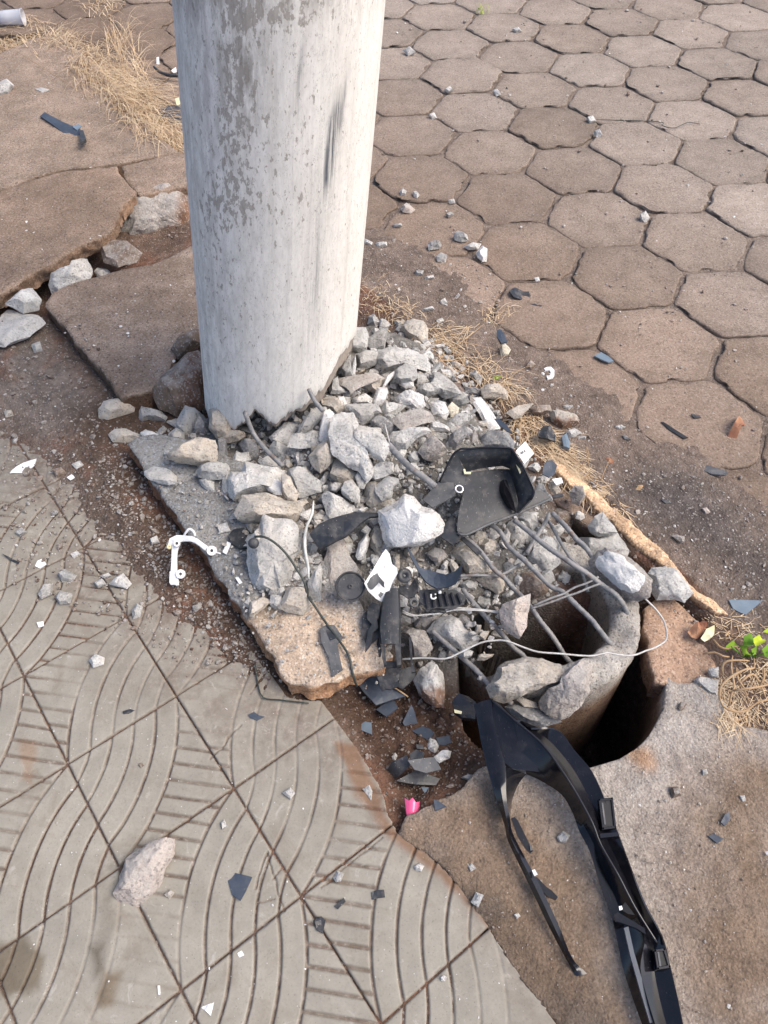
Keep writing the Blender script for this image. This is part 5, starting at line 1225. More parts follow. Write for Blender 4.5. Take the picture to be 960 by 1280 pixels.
tube('cable', [(318, 671, .135), (326, 670.5, .136), (335, 673, .135), (348, 682, .128), (360, 695, .115), (370, 710, .10), (380, 727, .085), (385, 745, .08), (393, 757, .075), (407, 778, .064), (425, 802, .062), (436, 820, .06), (441, 842, .05), (446, 858, .02)], .0022, M_cable, 'thin black cable draped over the tall boulder and the tan slab end', 'cable')
c0 = U(317, 679, .138); v, f = ring_mesh(c0, (CAMP-c0), .0095, 0, .006, 20, steps=[(.0095, 0), (.0100, .002), (.0085, .005), (.003, .0065)])
mesh_np('connector', v, f, M_blk, True, parent=COL.objects['cable'])
tube('cable', [(392, 626, .10), (390, 642, .10), (383, 660, .098), (381, 678, .095), (382, 692, .09), (385, 708, .085), (386, 724, .075)], [.0012, .003, .0026, .0034, .0028, .0032, .0016], M_white_cable, 'frayed pale cable standing beside the tall boulder', 'cable')
tube('twig', [(474, 841, -.01), (483, 853, -.015), (497, 862, -.02), (510, 871, -.03)], .0014, M_root, 'thin brown twig across the black plastic in the soil pit', 'twig')
tube('cable', [(319, 827, .012), (320, 840, .006), (323, 858, .005), (329, 872, .005), (350, 875, .005), (386, 879, .005)], .0013, M_cable, 'thin black cable on the tiles below the slab corner', 'cable')
# ------------------------------------------------------------------ glossy black bumper trim over the hole
tr = empty('car_trim', U(690, 990, .0)); tag(tr, 'large glossy black car trim, forked, lying from the hole to the bottom edge of the picture', 'car trim')
def M_(x, y): return (560+x/4.8, 840+y/4.8)
def N_(x, y): return (620+x/4, 1000+y/4)
rowsR = [
 [(*M_(470, 612), .020), (*M_(435, 480), .052), (*M_(395, 285), .068), (*M_(430, 300), .060), (*M_(500, 345), 0.072)],
 [(*M_(560, 655), .020), (*M_(560, 540), .050), (*M_(565, 430), .066), (*M_(600, 405), .056), (*M_(662, 352), 0.068)],
 [(*M_(680, 735), .018), (*M_(672, 655), .040), (*M_(690, 600), .062), (*M_(735, 560), .046), (*M_(760, 470), 0.058)],
 [(*M_(745, 840), .016), (*M_(752, 790), .028), (*M_(775, 735), .058), (*M_(818, 700), .040), (*M_(866, 600), 0.052)],
 [(*M_(790, 960), .014), (*M_(820, 930), .020), (*M_(866, 905), .055), (*M_(900, 870), .036), (*M_(950, 790), 0.048)],
 [(*N_(470, 260), .014), (*N_(495, 235), .016), (*N_(523, 222), .052), (*N_(560, 205), .034), (*N_(614, 180), 0.046)],
 [(*N_(520, 420), .014), (*N_(560, 395), .015), (*N_(610, 375), .050), (*N_(636, 366), .032), (*N_(676, 352), 0.044)],
 [(*N_(580, 590), .014), (*N_(625, 570), .016), (*N_(696, 540), .046), (*N_(712, 534), .030), (*N_(742, 524), 0.042)],
 [(*N_(610, 720), .014), (*N_(660, 712), .018), (*N_(742, 692), .040), (*N_(782, 690), .030), (*N_(828, 684), 0.042)],
 [(*N_(640, 860), .014), (*N_(680, 850), .024), (*N_(722, 840), .040), (*N_(790, 842), .030), (*N_(872, 840), 0.042)],
 [(*N_(690, 1010), .014), (*N_(725, 1004), .026), (*N_(758, 995), .042), (*N_(820, 1000), .030), (*N_(910, 1000), 0.042)],
 [(*N_(740, 1150), .014), (*N_(775, 1148), .026), (*N_(805, 1146), .042), (*N_(860, 1148), .030), (*N_(940, 1148), 0.042)],
 [(*N_(800, 1330), .014), (*N_(838, 1328), .026), (*N_(868, 1326), .042), (*N_(920, 1328), .030), (*N_(990, 1328), 0.042)]]
loft(rowsR, 'outer_arm', M_gloss, tr, .003, sub=4)
rowsL = [
 [(*M_(155, 195), .052), (*M_(210, 172), .060), (*M_(262, 165), .064)],
 [(*M_(178, 310), .048), (*M_(232, 300), .058), (*M_(275, 290), .060)],
 [(*M_(200, 430), .044), (*M_(265, 430), .054), (*M_(305, 420), .056)],
 [(*M_(240, 590), .040), (*M_(300, 580), .050), (*M_(345, 572), .050)],
 [(*M_(288, 760), .036), (*M_(325, 750), .045), (*M_(350, 745), .043)],
 [(*M_(342, 930), .030), (*M_(358, 915), .040), (*M_(374, 890), .036)],
 [(*N_(62, 210), .026), (*N_(78, 200), .034), (*N_(92, 185), .030)],
 [(*N_(168, 430), .022), (*N_(192, 425), .030), (*N_(216, 420), .026)],
 [(*N_(268, 640), .016), (*N_(290, 632), .024), (*N_(312, 622), .020)],
 [(*N_(356, 806), .010), (*N_(368, 796), .018), (*N_(380, 788), .014)],
 [(*N_(398, 878), .006), (*N_(425, 880), .008), (*N_(456, 868), .006)]]
loft(rowsL, 'inner_arm', M_gloss, tr, .003, sub=4)
loft([[(*M_(262, 165), .060), (*M_(275, 170), .062), (*M_(300, 190), .064)],
      [(*M_(272, 290), .056), (*M_(320, 260), .060), (*M_(392, 285), .066)],
      [(*M_(302, 420), .050), (*M_(370, 380), .056), (*M_(470, 360), .064)],
      [(*M_(330, 520), .044), (*M_(430, 480), .052), (*M_(520, 420), .060)],
      [(*M_(350, 575), .036), (*M_(465, 590), .036), (*M_(545, 600), .036)]], 'web', M_gloss, tr, .003, sub=4)
loft([[(*M_(350, 572), .048), (*M_(405, 588), .030), (*M_(470, 612), .012)],
      [(*M_(343, 660), .046), (*M_(385, 670), .028), (*M_(425, 670), .010)],
      [(*M_(348, 745), .042), (*M_(375, 750), .026), (*M_(393, 745), .010)],
      [(*M_(362, 830), .038), (*M_(370, 828), .024), (*M_(378, 815), .010)],
      [(*M_(374, 888), .032), (*M_(374, 878), .020), (*M_(374, 868), .010)]], 'arch_wall', M_gloss, tr, .0025, sub=4)
def slot(c, z=.034):
    """an open square socket standing on the flange: rim, dark plate painted as its shade, pale side"""
    P = [U(*N_(x, y), z) for x, y in c]; ctr = sum(P)/4
    rim = []
    for i in range(4):
        a, b = P[i], P[(i+1) % 4]; d = (ctr-(a+b)/2); d /= np.linalg.norm(d); dn = np.array((0, 0, -.012))
        rim.append(([a, b, b+d*.0035, a+d*.0035, a+dn, b+dn, b+d*.0035+dn, a+d*.0035+dn], [(0, 1, 2, 3), (4, 7, 6, 5), (0, 4, 5, 1), (1, 5, 6, 2), (2, 6, 7, 3), (3, 7, 4, 0)]))
    V, F = join(rim); o = mesh_np('socket', V, F, M_gloss, False, parent=tr); bevel(o, .0006)
    V = np.array([p+(ctr-p)*.06+np.array((0, 0, -.0022)) for p in P]); V = np.concatenate([V, V-[0, 0, .001]])
    mesh_np('socket_shade', V, [(0, 1, 2, 3), (7, 6, 5, 4), (0, 4, 5, 1), (1, 5, 6, 2), (2, 6, 7, 3), (3, 7, 4, 0)], M_hole_shade, False, parent=o)  # near-black plate in place of the shade inside an open hole
    a, b = P[0], P[3]; dd = (P[1]-P[0]); dd /= np.linalg.norm(dd)
    q = np.array([a*.85+b*.15+dd*.004, a*.85+b*.15+dd*.0065, a*.15+b*.85+dd*.0065, a*.15+b*.85+dd*.004])+[0, 0, .0004]
    q = np.concatenate([q, q-[0, 0, .002]])
    mesh_np('socket_lip', q, [(0, 1, 2, 3), (7, 6, 5, 4), (0, 4, 5, 1), (1, 5, 6, 2), (2, 6, 7, 3), (3, 7, 4, 0)], M_dusty, False, parent=o)
M_hole_shade = mat_plastic('hole_shade', (0.004, 0.004, 0.005), (0.008, 0.008, 0.009), .6, .05)
slot([(512, -6), (585, -14), (603, 140), (532, 148)], .050)
slot([(790, 748), (846, 738), (876, 838), (806, 850)], .044)
V, F = sheet('x', [(-.022, -.003), (.022, -.003), (.022, .003), (-.022, .003)], .004, None)
plate('P', [N_(520, 168), N_(612, 160), N_(615, 180), N_(522, 190)], M_gloss, 'cross_rib', None, None, .006, z=.050, parent=tr, wav=0)
plate('P', [N_(590, 575), N_(610, 560), N_(742, 640), N_(750, 672), N_(700, 640), N_(600, 605)], M_gloss, 'cross_rib', None, None, .008, z=.040, parent=tr, wav=0)
plate('P', [N_(622, 545), N_(646, 510), N_(694, 575), N_(660, 570)], M_hole_shade, 'clip_pocket', None, None, .003, z=.043, parent=tr, wav=0)  # flat dark plate painted as the shade of a pocket
plate('P', [N_(76, 92), N_(92, 84), N_(108, 100), N_(185, 255), N_(172, 266), N_(150, 245), N_(110, 180)], M_gloss, 'side_tab', None, None, .006, z=.030, parent=tr, wav=0)
plate('P', [N_(186, 388), N_(205, 385), N_(250, 432), N_(278, 452), N_(310, 485), N_(300, 498), N_(255, 480), N_(215, 435)], M_gloss, 'side_tab', None, None, .005, z=.018, parent=tr, wav=0)
plate('P', [N_(640, 640), N_(662, 632), N_(690, 760), N_(740, 930), N_(790, 1110), N_(770, 1116), N_(720, 950), N_(672, 780)], M_blue, 'inner_rail', None, None, .004, z=.037, parent=tr, wav=0)
plate('P', [N_(180, 352), N_(194, 345), N_(208, 372), N_(192, 380)], M_white, 'stress_mark', None, None, .0012, z=.032, parent=tr, wav=.1)
plate('P', [N_(614, 532), N_(628, 528), N_(634, 546), N_(618, 552)], M_white, 'stress_mark', None, None, .0012, z=.049, parent=tr, wav=.1)
plate('P', [N_(168, 225), N_(178, 222), N_(182, 250), N_(172, 252)], M_dusty, 'stress_mark', None, None, .0012, z=.038, parent=tr, wav=.1)
tube('edge_bead', [(*M_(262, 168), .066), (*M_(395, 285), .071), (*M_(565, 432), .069), (*M_(690, 602), .065), (*M_(775, 737), .061), (*M_(866, 907), .058), (*N_(523, 222), .055), (*N_(610, 375), .053), (*N_(696, 540), .049), (*N_(806, 716), .042)], .0022, M_gloss, parent=tr)
plate('X', [(12, 88), (32, 62), (60, 72), (84, 92), (82, 140), (45, 136), (18, 118)], M_gloss, 'end_loop', None, None, .010, z=.0, parent=tr, wav=.05)
plate('X', [(18, 112), (42, 118), (40, 126), (20, 122)], M_petal, 'sticker', None, None, .001, z=.0115, parent=tr, wav=0)

# ------------------------------------------------------------------ torn black tray (mirror housing) on the rubble
ty = empty('plastic_housing', U(612, 625, .08)); tag(ty, 'large open black plastic housing, torn at the front, lying on top of the rubble', 'car part')
def Y_(x, y, z): return (520+x/4.8, 520+y/4.8, z)
loft([[Y_(292, 345, .128), Y_(380, 330, .127), (*Y_(470, 318, .126)[:2], .126), Y_(560, 318, .124)],
      [Y_(292, 400, .124), Y_(380, 395, .122), Y_(480, 385, .121), Y_(610, 400, .118)],
      [Y_(280, 480, .120), Y_(370, 480, .117), Y_(490, 470, .115), Y_(690, 440, .112)],
      [Y_(256, 580, .115), Y_(370, 570, .111), Y_(510, 545, .109), Y_(760, 450, .107)],
      [Y_(246, 690, .108), Y_(300, 708, .104), Y_(440, 645, .102), Y_(812, 492, .100)]], 'floor', M_blk, ty, .003, sub=4)
loft([[Y_(236, 218, .172), Y_(330, 198, .176), Y_(430, 190, .178), Y_(520, 192, .178), Y_(572, 200, .176)],
      [Y_(262, 262, .158), Y_(340, 258, .158), Y_(430, 250, .158), Y_(520, 245, .158), Y_(570, 250, .158)],
      [Y_(300, 335, .130), Y_(370, 318, .129), Y_(440, 308, .128), Y_(520, 300, .127), Y_(565, 318, .126)]], 'back_wall', M_blk, ty, .003, sub=4)
loft([[Y_(572, 200, .176), Y_(612, 260, .172), Y_(650, 320, .166), Y_(690, 400, .156), Y_(708, 455, .146), Y_(690, 500, .134), Y_(612, 580, .112)],
      [Y_(568, 260, .152), Y_(598, 330, .148), Y_(632, 390, .144), Y_(662, 450, .136), Y_(672, 490, .128), Y_(650, 530, .120), Y_(605, 578, .110)],
      [Y_(562, 320, .125), Y_(578, 380, .122), Y_(598, 450, .117), Y_(610, 500, .114), Y_(612, 530, .112), Y_(606, 556, .110), Y_(598, 576, .108)]], 'side_wall', M_blk, ty, .003, sub=4)
loft([[Y_(236, 218, .172), Y_(262, 262, .158), Y_(300, 340, .129)],
      [Y_(180, 340, .140), Y_(230, 350, .134), Y_(292, 400, .124)],
      [Y_(140, 395, .125), Y_(205, 420, .122), Y_(280, 480, .119)]], 'side_flange', M_blk, ty, .003, sub=3)
loft([[Y_(505, 395, .120), Y_(525, 380, .135), Y_(545, 385, .121)], [Y_(500, 450, .117), Y_(530, 450, .132), Y_(575, 470, .116)], [Y_(530, 520, .112), Y_(560, 520, .124), Y_(590, 530, .113)], [Y_(565, 560, .110), Y_(585, 570, .113), Y_(600, 576, .110)]], 'inner_ridge', M_gloss, ty, .002, sub=3)
tube('rim_bead', [Y_(140, 395, .128), Y_(236, 216, .176), Y_(330, 196, .180), Y_(430, 188, .182), Y_(520, 190, .182), Y_(572, 198, .180), Y_(612, 258, .176), Y_(650, 318, .170), Y_(690, 400, .160), Y_(709, 455, .150), Y_(690, 502, .137)], .0022, M_gloss, parent=ty)
tube('front_bead', [Y_(250, 700, .108), Y_(300, 712, .105), Y_(440, 648, .103), Y_(600, 588, .102), Y_(812, 496, .101)], .0026, M_dusty, parent=ty)
plate('P', [Y_(282, 312, 0)[:2], Y_(292, 310, 0)[:2], Y_(300, 335, 0)[:2], Y_(330, 335, 0)[:2], Y_(330, 345, 0)[:2], Y_(290, 345, 0)[:2]], M_petal, 'slot_edge', None, None, .002, z=.135, parent=ty, wav=0)
plate('P', [Y_(584, 250, 0)[:2], Y_(594, 248, 0)[:2], Y_(630, 335, 0)[:2], Y_(624, 345, 0)[:2]], M_petal, 'slot_edge', None, None, .002, z=.158, parent=ty, wav=0)
plate('P', [Y_(40, 505, 0)[:2], Y_(140, 390, 0)[:2], Y_(200, 350, 0)[:2], Y_(225, 400, 0)[:2], Y_(238, 470, 0)[:2], Y_(160, 515, 0)[:2], Y_(100, 552, 0)[:2]], M_dusty, 'plastic_sheet', 'dusty grey plastic flap sticking out left of the open black housing', 'plastic piece', .003, z=.120, wav=.05)
cl = U(*Y_(258, 440, .135)); v1 = ring_mesh(cl, (.1, -.3, 1), .0085, .0055, .003, 24)
tag(mesh_np('metal_clip', *v1, M_chrome, True, loc=None), 'small silver ring clip at the left side of the open black housing', 'clip')
def pcs(key, lst):
    for q in lst: plate(key, *q[:2], *q[2:5], **(q[5] if len(q) > 5 else {}))
pl = lambda key, pts, mat, lab, name='plastic_shard', cat='plastic piece', **k: plate(key, pts, mat, name, lab, cat, **k)
# --- pieces round the housing
pl('K', [(232, 500), (258, 455), (300, 450), (338, 490), (318, 560), (275, 582), (230, 555)], M_blue, 'dark blue plastic square right of the open black housing', z=.07)
tg = pl('K', [(30, 380), (100, 312), (166, 400), (92, 480)], M_white, 'white paper label tag behind the right side of the open black housing', 'label_tag', 'label', z=.135, thick=.0012, tilt=(.1, -.4, .9))
for k, (a, b) in enumerate([((62, 392), (72, 408)), ((76, 384), (82, 402)), ((88, 378), (98, 396))]):
    plate('K', [a, (a[0]+6, a[1]-5), (b[0]+6, b[1]-5), b], M_dusty, 'print_mark', None, None, .0004, z=.1385-.0006*k, tilt=(.1, -.4, .9), parent=tg, wav=0)
pl('K', [(300, 592), (370, 580), (382, 618), (332, 636)], M_white, 'small white chip right of the dark blue plastic square', z=.05)
pl('K', [(298, 712), (380, 698), (386, 720), (312, 738)], M_blk, 'black plastic sliver at the right corner of the open black housing', z=.08)
pl('P', [Y_(160, 690, 0)[:2], Y_(215, 590, 0)[:2], Y_(240, 640, 0)[:2], Y_(262, 740, 0)[:2], Y_(220, 772, 0)[:2], Y_(150, 725, 0)[:2]], M_blk, 'dark plastic fin between the biggest white stone and the black housing', z=.10)
pl('P', [Y_(266, 735, 0)[:2], Y_(290, 725, 0)[:2], Y_(395, 815, 0)[:2], Y_(370, 832, 0)[:2]], M_blk, 'black plastic strip below the front corner of the open housing', z=.085, thick=.004)
pl('J', [(468, 742), (500, 740), (560, 785), (602, 850), (560, 832), (500, 785)], M_blue, 'curved blue black sliver touching the long white flake', z=.11)
pl('K', [(190, 255), (230, 200), (290, 195), (330, 250), (325, 312), (270, 300), (200, 278)], M_blk, 'crumpled dark plastic chunk in the straw below the brown chunk', z=.03, wav=.25, thick=.006)
pl('K', [(375, 270), (410, 250), (440, 320), (432, 360), (388, 342)], M_glass, 'grey cylinder shaped plastic bit beside the crumpled dark chunk', z=.02, thick=.008, bend=(-1.2, 0))
# --- middle
pl('P', [(387, 665), (397, 655), (411, 648), (422, 643), (440, 638), (460, 633), (473, 634), (473, 639), (461, 642), (452, 651), (443, 660), (430, 668), (410, 676), (397, 679)], M_blk, 'long creased black plastic strip between the tall boulder and the biggest white stone', 'plastic_strip', z=.115, thick=.006, wav=.12, jag=.002, bend=(0, -1.5))
cc = U(438, 733, .105)
cap = empty('plastic_disc', cc); tag(cap, 'round black plastic cap leaning on the curved pole shell', 'cap')
nrm = np.array([.12, -.52, .80]); 
v, f = ring_mesh(cc, nrm, .0262, 0, .006, 56, steps=[(.0262, -.010), (.0268, -.004), (.0268, 0.0), (.0258, .0022), (.0246, .0022), (.0240, .0006), (.0225, -.0008), (.010, -.0012), (.004, -.001)])
o = mesh_np('dished_face', v, f, M_blk, True, parent=cap); o.data.set_sharp_from_angle(angle=math.radians(35))
v, f = ring_mesh(cc+frame(nrm)[2]*-.0008, nrm, .0042, .0018, .0022, 24); mesh_np('centre_boss', v, f, M_blk, True, parent=cap)
# white shard with dark patches
ws = plate('F', [(80, 300), (150, 200), (200, 120), (240, 60), (265, 30), (290, 70), (300, 150), (332, 182), (335, 222), (300, 290), (275, 370), (275, 420), (248, 440), (190, 410), (120, 355)], M_white, 'plastic_shard', 'curved white shard with grey patches right of the round black cap', 'plastic piece', .002, z=.105, bend=(1.5, -.6), tilt=(.2, -.45, .87), smooth=True)
for pts in ([(240, 62), (263, 36), (284, 70), (296, 140), (262, 128), (222, 105)], [(108, 300), (150, 225), (180, 200), (205, 240), (235, 290), (240, 330), (200, 290), (150, 345), (118, 325)], [(232, 172), (262, 162), (312, 168), (290, 190), (250, 192)], [(195, 385), (215, 355), (235, 372), (218, 405)]):
    c_ = np.mean(reg('F', pts), 0); plate('F', pts, M_dusty, 'dark_patch', None, None, .0012, z=.1075+.0012, tilt=(.2, -.45, .87), bend=(1.0, -.4), parent=ws, wav=0, jag=.001)
# black bracket
bk = empty('plastic_bracket', U(487, 785, .06)); tag(bk, 'upright black plastic channel bracket below the white curved shard, hollow at its lower end', 'car part')
bt = (.05, -.45, .89)
loft([[(*reg('F', [(q, 330)])[0], z_) for q, z_ in ((244, .078), (258, .092), (300, .095), (344, .092), (358, .078))],
      [(*reg('F', [(q, 470)])[0], z_) for q, z_ in ((216, .075), (230, .089), (290, .092), (350, .089), (364, .075))],
      [(*reg('F', [(q, 620)])[0], z_) for q, z_ in ((198, .071), (212, .085), (280, .088), (350, .085), (366, .071))],
      [(*reg('F', [(q, 750)])[0], z_) for q, z_ in ((206, .068), (222, .082), (285, .085), (352, .082), (368, .068))]], 'channel', M_blk, bk, .003, sub=4)
plate('F', [(228, 745), (246, 765), (255, 905), (240, 912), (226, 850)], M_blk, 'jaw', None, None, .008, z=.074, parent=bk, wav=0)
plate('F', [(320, 752), (366, 742), (370, 905), (338, 912)], M_blk, 'jaw', None, None, .008, z=.074, parent=bk, wav=0)
plate('F', [(240, 880), (366, 872), (370, 918), (256, 926)], M_blk, 'jaw_base', None, None, .004, z=.062, parent=bk, wav=0)
plate('F', [(100, 812), (120, 660), (148, 600), (112, 560), (116, 460), (150, 425), (212, 450), (200, 540), (186, 560), (196, 630), (160, 660), (140, 760)], M_blk, 'side_lug', None, None, .006, z=.072, parent=bk, wav=.08)
pl('F', [(100, 800), (150, 690), (190, 610), (200, 700), (222, 800), (215, 850), (150, 840)], M_blk, 'black plastic sheet tucked behind the channel bracket on its left', z=.05)
pl('F', [(425, 700), (445, 695), (455, 890), (478, 960), (446, 965)], M_blk, 'narrow black plastic leg between the bracket and the soil stained stone', z=.05, thick=.004)
pl('F', [(410, 90), (440, 110), (470, 140), (510, 190), (560, 190), (640, 215), (700, 250), (760, 262), (812, 250), (800, 320), (770, 350), (640, 335), (560, 290), (500, 230), (440, 152)], M_blue, 'curved blue black blade above the ribbed black grille', z=.10, bend=(1.6, 0), thick=.004)
g0 = U(*reg('F', [(392, 238)])[0], .095); v, f = ring_mesh(g0, (.1, -.4, .9), .0135, .0022, .005, 36)
tag(mesh_np('grommet', v, f, M_blk, True), 'round black grommet with a tiny hole right of the white curved shard', 'grommet')
pl('F', [(352, 300), (420, 330), (470, 260), (500, 330), (470, 390), (420, 400), (360, 370)], M_blk, 'black plastic flap under the round grommet', z=.078, wav=.1)
gr = empty('plastic_grille', U(*reg('F', [(680, 420)])[0], .07)); tag(gr, 'ribbed black plastic grille with small white letters left on it', 'car part')
plate('F', [(500, 345), (640, 338), (780, 345), (862, 398), (832, 450), (760, 490), (640, 480), (560, 492), (510, 430)], M_blk, 'grille_body', None, None, .004, z=.072, parent=gr, wav=0, tilt=(0, -.3, 1))
for k in range(6):
    x = 545+k*48; plate('F', [(x, 352+k*3), (x+12, 350+k*3), (x+30+k*3, 474-k*6), (x+16+k*3, 478-k*6)], M_gloss, 'rib', None, None, .006, z=.078, parent=gr, wav=0, tilt=(0, -.3, 1))
def glyph(px, py, s, lines, z, tilt, parent, mat=None, rad=.0016):
    """small raised lettering made of strokes"""
    n = frame(tilt); P = U(px, py, z); parts = []
    for ln in lines: parts.append(tube_mesh([P+s*(a*np.array((1.0, 0, 0))+b*n[1]) for a, b in ln], rad, 6))
    V, F = join(parts); mesh_np('lettering', V, F, mat or M_white, True, parent=parent)
glyph(*reg('F', [(612, 392)])[0], .0045, [[(-1, .9), (-1.05, -.4), (-.5, -1), (.5, -.9), (.9, -.3)], [(.5, .7), (.95, .9)]], .092, (0, -.3, 1), gr)
glyph(*reg('F', [(658, 362)])[0], .0035, [[(-.8, 0), (.8, .1)], [(-.5, -.7), (.5, .8)], [(.5, -.7), (-.4, .8)]], .092, (0, -.3, 1), gr)
v, f = ring_mesh(U(*reg('F', [(465, 442)])[0], .07), (0, -.35, 1), .0085, .0045, .004, 28); tag(mesh_np('plastic_ring', v, f, M_dusty, True), 'small dusty ring left of the ribbed grille', 'ring')
pl('P', [(452, 772), (466, 754), (474, 770), (476, 792), (460, 808), (454, 794)], M_blk, 'jagged black plastic shard against the left side of the channel bracket', z=.062, jag=.002, wav=.12)
pl('P', [(468, 838), (486, 829), (502, 834), (498, 858), (478, 862)], M_blk, 'jagged black plastic shard under the lower end of the channel bracket', z=.02, jag=.002, wav=.12)
pl('P', [(536, 752), (552, 748), (568, 757), (556, 766), (540, 764)], M_blk, 'black plastic scrap below the ribbed grille', z=.06, jag=.002, wav=.1)
# --- on the kerb slab
pl('E', [(-30, 300), (10, 250), (80, 240), (140, 270), (122, 330), (126, 385), (60, 392), (0, 350)], M_blk, 'flat dark rubber disc piece left of the tall boulder', 'rubber_piece', 'rubber piece', thick=.004)
spl = plate('P', [(400, 786), (408, 781), (418, 781), (429, 797), (422, 805), (424, 818), (428, 836), (415, 845), (411, 822), (402, 803)], M_dusty, 'plastic_clip', 'dusty dark arrow shaped clip on the tan end of the kerb slab', 'clip', .004, z=.056, wav=.06)
plate('P', [(407, 788), (416, 786), (421, 797), (413, 800)], M_blk, 'clip_pad', None, None, .002, z=.0605, parent=spl, wav=0)
pl('P', [(278, 690), (284, 677), (289, 679), (283, 693)][::-1], M_white, 'small white chip beside the right ring of the white bracket', thick=.001)
pl('P', [(294, 722), (298, 721), (303, 728), (299, 730)], M_white, 'small white sliver on the kerb slab in front of the tall boulder', thick=.001)
# --- white clip bracket lying against the slab edge
wb = empty('white_bracket', U(235, 690, .04)); tag(wb, 'white plastic hook shaped bracket with screw rings against the kerb slab edge', 'bracket')
def B_(x, y, z): return U(190+x/8, 640+y/8, z)
def bar(pts, w, th, nm):
    """flat moulded bar following points"""
    C = np.array([B_(*q) for q in pts]); T = np.gradient(C, axis=0); T /= np.linalg.norm(T, axis=1)[:, None]
    up = np.array((.1, -.5, .86)); S_ = np.cross(T, up); S_ /= np.linalg.norm(S_, axis=1)[:, None]; N = np.cross(S_, T)
    w = np.asarray(w) if not np.isscalar(w) else np.full(len(C), w); V = []
    for s_, h_ in ((-1, 0), (-1, 1), (1, 1), (1, 0)): V.append(C+S_*(w*s_)[:, None]+N*th*h_)
    V = np.stack(V, 1).reshape(-1, 3); F = []
    for k in range(len(C)-1):
        for i in range(4): j = (i+1) % 4; F.append((k*4+i, k*4+j, k*4+4+j, k*4+4+i))
    F += [(3, 2, 1, 0), tuple((len(C)-1)*4+i for i in range(4))]
    o = mesh_np(nm, V, F, M_white, False, parent=wb); bevel(o, .0012, 2); return o
bar([(215, 735, .012), (222, 650, .018), (226, 560, .026), (228, 470, .036), (232, 390, .045), (245, 330, .052)], [.0052, .0060, .0058, .0052, .0056, .0075], .009, 'upright_arm')
bar([(190, 345, .050), (215, 290, .056), (270, 270, .060), (340, 268, .063), (410, 275, .066), (460, 300, .066), (520, 345, .066), (565, 380, .066)], [.005, .0075, .0075, .0058, .0052, .0048, .0046, .005], .009, 'top_arm')
bar([(196, 720, .010), (200, 600, .020)], .0030, .011, 'upright_rib'); bar([(258, 745, .010), (255, 650, .016)], .0030, .010, 'upright_rib')
for (x, y, z, ro, ri) in ((602, 390, .068, .0092, .0030), (292, 622, .024, .0088, .0030), (255, 318, .062, .0062, .0030)):
    v, f = ring_mesh(B_(x, y, z), (.1, -.5, .86), ro, ri, .009, 32); o = mesh_np('screw_ring', v, f, M_white, True, parent=wb); o.data.set_sharp_from_angle(angle=math.radians(35))
    v, f = ring_mesh(B_(x, y, z), (.1, -.5, .86), ri+.0002, 0, .004, 20, steps=[(ri+.0001, 0), (ri, .004), (ri*.3, .004)]); mesh_np('screw_hole', v, f, M_dusty, True, parent=o)
tube('wire_loop', [(190+320/8, 640+235/8, .068), (190+350/8, 640+188/8, .078), (190+378/8, 640+170/8, .080), (190+415/8, 640+195/8, .078), (190+432/8, 640+240/8, .070)], .0024, M_white, parent=wb)
bar([(640, 405, .070), (690, 418, .070)], .0016, .004, 'tip'); tube('tip', [(190+330/8, 640+570/8, .030), (190+345/8, 640+530/8, .036)], .0014, M_dusty, parent=wb)
v, f = ring_mesh(B_(178, 352, .053), (.1, -.5, .86), .0045, .001, .010, 20); mesh_np('yellowed_end', v, f, M_petal, True, parent=wb)
# --- in the soil pit
pl('L', [(128, 165), (170, 92), (230, 120), (300, 150), (425, 240), (330, 262), (240, 292), (170, 222)], M_blue, 'large dark plastic sheet half buried in the soil pit by the kerb slab end', thick=.004, z=-.03, wav=.1)
pl('L', [(320, 100), (460, 60), (482, 122), (400, 200), (335, 165)], M_blk, 'black plastic square behind the large sheet in the soil pit', thick=.004, z=-.015, wav=.06)
pl('L', [(240, 320), (300, 280), (350, 265), (372, 312), (300, 362)], M_blue, 'blue black plastic corner at the near end of the large sheet in the pit', z=-.045)
pl('L', [(400, 398), (452, 290), (470, 330), (490, 405), (412, 420)], M_blue, 'blue black triangle standing in the middle of the soil pit', z=-.045, tilt=(0, -.5, .86), thick=.003)
pl('L', [(455, 450), (520, 420), (570, 440), (602, 480), (540, 497)], M_blue, 'flat pointed blue black shard in the pit left of a small pale stone', z=-.05)
pl('L', [(602, 490), (682, 475), (692, 520), (640, 540), (616, 535)], M_blue, 'flat square blue black shard in the pit right of a small pale stone', z=-.05)
pl('L', [(122, 430), (150, 408), (175, 393), (212, 400), (216, 470), (165, 450)], M_glass, 'pale blue glass like shard at the tile edge of the soil pit', z=-.035)
cl2 = empty('car_fragment', U(518, 965, -.05)); tag(cl2, 'angular black plastic fragment with a folded top just above the pink shard', 'car part')
loft([[(*reg('L', [q])[0], z_) for q, z_ in (((292, 718), -.045), ((330, 640), -.010), ((424, 596), .000))], [(*reg('L', [q])[0], z_) for q, z_ in (((330, 760), -.050), ((380, 720), -.022), ((440, 660), -.008))]], 'left_cheek', M_blk, cl2, .003)
plate('L', [(430, 625), (590, 606), (632, 680), (540, 702), (470, 682)], M_dusty, 'top_fold', None, None, .004, z=.0, parent=cl2, wav=.03)
plate('L', [(360, 750), (470, 690), (540, 706), (625, 735), (600, 775), (480, 772)], M_blk, 'lower_fold', None, None, .005, z=-.03, parent=cl2, wav=.05)
plate('L', [(440, 590), (480, 560), (530, 580), (520, 610), (450, 622)], M_blk, 'back_lug', None, None, .006, z=-.02, parent=cl2, wav=.05)
pl('L', [(480, 530), (520, 532), (530, 560), (486, 556)], M_blk, 'tiny black square plate behind the angular fragment in the pit', z=-.045)
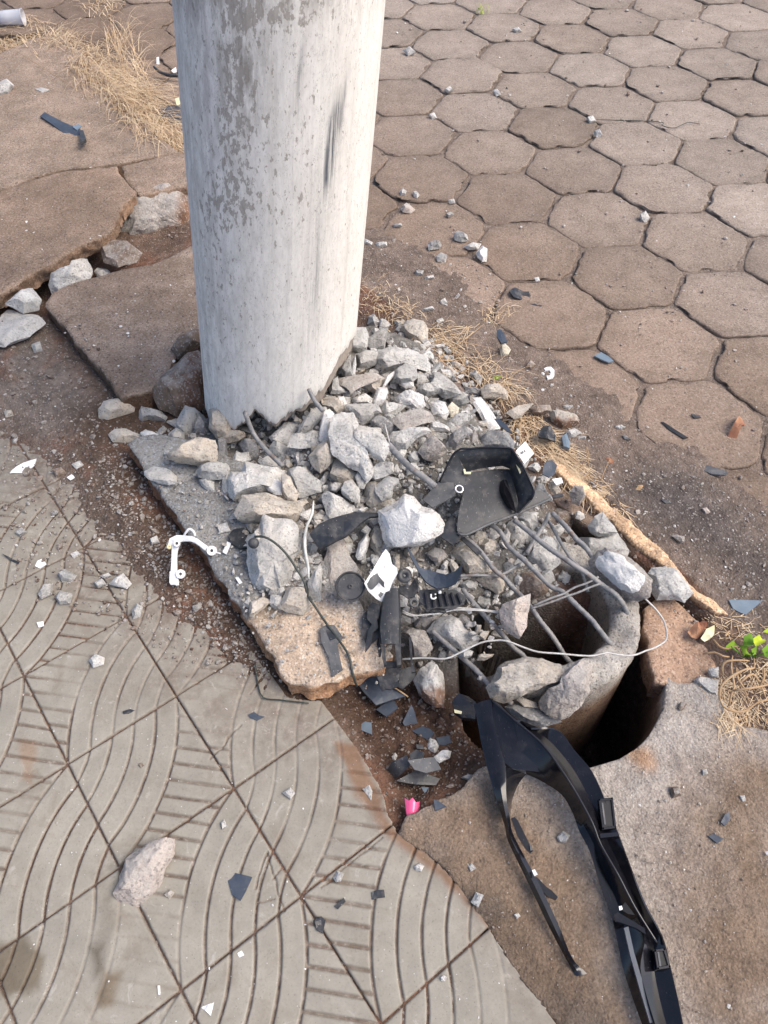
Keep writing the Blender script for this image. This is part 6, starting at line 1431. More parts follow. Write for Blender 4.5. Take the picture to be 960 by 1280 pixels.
pl('L', [(510, 785), (575, 790), (532, 826)], M_glass, 'small grey blue glass chip between the black fragment and the pink shard')
pl('L', [(585, 858), (612, 868), (662, 902), (596, 930)], M_blue, 'dark triangular shard on the concrete apron right of the pink one', z=.004)
plate('P', [(508, 998), (512, 1001), (516, 997), (520, 1003), (528, 1002), (527, 1013), (522, 1022), (511, 1027), (509, 1015)], M_pink, 'lens_shard', 'bright pink broken tail lamp shard between the pit and the tiles', 'lamp shard', .003, z=-.004, lift=.0, bend=(-2.2, 0), wav=0, smooth=True, tilt=(.25, -.35, .9))
# --- on the tiles
pl('T', [(640, 520), (720, 540), (702, 580), (686, 608), (664, 592)], M_blue, 'dark blue triangular plastic shard lying on the tiles', thick=.0025)
pl('T', [(350, 66), (372, 60), (385, 64), (368, 73), (352, 73)], M_blk, 'tiny black sliver on the tiles near the left joint', thick=.002)
pl('T', [(708, 76), (726, 68), (740, 78), (757, 82), (735, 93), (715, 86)], M_blue, 'dark curled sliver on the tiles near the kerb slab end', thick=.002)
pl('T', [(898, 660), (918, 652), (930, 664), (922, 700), (905, 692)], M_blk, 'black crumpled bit in the tile joint at the bottom', thick=.005, wav=.2)
pl('T', [(575, 912), (612, 896), (602, 936)], M_white, 'folded white paper triangle on the tiles at the bottom', 'paper_scrap', 'paper', thick=.0012, wav=.15)
pl('T', [(678, 758), (690, 750), (698, 763), (684, 770)], M_white, 'tiny white chip on a tile joint below the dark blue triangle', thick=.0015)
pl('T', [(450, 850), (457, 850), (458, 876), (452, 876)], M_white, 'thin white splinter on the tiles near the bottom', thick=.0015)
pl('Y', [(238, 352), (262, 342), (296, 340), (300, 375), (262, 380), (240, 386)], M_blk, 'small folded black plastic square on the ribbed tile corner', thick=.004, wav=.1)
pl('Y', [(65, 418), (88, 396), (110, 378), (118, 394), (82, 430)], M_blk, 'small black plastic wedge left of the folded black square', thick=.004)
pl('R', [(30, 270), (50, 248), (70, 235), (110, 225), (105, 246), (75, 266)], M_white, 'white curled paper scrap on the dusty tiles at left', 'paper_scrap', 'paper', thick=.0012, wav=.12)
pl('R', [(105, 546), (112, 530), (125, 524), (140, 540), (120, 553)], M_white, 'small white plastic square on the dusty tiles at left', thick=.0015)
pl('R', [(200, 280), (215, 270), (226, 280), (210, 288)], M_white, 'small white flake on the soil above the white bracket', thick=.0015)
pl('R', [(110, 715), (130, 712), (132, 726), (116, 730)], M_white, 'small white flake in front of three grey stones on the tiles', thick=.0015)
pl('R', [(5, 508), (30, 520), (58, 535), (55, 542), (28, 528)], M_blk, 'thin dark splinter near the left edge on the tiles', thick=.002)
# --- apron
pl('X', [(818, 452), (832, 425), (845, 420), (848, 440), (830, 462)], M_blue, 'small upright blue shard on the apron at right', thick=.003, wav=.1)
pl('X', [(780, 492), (800, 485), (826, 500), (808, 514)], M_blue, 'small dark blue shard lying below the upright one on the apron', thick=.002)
# --- street
pl('Q', [(725, 612), (735, 595), (750, 590), (790, 606), (815, 610), (840, 640), (885, 665), (870, 680), (835, 668), (790, 640), (745, 635)], M_blk, 'twisted black plastic strip on the pavers by the dry tuft', 'plastic_strip', thick=.004, wav=.10)
pl('Q', [(660, 790), (685, 774), (705, 805), (718, 832), (690, 842), (672, 818)], M_blue, 'short black plastic tube piece beside the cream stone', thick=.005, bend=(-1.0, 0))
pl('S', [(158, 166), (190, 146), (220, 165), (248, 190), (222, 194), (190, 182)], M_glass, 'blue grey glass shard on the paver edge', thick=.003)
pl('S', [(465, 470), (480, 472), (530, 505), (592, 542), (570, 546), (510, 512)], M_blk, 'thin pointed black blade on the dusty paver at right', thick=.003, tilt=(-.3, -.2, .9))
pl('S', [(603, 642), (640, 655), (700, 676), (776, 700), (764, 717), (700, 710), (622, 678)], M_dusty, 'long grey plastic blade on the dusty paver at right', thick=.003)
pl('S', [(605, 432), (645, 440), (652, 450), (620, 453)], M_blk, 'tiny black sliver on the dusty paver at right', thick=.002)
pl('S', [(465, 828), (500, 832), (515, 845), (490, 848)], M_blk, 'tiny black sliver on the dark ground above the kerb strip', thick=.002)
pl('J', [(840, 362), (865, 352), (892, 350), (918, 375), (918, 412), (905, 432), (868, 440), (858, 418), (886, 412), (892, 392), (880, 374), (850, 378)], M_white, 'small white C shaped clip on the brown street soil', 'plastic_clip', 'clip', thick=.004, wav=0)
pl('I', [(550, 180), (590, 158), (622, 165), (618, 200), (672, 220), (640, 240), (610, 258), (582, 215)], M_white, 'crumpled white paper scrap on the street beside the kerb strip', 'paper_scrap', 'paper', thick=.001, wav=.2)
pl('V', [(478, 68), (510, 62), (560, 66), (768, 68), (700, 125), (622, 190), (560, 165), (515, 140)], M_glass, 'blue grey triangular glass piece by the green weed', 'glass_shard', 'glass piece', thick=.004, z=.012)
plate('S', [(770, 545), (800, 500), (825, 455), (858, 445), (862, 470), (840, 500), (815, 545), (800, 572), (778, 568)], M_leafd, 'dry_leaf', 'reddish crumpled leaf on the dark street soil at right', 'leaf', .001, wav=.35)
plate('S', [(340, 790), (358, 770), (365, 740), (380, 738), (384, 768), (364, 800), (345, 805)], M_root, 'dry_leaf', 'small curled tan leaf on the dark street soil', 'leaf', .001, wav=.35)
plate('V', [(246, 385), (268, 350), (290, 310), (320, 298), (350, 285), (362, 345), (345, 372), (320, 392), (280, 412)], M_petal, 'petal', 'pale yellow petal beside the flat pinkish fragment', 'petal', .001, z=.02, wav=.25)
plate('V', [(150, 320), (180, 275), (240, 258), (290, 290), (270, 345), (225, 380), (175, 365)], M_leafd, 'dry_leaf', 'brown shrivelled leaf left of the pale yellow petal', 'leaf', .001, z=.015, wav=.4)
plate('K', [(700, 440), (730, 428), (765, 455), (755, 475), (715, 462)], M_leafd, 'dry_leaf', 'tiny red leaf on the street soil above the straw', 'leaf', .001, wav=.2)
# --- far left
T0 = lambda pts: [(x/3.692, y/3.692) for x, y in pts]
sp = plate('P', T0([(185, 535), (205, 515), (290, 563), (370, 597), (395, 640), (370, 655), (290, 612)]), M_blue, 'plastic_strip', 'black plastic strip with a folded end on the slab beside the dry grass', 'plastic piece', .004, wav=.03)
plate('P', T0([(366, 600), (384, 600), (397, 640), (372, 655)]), M_blk, 'folded_end', None, None, .010, z=.058, parent=sp, wav=0)
plate('P', T0([(335, 585), (360, 572), (378, 580), (355, 600)]), M_glass, 'glass_shard', 'glassy chip beside the black strip on the slab', 'glass piece', .006)
tube('plastic_strip', [(710/3.692, 308/3.692, .03), (735/3.692, 330/3.692, .025), (770/3.692, 345/3.692, .02), (830/3.692, 352/3.692, .02)], [.004, .006, .006, .005], M_blk, 'curved black strip ending at the pole beside the dry grass', 'plastic piece')
sh = plate('P', T0([(705, 490), (740, 482), (800, 452), (860, 470), (860, 530), (800, 530), (750, 518)]), M_blue, 'car_fragment', 'dark shell piece half hidden by the pole left edge', 'car part', .004, z=.02, bend=(-.8, -.8), wav=.02)
plate('P', T0([(808, 455), (826, 450), (832, 480), (815, 485)]), M_petal, 'yellow_mark', None, None, .001, z=.035, parent=sh, wav=0)
plate('P', T0([(722, 265), (733, 262), (736, 300), (722, 302)]), M_white, 'plastic_shard', 'white bit standing above the curved black strip by the pole', 'plastic piece', .003, tilt=(0, -.6, .8))
plate('P', T0([(790, 325), (812, 310), (816, 330), (800, 335)]), M_white, 'plastic_shard', 'white bit against the pole edge beside the curved black strip', 'plastic piece', .003)
def mat_cup():
    s = NT('clear_plastic'); s.b.inputs['Transmission Weight'].default_value = 0.55; s.b.inputs['IOR'].default_value = 1.3
    return s.done((0.85, 0.86, 0.90), 0.15)
cupc = U(12, 22, .03); ax = U(27, 21, .03)-U(2, 22, .03); ax /= np.linalg.norm(ax)
v, f = ring_mesh(cupc, ax, .03, 0, .06, 32, steps=[(.024, -.06), (.027, 0), (.030, .05), (.0315, .052), (.0315, .055), (.0295, .055), (.026, 0), (.0235, -.056)])
tag(mesh_np('plastic_cup', v, f, mat_cup(), True), 'clear plastic cup lying in the grass at the top left corner', 'cup')
# ------------------------------------------------------------------ small chips between the big chunks (one by one)
G_F = 'small concrete chips between the larger rubble'
PROTO = []
for k in range(14):
    rg = np.random.default_rng(500+k); n = rg.integers(5, 8); a = np.sort(rg.uniform(0, 2*np.pi, n)); a = np.linspace(0, 2*np.pi, n, endpoint=False)+rg.normal(0, .25, n)
    r = rg.uniform(.6, 1.15, n); el = rg.uniform(.65, 1.0); q = np.stack([r*np.cos(a), el*r*np.sin(a)], 1)
    t = ['g', 'l', 'g', 't', 'l', 'd', 'g', 'm', 'l', 't', 'g', 'l', 'w', 'g'][k]; flat = k % 2 == 1
    P, F, ton, pa = rock_mesh(q, .28 if flat else .62, 40+k, 3, 6, .05, t, flat, 1.2 if t == 'w' else 0)
    o = mesh_np('rubble_chip', P, F, M_rock, True, attrs={'paint': pa}, colors={'tone': ton}); o.data.set_sharp_from_angle(angle=math.radians(24)); PROTO.append(o.data); bpy.data.objects.remove(o)
occ = [(c, math.sqrt(A)) for (o, c, A, *_r_) in ROCKS]
placed = 0; rg = np.random.default_rng(77); tries = 0; CH = []
FILL = [(165, 560), (250, 500), (330, 520), (400, 430), (470, 400), (545, 420), (600, 480), (650, 540), (690, 600), (725, 650), (710, 720), (640, 790), (600, 850), (520, 840), (500, 770), (450, 700), (390, 760), (310, 760), (300, 660), (270, 600), (200, 570)]
FW = np.array(FILL, float)
def in_px(poly, x, y): return sdf(poly, np.array([float(x)]), np.array([float(y)]))[0] < 0
BLOCK = [np.array([(240, 440), (445, 400), (448, 440), (415, 492), (385, 520), (348, 552), (300, 550), (262, 545)], float), np.array([(520, 560), (660, 560), (690, 650), (570, 680)], float), np.array([(400, 740), (470, 700), (500, 770), (505, 840), (440, 850), (340, 860), (330, 800)], float)]
while placed < 190 and tries < 9000:
    tries += 1
    x, y = rg.uniform(160, 730), rg.uniform(395, 860)
    if not in_px(FW, x, y) or any(in_px(b, x, y) for b in BLOCK): continue
    if x < 330 and rg.random() < .6: continue
    s = float(np.clip(rg.lognormal(1.95, .40), 4, 16))        # radius in photograph points
    if any(math.hypot(x-c[0], y-c[1]) < 0.46*a_+0.40*s for c, a_ in occ): continue
    occ.append((np.array([x, y]), s*1.5)); CH.append((x, y, s)); placed += 1
CHIPS = []
for x, y, s in CH:
    z = surf_z(x, y); P = U(x, y, z); sc = s*((P-CAMP)@_f)/FPX
    o = bpy.data.objects.new('rubble_chip', PROTO[rg.integers(0, len(PROTO))]); COL.objects.link(o)
    o.location = (P[0], P[1], P[2]+sc*.25); o.scale = (sc, sc, sc*rg.uniform(.8, 1.2)); o.rotation_euler = (rg.normal(0, .5), rg.normal(0, .5), rg.uniform(0, 6.28))
    CHIPS.append((o, np.array([x, y]), s))

# ------------------------------------------------------------------ labels of the larger rubble, by look and by neighbours
LM = [((300, 533), 'the pole foot'), ((437, 732), 'the round black cap'), ((615, 620), 'the open black housing'), ((513, 655), 'the biggest white stone'), ((237, 690), 'the white bracket'), ((775, 790), 'the pole stub'), ((390, 810), 'the tan slab end'), ((516, 1012), 'the pink shard'),
      ((700, 1010), 'the glossy black trim'), ((477, 722), 'the white curved shard'), ((935, 805), 'the green weed'), ((423, 657), 'the long black plastic strip'), ((80, 290), 'the raised brown slab'), ((150, 130), 'the dry grass by the slab'), ((487, 790), 'the black channel bracket'), ((340, 690), 'the tall pale boulder'),
      ((440, 555), 'the long split slab'), ((597, 512), 'the long white flake'), ((322, 600), 'the large squared chunk'), ((520, 410), 'the tall tan stone'), ((780, 705), 'the white topped stone'), ((656, 372), 'the twisted black strip'), ((180, 1090), 'the pinkish white stone'), ((295, 1105), 'the dark blue triangle'),
      ((475, 455), 'the wide dusty mass'), ((645, 770), 'the bright balanced stone'), ((870, 580), 'the long grey blade'), ((690, 465), 'the white C shaped clip'), ((540, 745), 'the ribbed grille'), ((240, 565), 'the white painted shell'), ((30, 583), 'the white curled paper'), ((830, 150), 'the far pavers')]
ADJ = ['squarish', 'angular', 'blunt', 'jagged', 'wedge shaped', 'knobbly', 'sharp edged', 'chunky']
used = set()
for o, c, A, t, flat, label, q, grp, cat in ROCKS:
    if not label:
        ex = np.linalg.eigvalsh(np.cov(q.T)); el = math.sqrt(ex[1]/max(ex[0], 1e-12))
        shp = ('elongated ' if el > 1.9 else '')+('flat' if flat else '')
        size = 'tiny' if A < 90 else 'small' if A < 300 else 'medium' if A < 900 else 'large'
        noun = 'flake' if flat else 'stone' if A < 300 else 'chunk'
        order = sorted(LM, key=lambda l: math.hypot(c[0]-l[0][0], c[1]-l[0][1]))
        def rel(l):
            dx, dy = c[0]-l[0][0], c[1]-l[0][1]
            return ('right of ' if dx > 0 else 'left of ')+l[1] if abs(dx) > abs(dy) else ('in front of ' if dy > 0 else 'behind ')+l[1]
        base = f"{size} {shp+' ' if shp else ''}{CNAME[t]} {noun}".replace('  ', ' ')
        cand = [f"{base} {rel(order[0])}", f"{base} {rel(order[0])} and {rel(order[1])}", f"{base} {rel(order[0])} and {rel(order[2])}", f"{base} {rel(order[1])} and {rel(order[2])}"]
        cand += [f"{a} {base} {rel(order[0])}" for a in ('nearer', 'farther', 'leftmost', 'rightmost', 'lowest', 'uppermost')]
        label = next((l for l in cand if l not in used and len(l.split()) <= 16), cand[-1])
    used.add(label)
    tag(o, label, cat, 'concrete rubble and stones')

CT = {d.name: CNAME[t] for d, t in zip(PROTO, ['g', 'l', 'g', 't', 'l', 'd', 'g', 'm', 'l', 't', 'g', 'l', 'w', 'g'])}
for o, c, s_ in CHIPS:
    order = sorted(LM, key=lambda l: math.hypot(c[0]-l[0][0], c[1]-l[0][1]))
    def rel(l):
        dx, dy = c[0]-l[0][0], c[1]-l[0][1]
        return ('right of ' if dx > 0 else 'left of ')+l[1] if abs(dx) > abs(dy) else ('in front of ' if dy > 0 else 'behind ')+l[1]
    base = f"{'tiny' if s_ < 5.5 else 'small' if s_ < 8.5 else 'fair sized'} {CT[o.data.name]} chip"
    cand = [f"{base} {rel(order[0])}"]+[f"{base} {rel(order[i])} and {rel(order[j])}" for i, j in ((0, 1), (0, 2), (1, 2), (0, 3), (1, 3), (2, 3))]
    lab = next((l for l in cand if l not in used and len(l.split()) <= 16), None)
    if lab is None: bpy.data.objects.remove(o); continue
    used.add(lab); tag(o, lab, 'rubble', G_F)

# ------------------------------------------------------------------ gravel, crumbs and paint flakes nobody could count
def scatter(name, pts, rad, mat, tones, flat=.8, seed=1, paint=0.0, lev=1):
    rg = np.random.default_rng(seed); V0, F0 = ico(lev); n = len(pts)
    V = np.empty((n, len(V0), 3)); T = np.empty((n, len(V0), 3))
    for i in range(n):
        j = V0*(1+rg.normal(0, .22, (len(V0), 1))); j = j*np.array([1, rg.uniform(.55, 1), rg.uniform(flat*.45, flat)])
        a, b = rg.uniform(0, 6.28), rg.normal(0, .4); ca, sa, cb, sb = math.cos(a), math.sin(a), math.cos(b), math.sin(b)
        R = np.array([[ca, -sa, 0], [sa, ca, 0], [0, 0, 1]])@np.array([[1, 0, 0], [0, cb, -sb], [0, sb, cb]])
        V[i] = (j*rad[i])@R.T+pts[i]; T[i] = np.array(tones[rg.integers(0, len(tones))])*rg.uniform(.8, 1.2)
    F = (F0[None]+(np.arange(n)*len(V0))[:, None, None]).reshape(-1, 3)
    o = mesh_np(name, V.reshape(-1, 3), F, mat, False, attrs={'paint': np.full(n*len(V0), paint)}, colors={'tone': T.reshape(-1, 3)})
    return o
def rnd_pts(polypx, n, seed, zf, dens=None):
    rg = np.random.default_rng(seed); poly = np.array(polypx, float); lo, hi = poly.min(0), poly.max(0); out = []
    x = rg.uniform(lo[0], hi[0], n*6); y = rg.uniform(lo[1], hi[1], n*6); m = sdf(poly, x, y)+rg.normal(0, 8, len(x)) < 0; x, y = x[m][:n], y[m][:n]
    P = np.array([U(a, b, 0.0) for a, b in zip(x, y)])
    for _ in range(6):
        z = zf(P[:, 0], P[:, 1]); P = np.array([U(a, b, c) for a, b, c in zip(x, y, z)])
    return P
def zs(X, Y):
    z = gzv(X, Y)
    for pl, h in SLABZ:
        m = sdf(pl, X, Y) < -.004
        if h == .004: m &= np.hypot(X-HOLE_C[0], Y-HOLE_C[1]) > HOLE_R+.004
        z = np.where(m, np.maximum(z, h), z)
    m = (curb_side(X, Y) > .05) & (Y > .95); z = np.where(m, np.maximum(z, .002), z)
    return z
def sct(name, label, polys, seed, smin, smax, mat, tones, paint=0.0, flat=.8, lev=1):
    P = np.concatenate([rnd_pts(p, n, seed+i, zs) for i, (p, n) in enumerate(polys)]); rg = np.random.default_rng(seed+50)
    P = P[(P[:, 2] > (-.04 if seed in (1, 7) else -.10)) & (sdf(WELL, P[:, 0], P[:, 1]) > .012)]; sl_ = np.max([np.abs(gzv(P[:, 0]+a, P[:, 1]+b)-gzv(P[:, 0], P[:, 1])) for a, b in ((.012, 0), (-.012, 0), (0, .012), (0, -.012))], 0); P = P[sl_ < .022]; d = (P-CAMP)@_f/FPX; r = np.clip(rg.lognormal(math.log(smin), .5, len(P)), smin*.5, smax)*d
    P[:, 2] += r*.25
    return tag(scatter(name, P, r, mat, tones, flat, seed, paint, lev), label, name.replace('_', ' '), kind='stuff')
LEFTP = [(0, 470), (120, 500), (190, 600), (300, 760), (340, 850), (230, 830), (100, 760), (0, 720)]
GUT = [(455, 300), (560, 300), (650, 360), (720, 480), (800, 560), (960, 640), (960, 760), (900, 770), (790, 660), (690, 570), (600, 470), (540, 410), (460, 400)]
ST = [(480, 0), (960, 0), (960, 640), (720, 480), (560, 300), (470, 240)]
sct('gravel', 'grey concrete gravel strewn through the rubble heap and over the kerb slab', [(FILL, 2600), ([(170, 560), (260, 540), (330, 640), (480, 780), (490, 840), (350, 860), (255, 690)], 320)], 1, 1.5, 4.2, M_rock, [TONES['g'], TONES['l'], TONES['g'], TONES['t']], lev=1)
BITS = []
for k in range(16):
    rg_ = np.random.default_rng(900+k); n = rg_.integers(4, 7); a = np.linspace(0, 2*np.pi, n, endpoint=False)+rg_.normal(0, .3, n); r = rg_.uniform(.6, 1.2, n); el = rg_.uniform(.55, 1.0)
    BITS.append(rock_mesh(np.stack([r*np.cos(a), el*r*np.sin(a)], 1), .22 if k % 2 else .5, 300+k, 2, 6, .05, 'l', bool(k % 2))[:2])
P = np.concatenate([rnd_pts(FILL, 1300, 71, zs), rnd_pts([(285, 540), (420, 480), (540, 430), (600, 520), (520, 600), (400, 660), (300, 650)], 420, 72, zs)]); P = P[(P[:, 2] > -.03) & (sdf(WELL, P[:, 0], P[:, 1]) > .012)]
rg_ = np.random.default_rng(73); VV = []; FF = []; TT = []; PA = []; b = 0; tn = ['g', 'l', 'g', 't', 'l', 'd', 'l', 'm']
for p in P:
    v, f = BITS[rg_.integers(0, 16)]; sc = float(np.clip(rg_.lognormal(1.55, .42), 2.8, 10))*((p-CAMP)@_f)/FPX
    R = np.array(Matrix.Rotation(rg_.uniform(0, 6.28), 3, 'Z')@Matrix.Rotation(rg_.normal(0, .55), 3, 'X')@Matrix.Rotation(rg_.normal(0, .55), 3, 'Y'))
    VV.append(v@R.T*sc+p+[0, 0, sc*.3]); FF.append(f+b); b += len(v); t_ = tn[rg_.integers(0, 8)]
    TT.append(np.tile(np.array(TONES[t_])*rg_.uniform(.8, 1.2), (len(v), 1))); PA.append(np.full(len(v), 1.0 if rg_.random() < .05 else 0.0))
o = mesh_np('broken_bits', np.concatenate(VV), np.concatenate(FF), M_rock, False, attrs={'paint': np.concatenate(PA)}, colors={'tone': np.concatenate(TT)})
tag(o, 'broken concrete bits packed between the chunks of the rubble heap', 'broken bits', kind='stuff')
sct('crumbs', 'soil crumbs and grit spilled over the tiles left of the kerb slab', [(LEFTP, 1500), ([(0, 380), (100, 400), (150, 500), (90, 500), (0, 470)], 260)], 2, 1.3, 4.5, M_rock, [(.16, .11, .085), (.22, .17, .14), (.28, .25, .22), (.13, .085, .065), (.36, .34, .32)])
sct('crumbs', 'dark brown soil crumbs heaped along the left side of the kerb slab', [([(140, 545), (200, 630), (345, 850), (305, 842), (215, 745), (110, 600)], 1100)], 21, 1.5, 5.5, M_rock, [(.10, .066, .048), (.14, .095, .07), (.08, .052, .038), (.20, .16, .13), (.34, .32, .30)])
sct('grit', 'grit and tiny stones on the dusty street edge and gutter', [(GUT, 1300), (ST, 420)], 3, 1.0, 3.4, M_rock, [(.24, .19, .16), (.33, .29, .26), (.17, .12, .095), (.45, .42, .39)])
sct('soil_clods', 'dark soil clods in the pit below the kerb slab and beside the hole', [([(415, 868), (440, 920), (480, 985), (500, 1035), (560, 995), (605, 960), (590, 890), (520, 850)], 420), ([(700, 610), (760, 650), (850, 730), (880, 780), (800, 745), (720, 690)], 150), ([(205, 235), (235, 232), (236, 300), (212, 296)], 60)], 4, 1.4, 5.0, M_rock, [(.085, .05, .036), (.12, .07, .05), (.07, .042, .03), (.16, .11, .085)])
sct('paint_flakes', 'tiny white paint and plastic flakes scattered over soil, slabs and street', [(LEFTP, 90), ([(60, 380), (235, 310), (245, 430), (155, 490)], 70), ([(0, 70), (110, 80), (220, 200), (150, 300), (0, 370)], 60), (GUT, 80), (ST, 60), ([(0, 780), (340, 860), (480, 1000), (640, 1200), (660, 1280), (0, 1280)], 130), ([(640, 960), (960, 930), (960, 1280), (760, 1280)], 40), (FILL, 130)], 5, .85, 2.6, M_rock, [(.75, .74, .72)], 1.0, .3)
sct('apron_grit', 'small aggregate stones loose on the concrete apron', [([(560, 1000), (700, 960), (960, 930), (960, 1280), (720, 1280), (540, 1060)], 700)], 6, .8, 2.2, M_rock, [(.30, .24, .19), (.45, .41, .37), (.2, .15, .12)])

# ------------------------------------------------------------------ dry grass, roots, green weed
def mat_straw(name, a, b):
    s = NT(name); c = s.mix(s.attr('mixk'), a, b); 
    s.b.inputs['Subsurface Weight'].default_value = 0.0
    return s.done(c, 0.8, spec=0.2)
M_straw = mat_straw('straw', (0.68, 0.55, 0.38), (0.42, 0.28, 0.16))
M_green = mat_straw('weed_leaf', (0.12, 0.26, 0.03), (0.42, 0.50, 0.04))
def blades(name, label, spots, seed, mat=None, kind='stuff', wide=.0011):
    """spots: (px, py, count, spread px, length m, lean direction px dx,dy, flatness)"""
    rg = np.random.default_rng(seed); V = []; F = []; K = []; b = 0
    for x, y, n, spd, L, (lx, ly), fl in spots:
        for _ in range(n):
            sx, sy = x+rg.normal(0, spd), y+rg.normal(0, spd*.7); P = U(sx, sy, 0.0); P[2] = float(zs(np.array([P[0]]), np.array([P[1]]))[0])
            l = L*rg.uniform(.45, 1.25); a = rg.uniform(0, 6.28); d = np.array([math.cos(a), math.sin(a), 0])*rg.uniform(.2, 1.0)+np.array([lx, -ly, 0])*rg.uniform(.3, 1.1)
            up = rg.uniform(.25, 1.25)*(1-fl); w_ = wide*rg.uniform(.6, 1.5); m = 6; side = np.cross(d/(np.linalg.norm(d)+1e-6), (0, 0, 1.0)); kink = rg.normal(0, .22, 3)
            k = rg.uniform(0, 1)
            for t in np.linspace(0, 1, m):
                c = P+l*(d*t*.75+np.array([0, 0, 1.0])*(up*(t-1.15*t*t*(1-.3*up))))+kink*l*.35*t*t*np.array([1, 1, .2]); c[2] = max(c[2], P[2]+.001)
                ww = w_*(1-.8*t); V += [c-side*ww, c+side*ww]; K += [k, k]
            F += [(b+2*i, b+2*i+1, b+2*i+3, b+2*i+2) for i in range(m-1)]; b += 2*m
    o = mesh_np(name, np.array(V), F, mat or M_straw, True, attrs={'mixk': np.array(K)})
    return tag(o, label, 'dry grass', kind=kind)
blades('dry_grass', 'dry yellow grass tufts along the far edge of the slabs left of the pole', [(70, 60, 352, 16, .17, (.3, -.1), .4), (30, 45, 308, 18, .17, (-.4, -.1), .5), (110, 75, 264, 14, .16, (.4, .3), .4), (130, 105, 616, 16, .2, (.5, .4), .35), (160, 130, 836, 16, .2, (.6, .3), .35), (185, 155, 748, 14, .18, (.5, .6), .45), (205, 178, 528, 10, .14, (.3, .8), .5), (150, 60, 96, 12, .22, (.1, -.6), .0), (165, 95, 60, 12, .24, (-.2, -.5), .0), (290, 6, 60, 10, .10, (0, 0), .5), (130, 8, 114, 14, .13, (0, 0), .5), (0, 55, 220, 16, .18, (.4, .1), .5)], 11, wide=.0011)
blades('dry_grass', 'dry orange grass lying along the broken kerb behind the rubble heap', [(470, 375, 76, 16, .06, (.2, .2), .6), (495, 395, 66, 12, .07, (.3, .4), .6), (545, 430, 114, 12, .08, (.4, .3), .5), (560, 450, 114, 12, .08, (.4, .4), .5), (600, 465, 76, 14, .09, (.3, .3), .5), (625, 490, 114, 12, .09, (.4, .5), .5), (655, 530, 171, 10, .07, (.1, .5), .4), (672, 555, 171, 10, .07, (.6, .5), .6), (695, 575, 228, 9, .07, (.7, .7), .7), (715, 595, 247, 8, .06, (.7, .75), .8), (740, 622, 171, 7, .05, (.7, .75), .85), (765, 645, 76, 7, .045, (.7, .75), .85)], 12, wide=.0009)
blades('dry_tuft', 'small pale dry grass tuft at the paver edge beside the twisted black strip', [(615, 398, 60, 8, .06, (.2, -.2), .3), (630, 390, 30, 6, .05, (.5, -.4), .3), (590, 415, 14, 6, .09, (-.8, .6), .6)], 13, wide=.0010)
for k, (pz, lab) in enumerate([([(500, 375, .03), (508, 385, .05), (515, 392, .02)], 'pale bent stalk in the soil behind the tall tan stone'), ([(541, 410, .03), (560, 428, .04), (590, 450, .035), (598, 462, .02)], 'long brown stalk curving over the grass behind the heap'), ([(560, 436, .03), (580, 425, .05), (605, 405, .03)], 'pale straight stalk pointing at the small dry tuft'), ([(622, 455, .03), (633, 485, .05), (648, 500, .03), (652, 510, .02)], 'stalk leaning over the dark soil right of the long white flake'), ([(700, 560, .03), (725, 580, .05), (742, 600, .02)], 'stalk crossing the straw above the kerb strip'), ([(723, 587, .01), (736, 570, .04), (732, 558, .05), (738, 590, .01)], 'bent thin stalk on the street above the kerb strip'), ([(750, 605, .01), (755, 590, .03), (762, 575, .04)], 'thin upright stalk with a curled tip above the kerb strip'), ([(30, 70, .06), (70, 95, .07), (110, 120, .06)], 'long pale stalk bent over the slab left of the dry grass')]):
    tube('stalk', pz, [.0011, .0010, .0006], M_root, lab, 'stalk', nseg=5, group='dry stalks')
tube('twig', [(705+150/3.692-5, 83*1.8, .0), (822, 152, .004), (828, 157, .008), (842, 160, .006), (857, 154, .01), (862, 153, .006), (875, 155, .003)], .0012, M_cable, 'thin dark twig with a pale seed lying on a far paver', 'twig')
# curled dry roots hanging at the right edge
def Vz(x, y): return (840+x/6.733, 740+y/6.733)
ROOTS = [[(400, 900, .03), (410, 800, .045), (500, 710, .055), (620, 650, .06), (690, 640, .05), (690, 560, .04)], [(400, 880, .03), (430, 960, .03), (520, 1005, .03), (620, 1000, .03), (720, 930, .035), (830, 905, .03)], [(520, 830, .04), (620, 815, .05), (720, 800, .05), (830, 775, .04)], [(480, 960, .02), (500, 860, .035), (525, 800, .04), (500, 640, .045), (510, 540, .03)], [(560, 780, .04), (610, 730, .05), (680, 690, .05), (740, 770, .04), (790, 890, .02)], [(430, 700, .03), (425, 620, .04), (470, 580, .05), (600, 575, .05), (650, 580, .04)], [(260, 520, .02), (360, 510, .03), (430, 540, .035), (480, 545, .03)], [(480, 330, .03), (450, 370, .04), (445, 420, .02)], [(540, 640, .03), (560, 740, .045), (600, 800, .04), (650, 930, .02)], [(770, 640, .04), (775, 720, .05), (730, 800, .035), (690, 860, .02)], [(350, 400, .02), (400, 460, .03), (470, 480, .03), (540, 460, .035), (590, 540, .03)]]
rt = [tube_mesh(np.array([U(*Vz(x, y), z) for x, y, z in r_]), [.0017, .0021, .0017, .0012], 6) for r_ in ROOTS]
V, F = join(rt); tag(mesh_np('root_tangle', V, F, M_root, True), 'tangle of curled dry tan roots at the right edge below the green weed', 'roots')
blades('dry_grass', 'fine brown dead grass matted under the curled roots at the right edge', [(905, 860, 160, 12, .05, (.2, .3), .7), (930, 885, 180, 16, .05, (.1, .5), .7), (950, 850, 160, 16, .05, (.2, .3), .6), (915, 900, 110, 10, .04, (0, .7), .8), (925, 790, 70, 14, .05, (.4, .2), .6), (980, 890, 130, 18, .05, (.1, .4), .7), (880, 775, 40, 8, .03, (.5, .4), .8)], 14, wide=.0007)
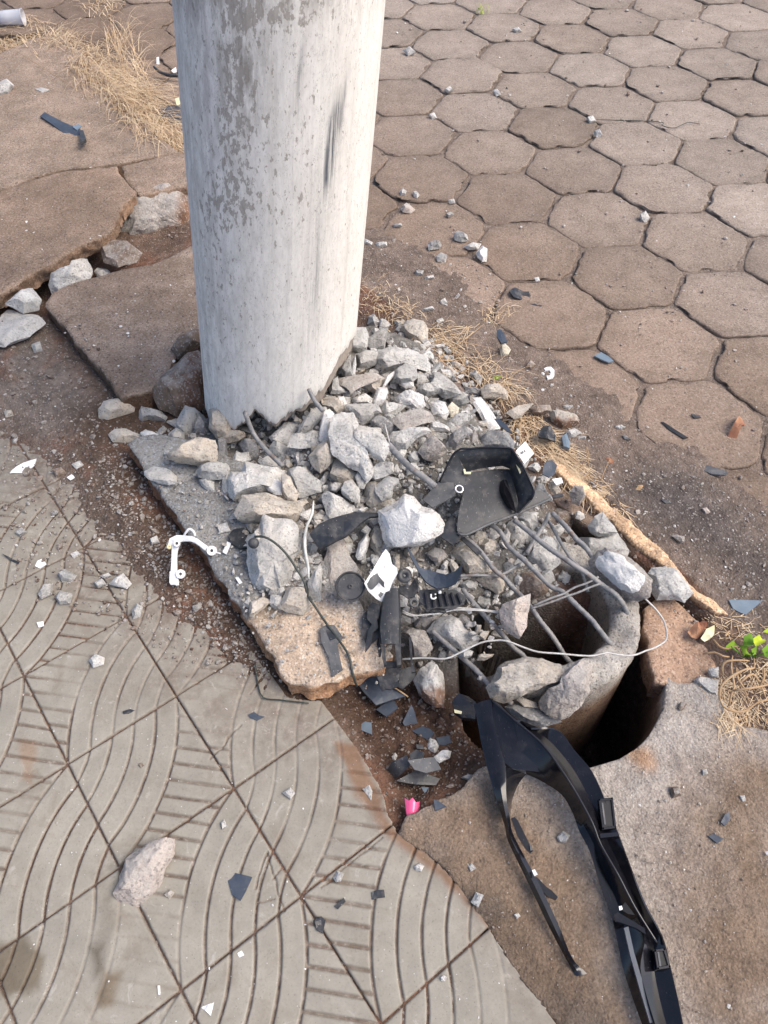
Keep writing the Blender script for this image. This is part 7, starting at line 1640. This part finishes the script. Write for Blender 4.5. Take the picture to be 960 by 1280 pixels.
wd = empty('weed', U(937, 822, .0)); tag(wd, 'small green weed with one yellow leaf at the right picture edge', 'weed')
def leaf(name, pts, z, mixk, lift=.012):
    px = np.array([Vz(x, y) for x, y in pts]); P = np.array([U(a, b, z) for a, b in px]); c = P.mean(0)
    n = 10; ring = P; V = [c+[0, 0, lift*.2]]; 
    for f_ in (.4, .75, 1.0): V += [c+(p-c)*f_+np.array([0, 0, lift*(f_**2)*math.sin(i*2.1)*.6+lift*.25*f_]) for i, p in enumerate(ring)]
    m = len(ring); F = [(0, 1+i, 1+(i+1) % m) for i in range(m)]
    for k in range(2): F += [(1+k*m+i, 1+(k+1)*m+i, 1+(k+1)*m+(i+1) % m, 1+k*m+(i+1) % m) for i in range(m)]
    V = np.array(V); nn = len(V); F2 = F+[tuple(nn+i for i in f[::-1]) for f in F]; V = np.concatenate([V, V-[0, 0, .0008]])
    mesh_np('leaf', V, F2, M_green, True, attrs={'mixk': np.full(len(V), mixk)}, parent=wd)
leaf('leaf', [(680, 395), (720, 378), (765, 390), (785, 415), (760, 445), (710, 450), (680, 430)], .055, 1.0)
leaf('leaf', [(600, 380), (650, 365), (690, 385), (690, 440), (655, 475), (610, 450)], .045, .05)
leaf('leaf', [(450, 460), (500, 425), (550, 435), (560, 460), (510, 490), (455, 490)], .03, .25)
leaf('leaf', [(595, 420), (612, 440), (640, 520), (670, 545), (620, 545), (600, 510)], .04, .3)
leaf('leaf', [(660, 490), (700, 475), (715, 510), (680, 540), (655, 520)], .035, .15)
leaf('leaf', [(750, 490), (800, 450), (860, 440), (900, 480), (860, 540), (790, 540)], .04, .1)
leaf('leaf', [(760, 340), (810, 310), (870, 330), (850, 380), (790, 370)], .035, .5)
leaf('leaf', [(560, 450), (600, 470), (625, 520), (600, 545), (575, 510)], .03, .2)
for a, b in [((620, 560), (640, 420)), ((620, 560), (730, 420)), ((620, 560), (500, 460)), ((630, 560), (690, 510)), ((640, 560), (830, 500))]:
    tube('stem', [(*Vz(*a), .0), (*Vz((a[0]+b[0])/2, (a[1]+b[1])/2), .03), (*Vz(*b), .045)], .0013, M_green, parent=wd, nseg=5)
blades('green_shoot', 'tiny green grass shoot in a far paver joint', [(603, 16, 26, 4, .05, (0, 0), .1)], 15, M_green, kind=None, wide=.0012)
blades('green_shoot', 'tiny green sprout in the dry grass behind the long white flake', [(622, 478, 10, 2, .02, (0, 0), .1)], 16, M_green, kind=None, wide=.0016)
for o in COL.objects:
    if o.name.startswith('green_shoot'): o['category'] = 'grass shoot'
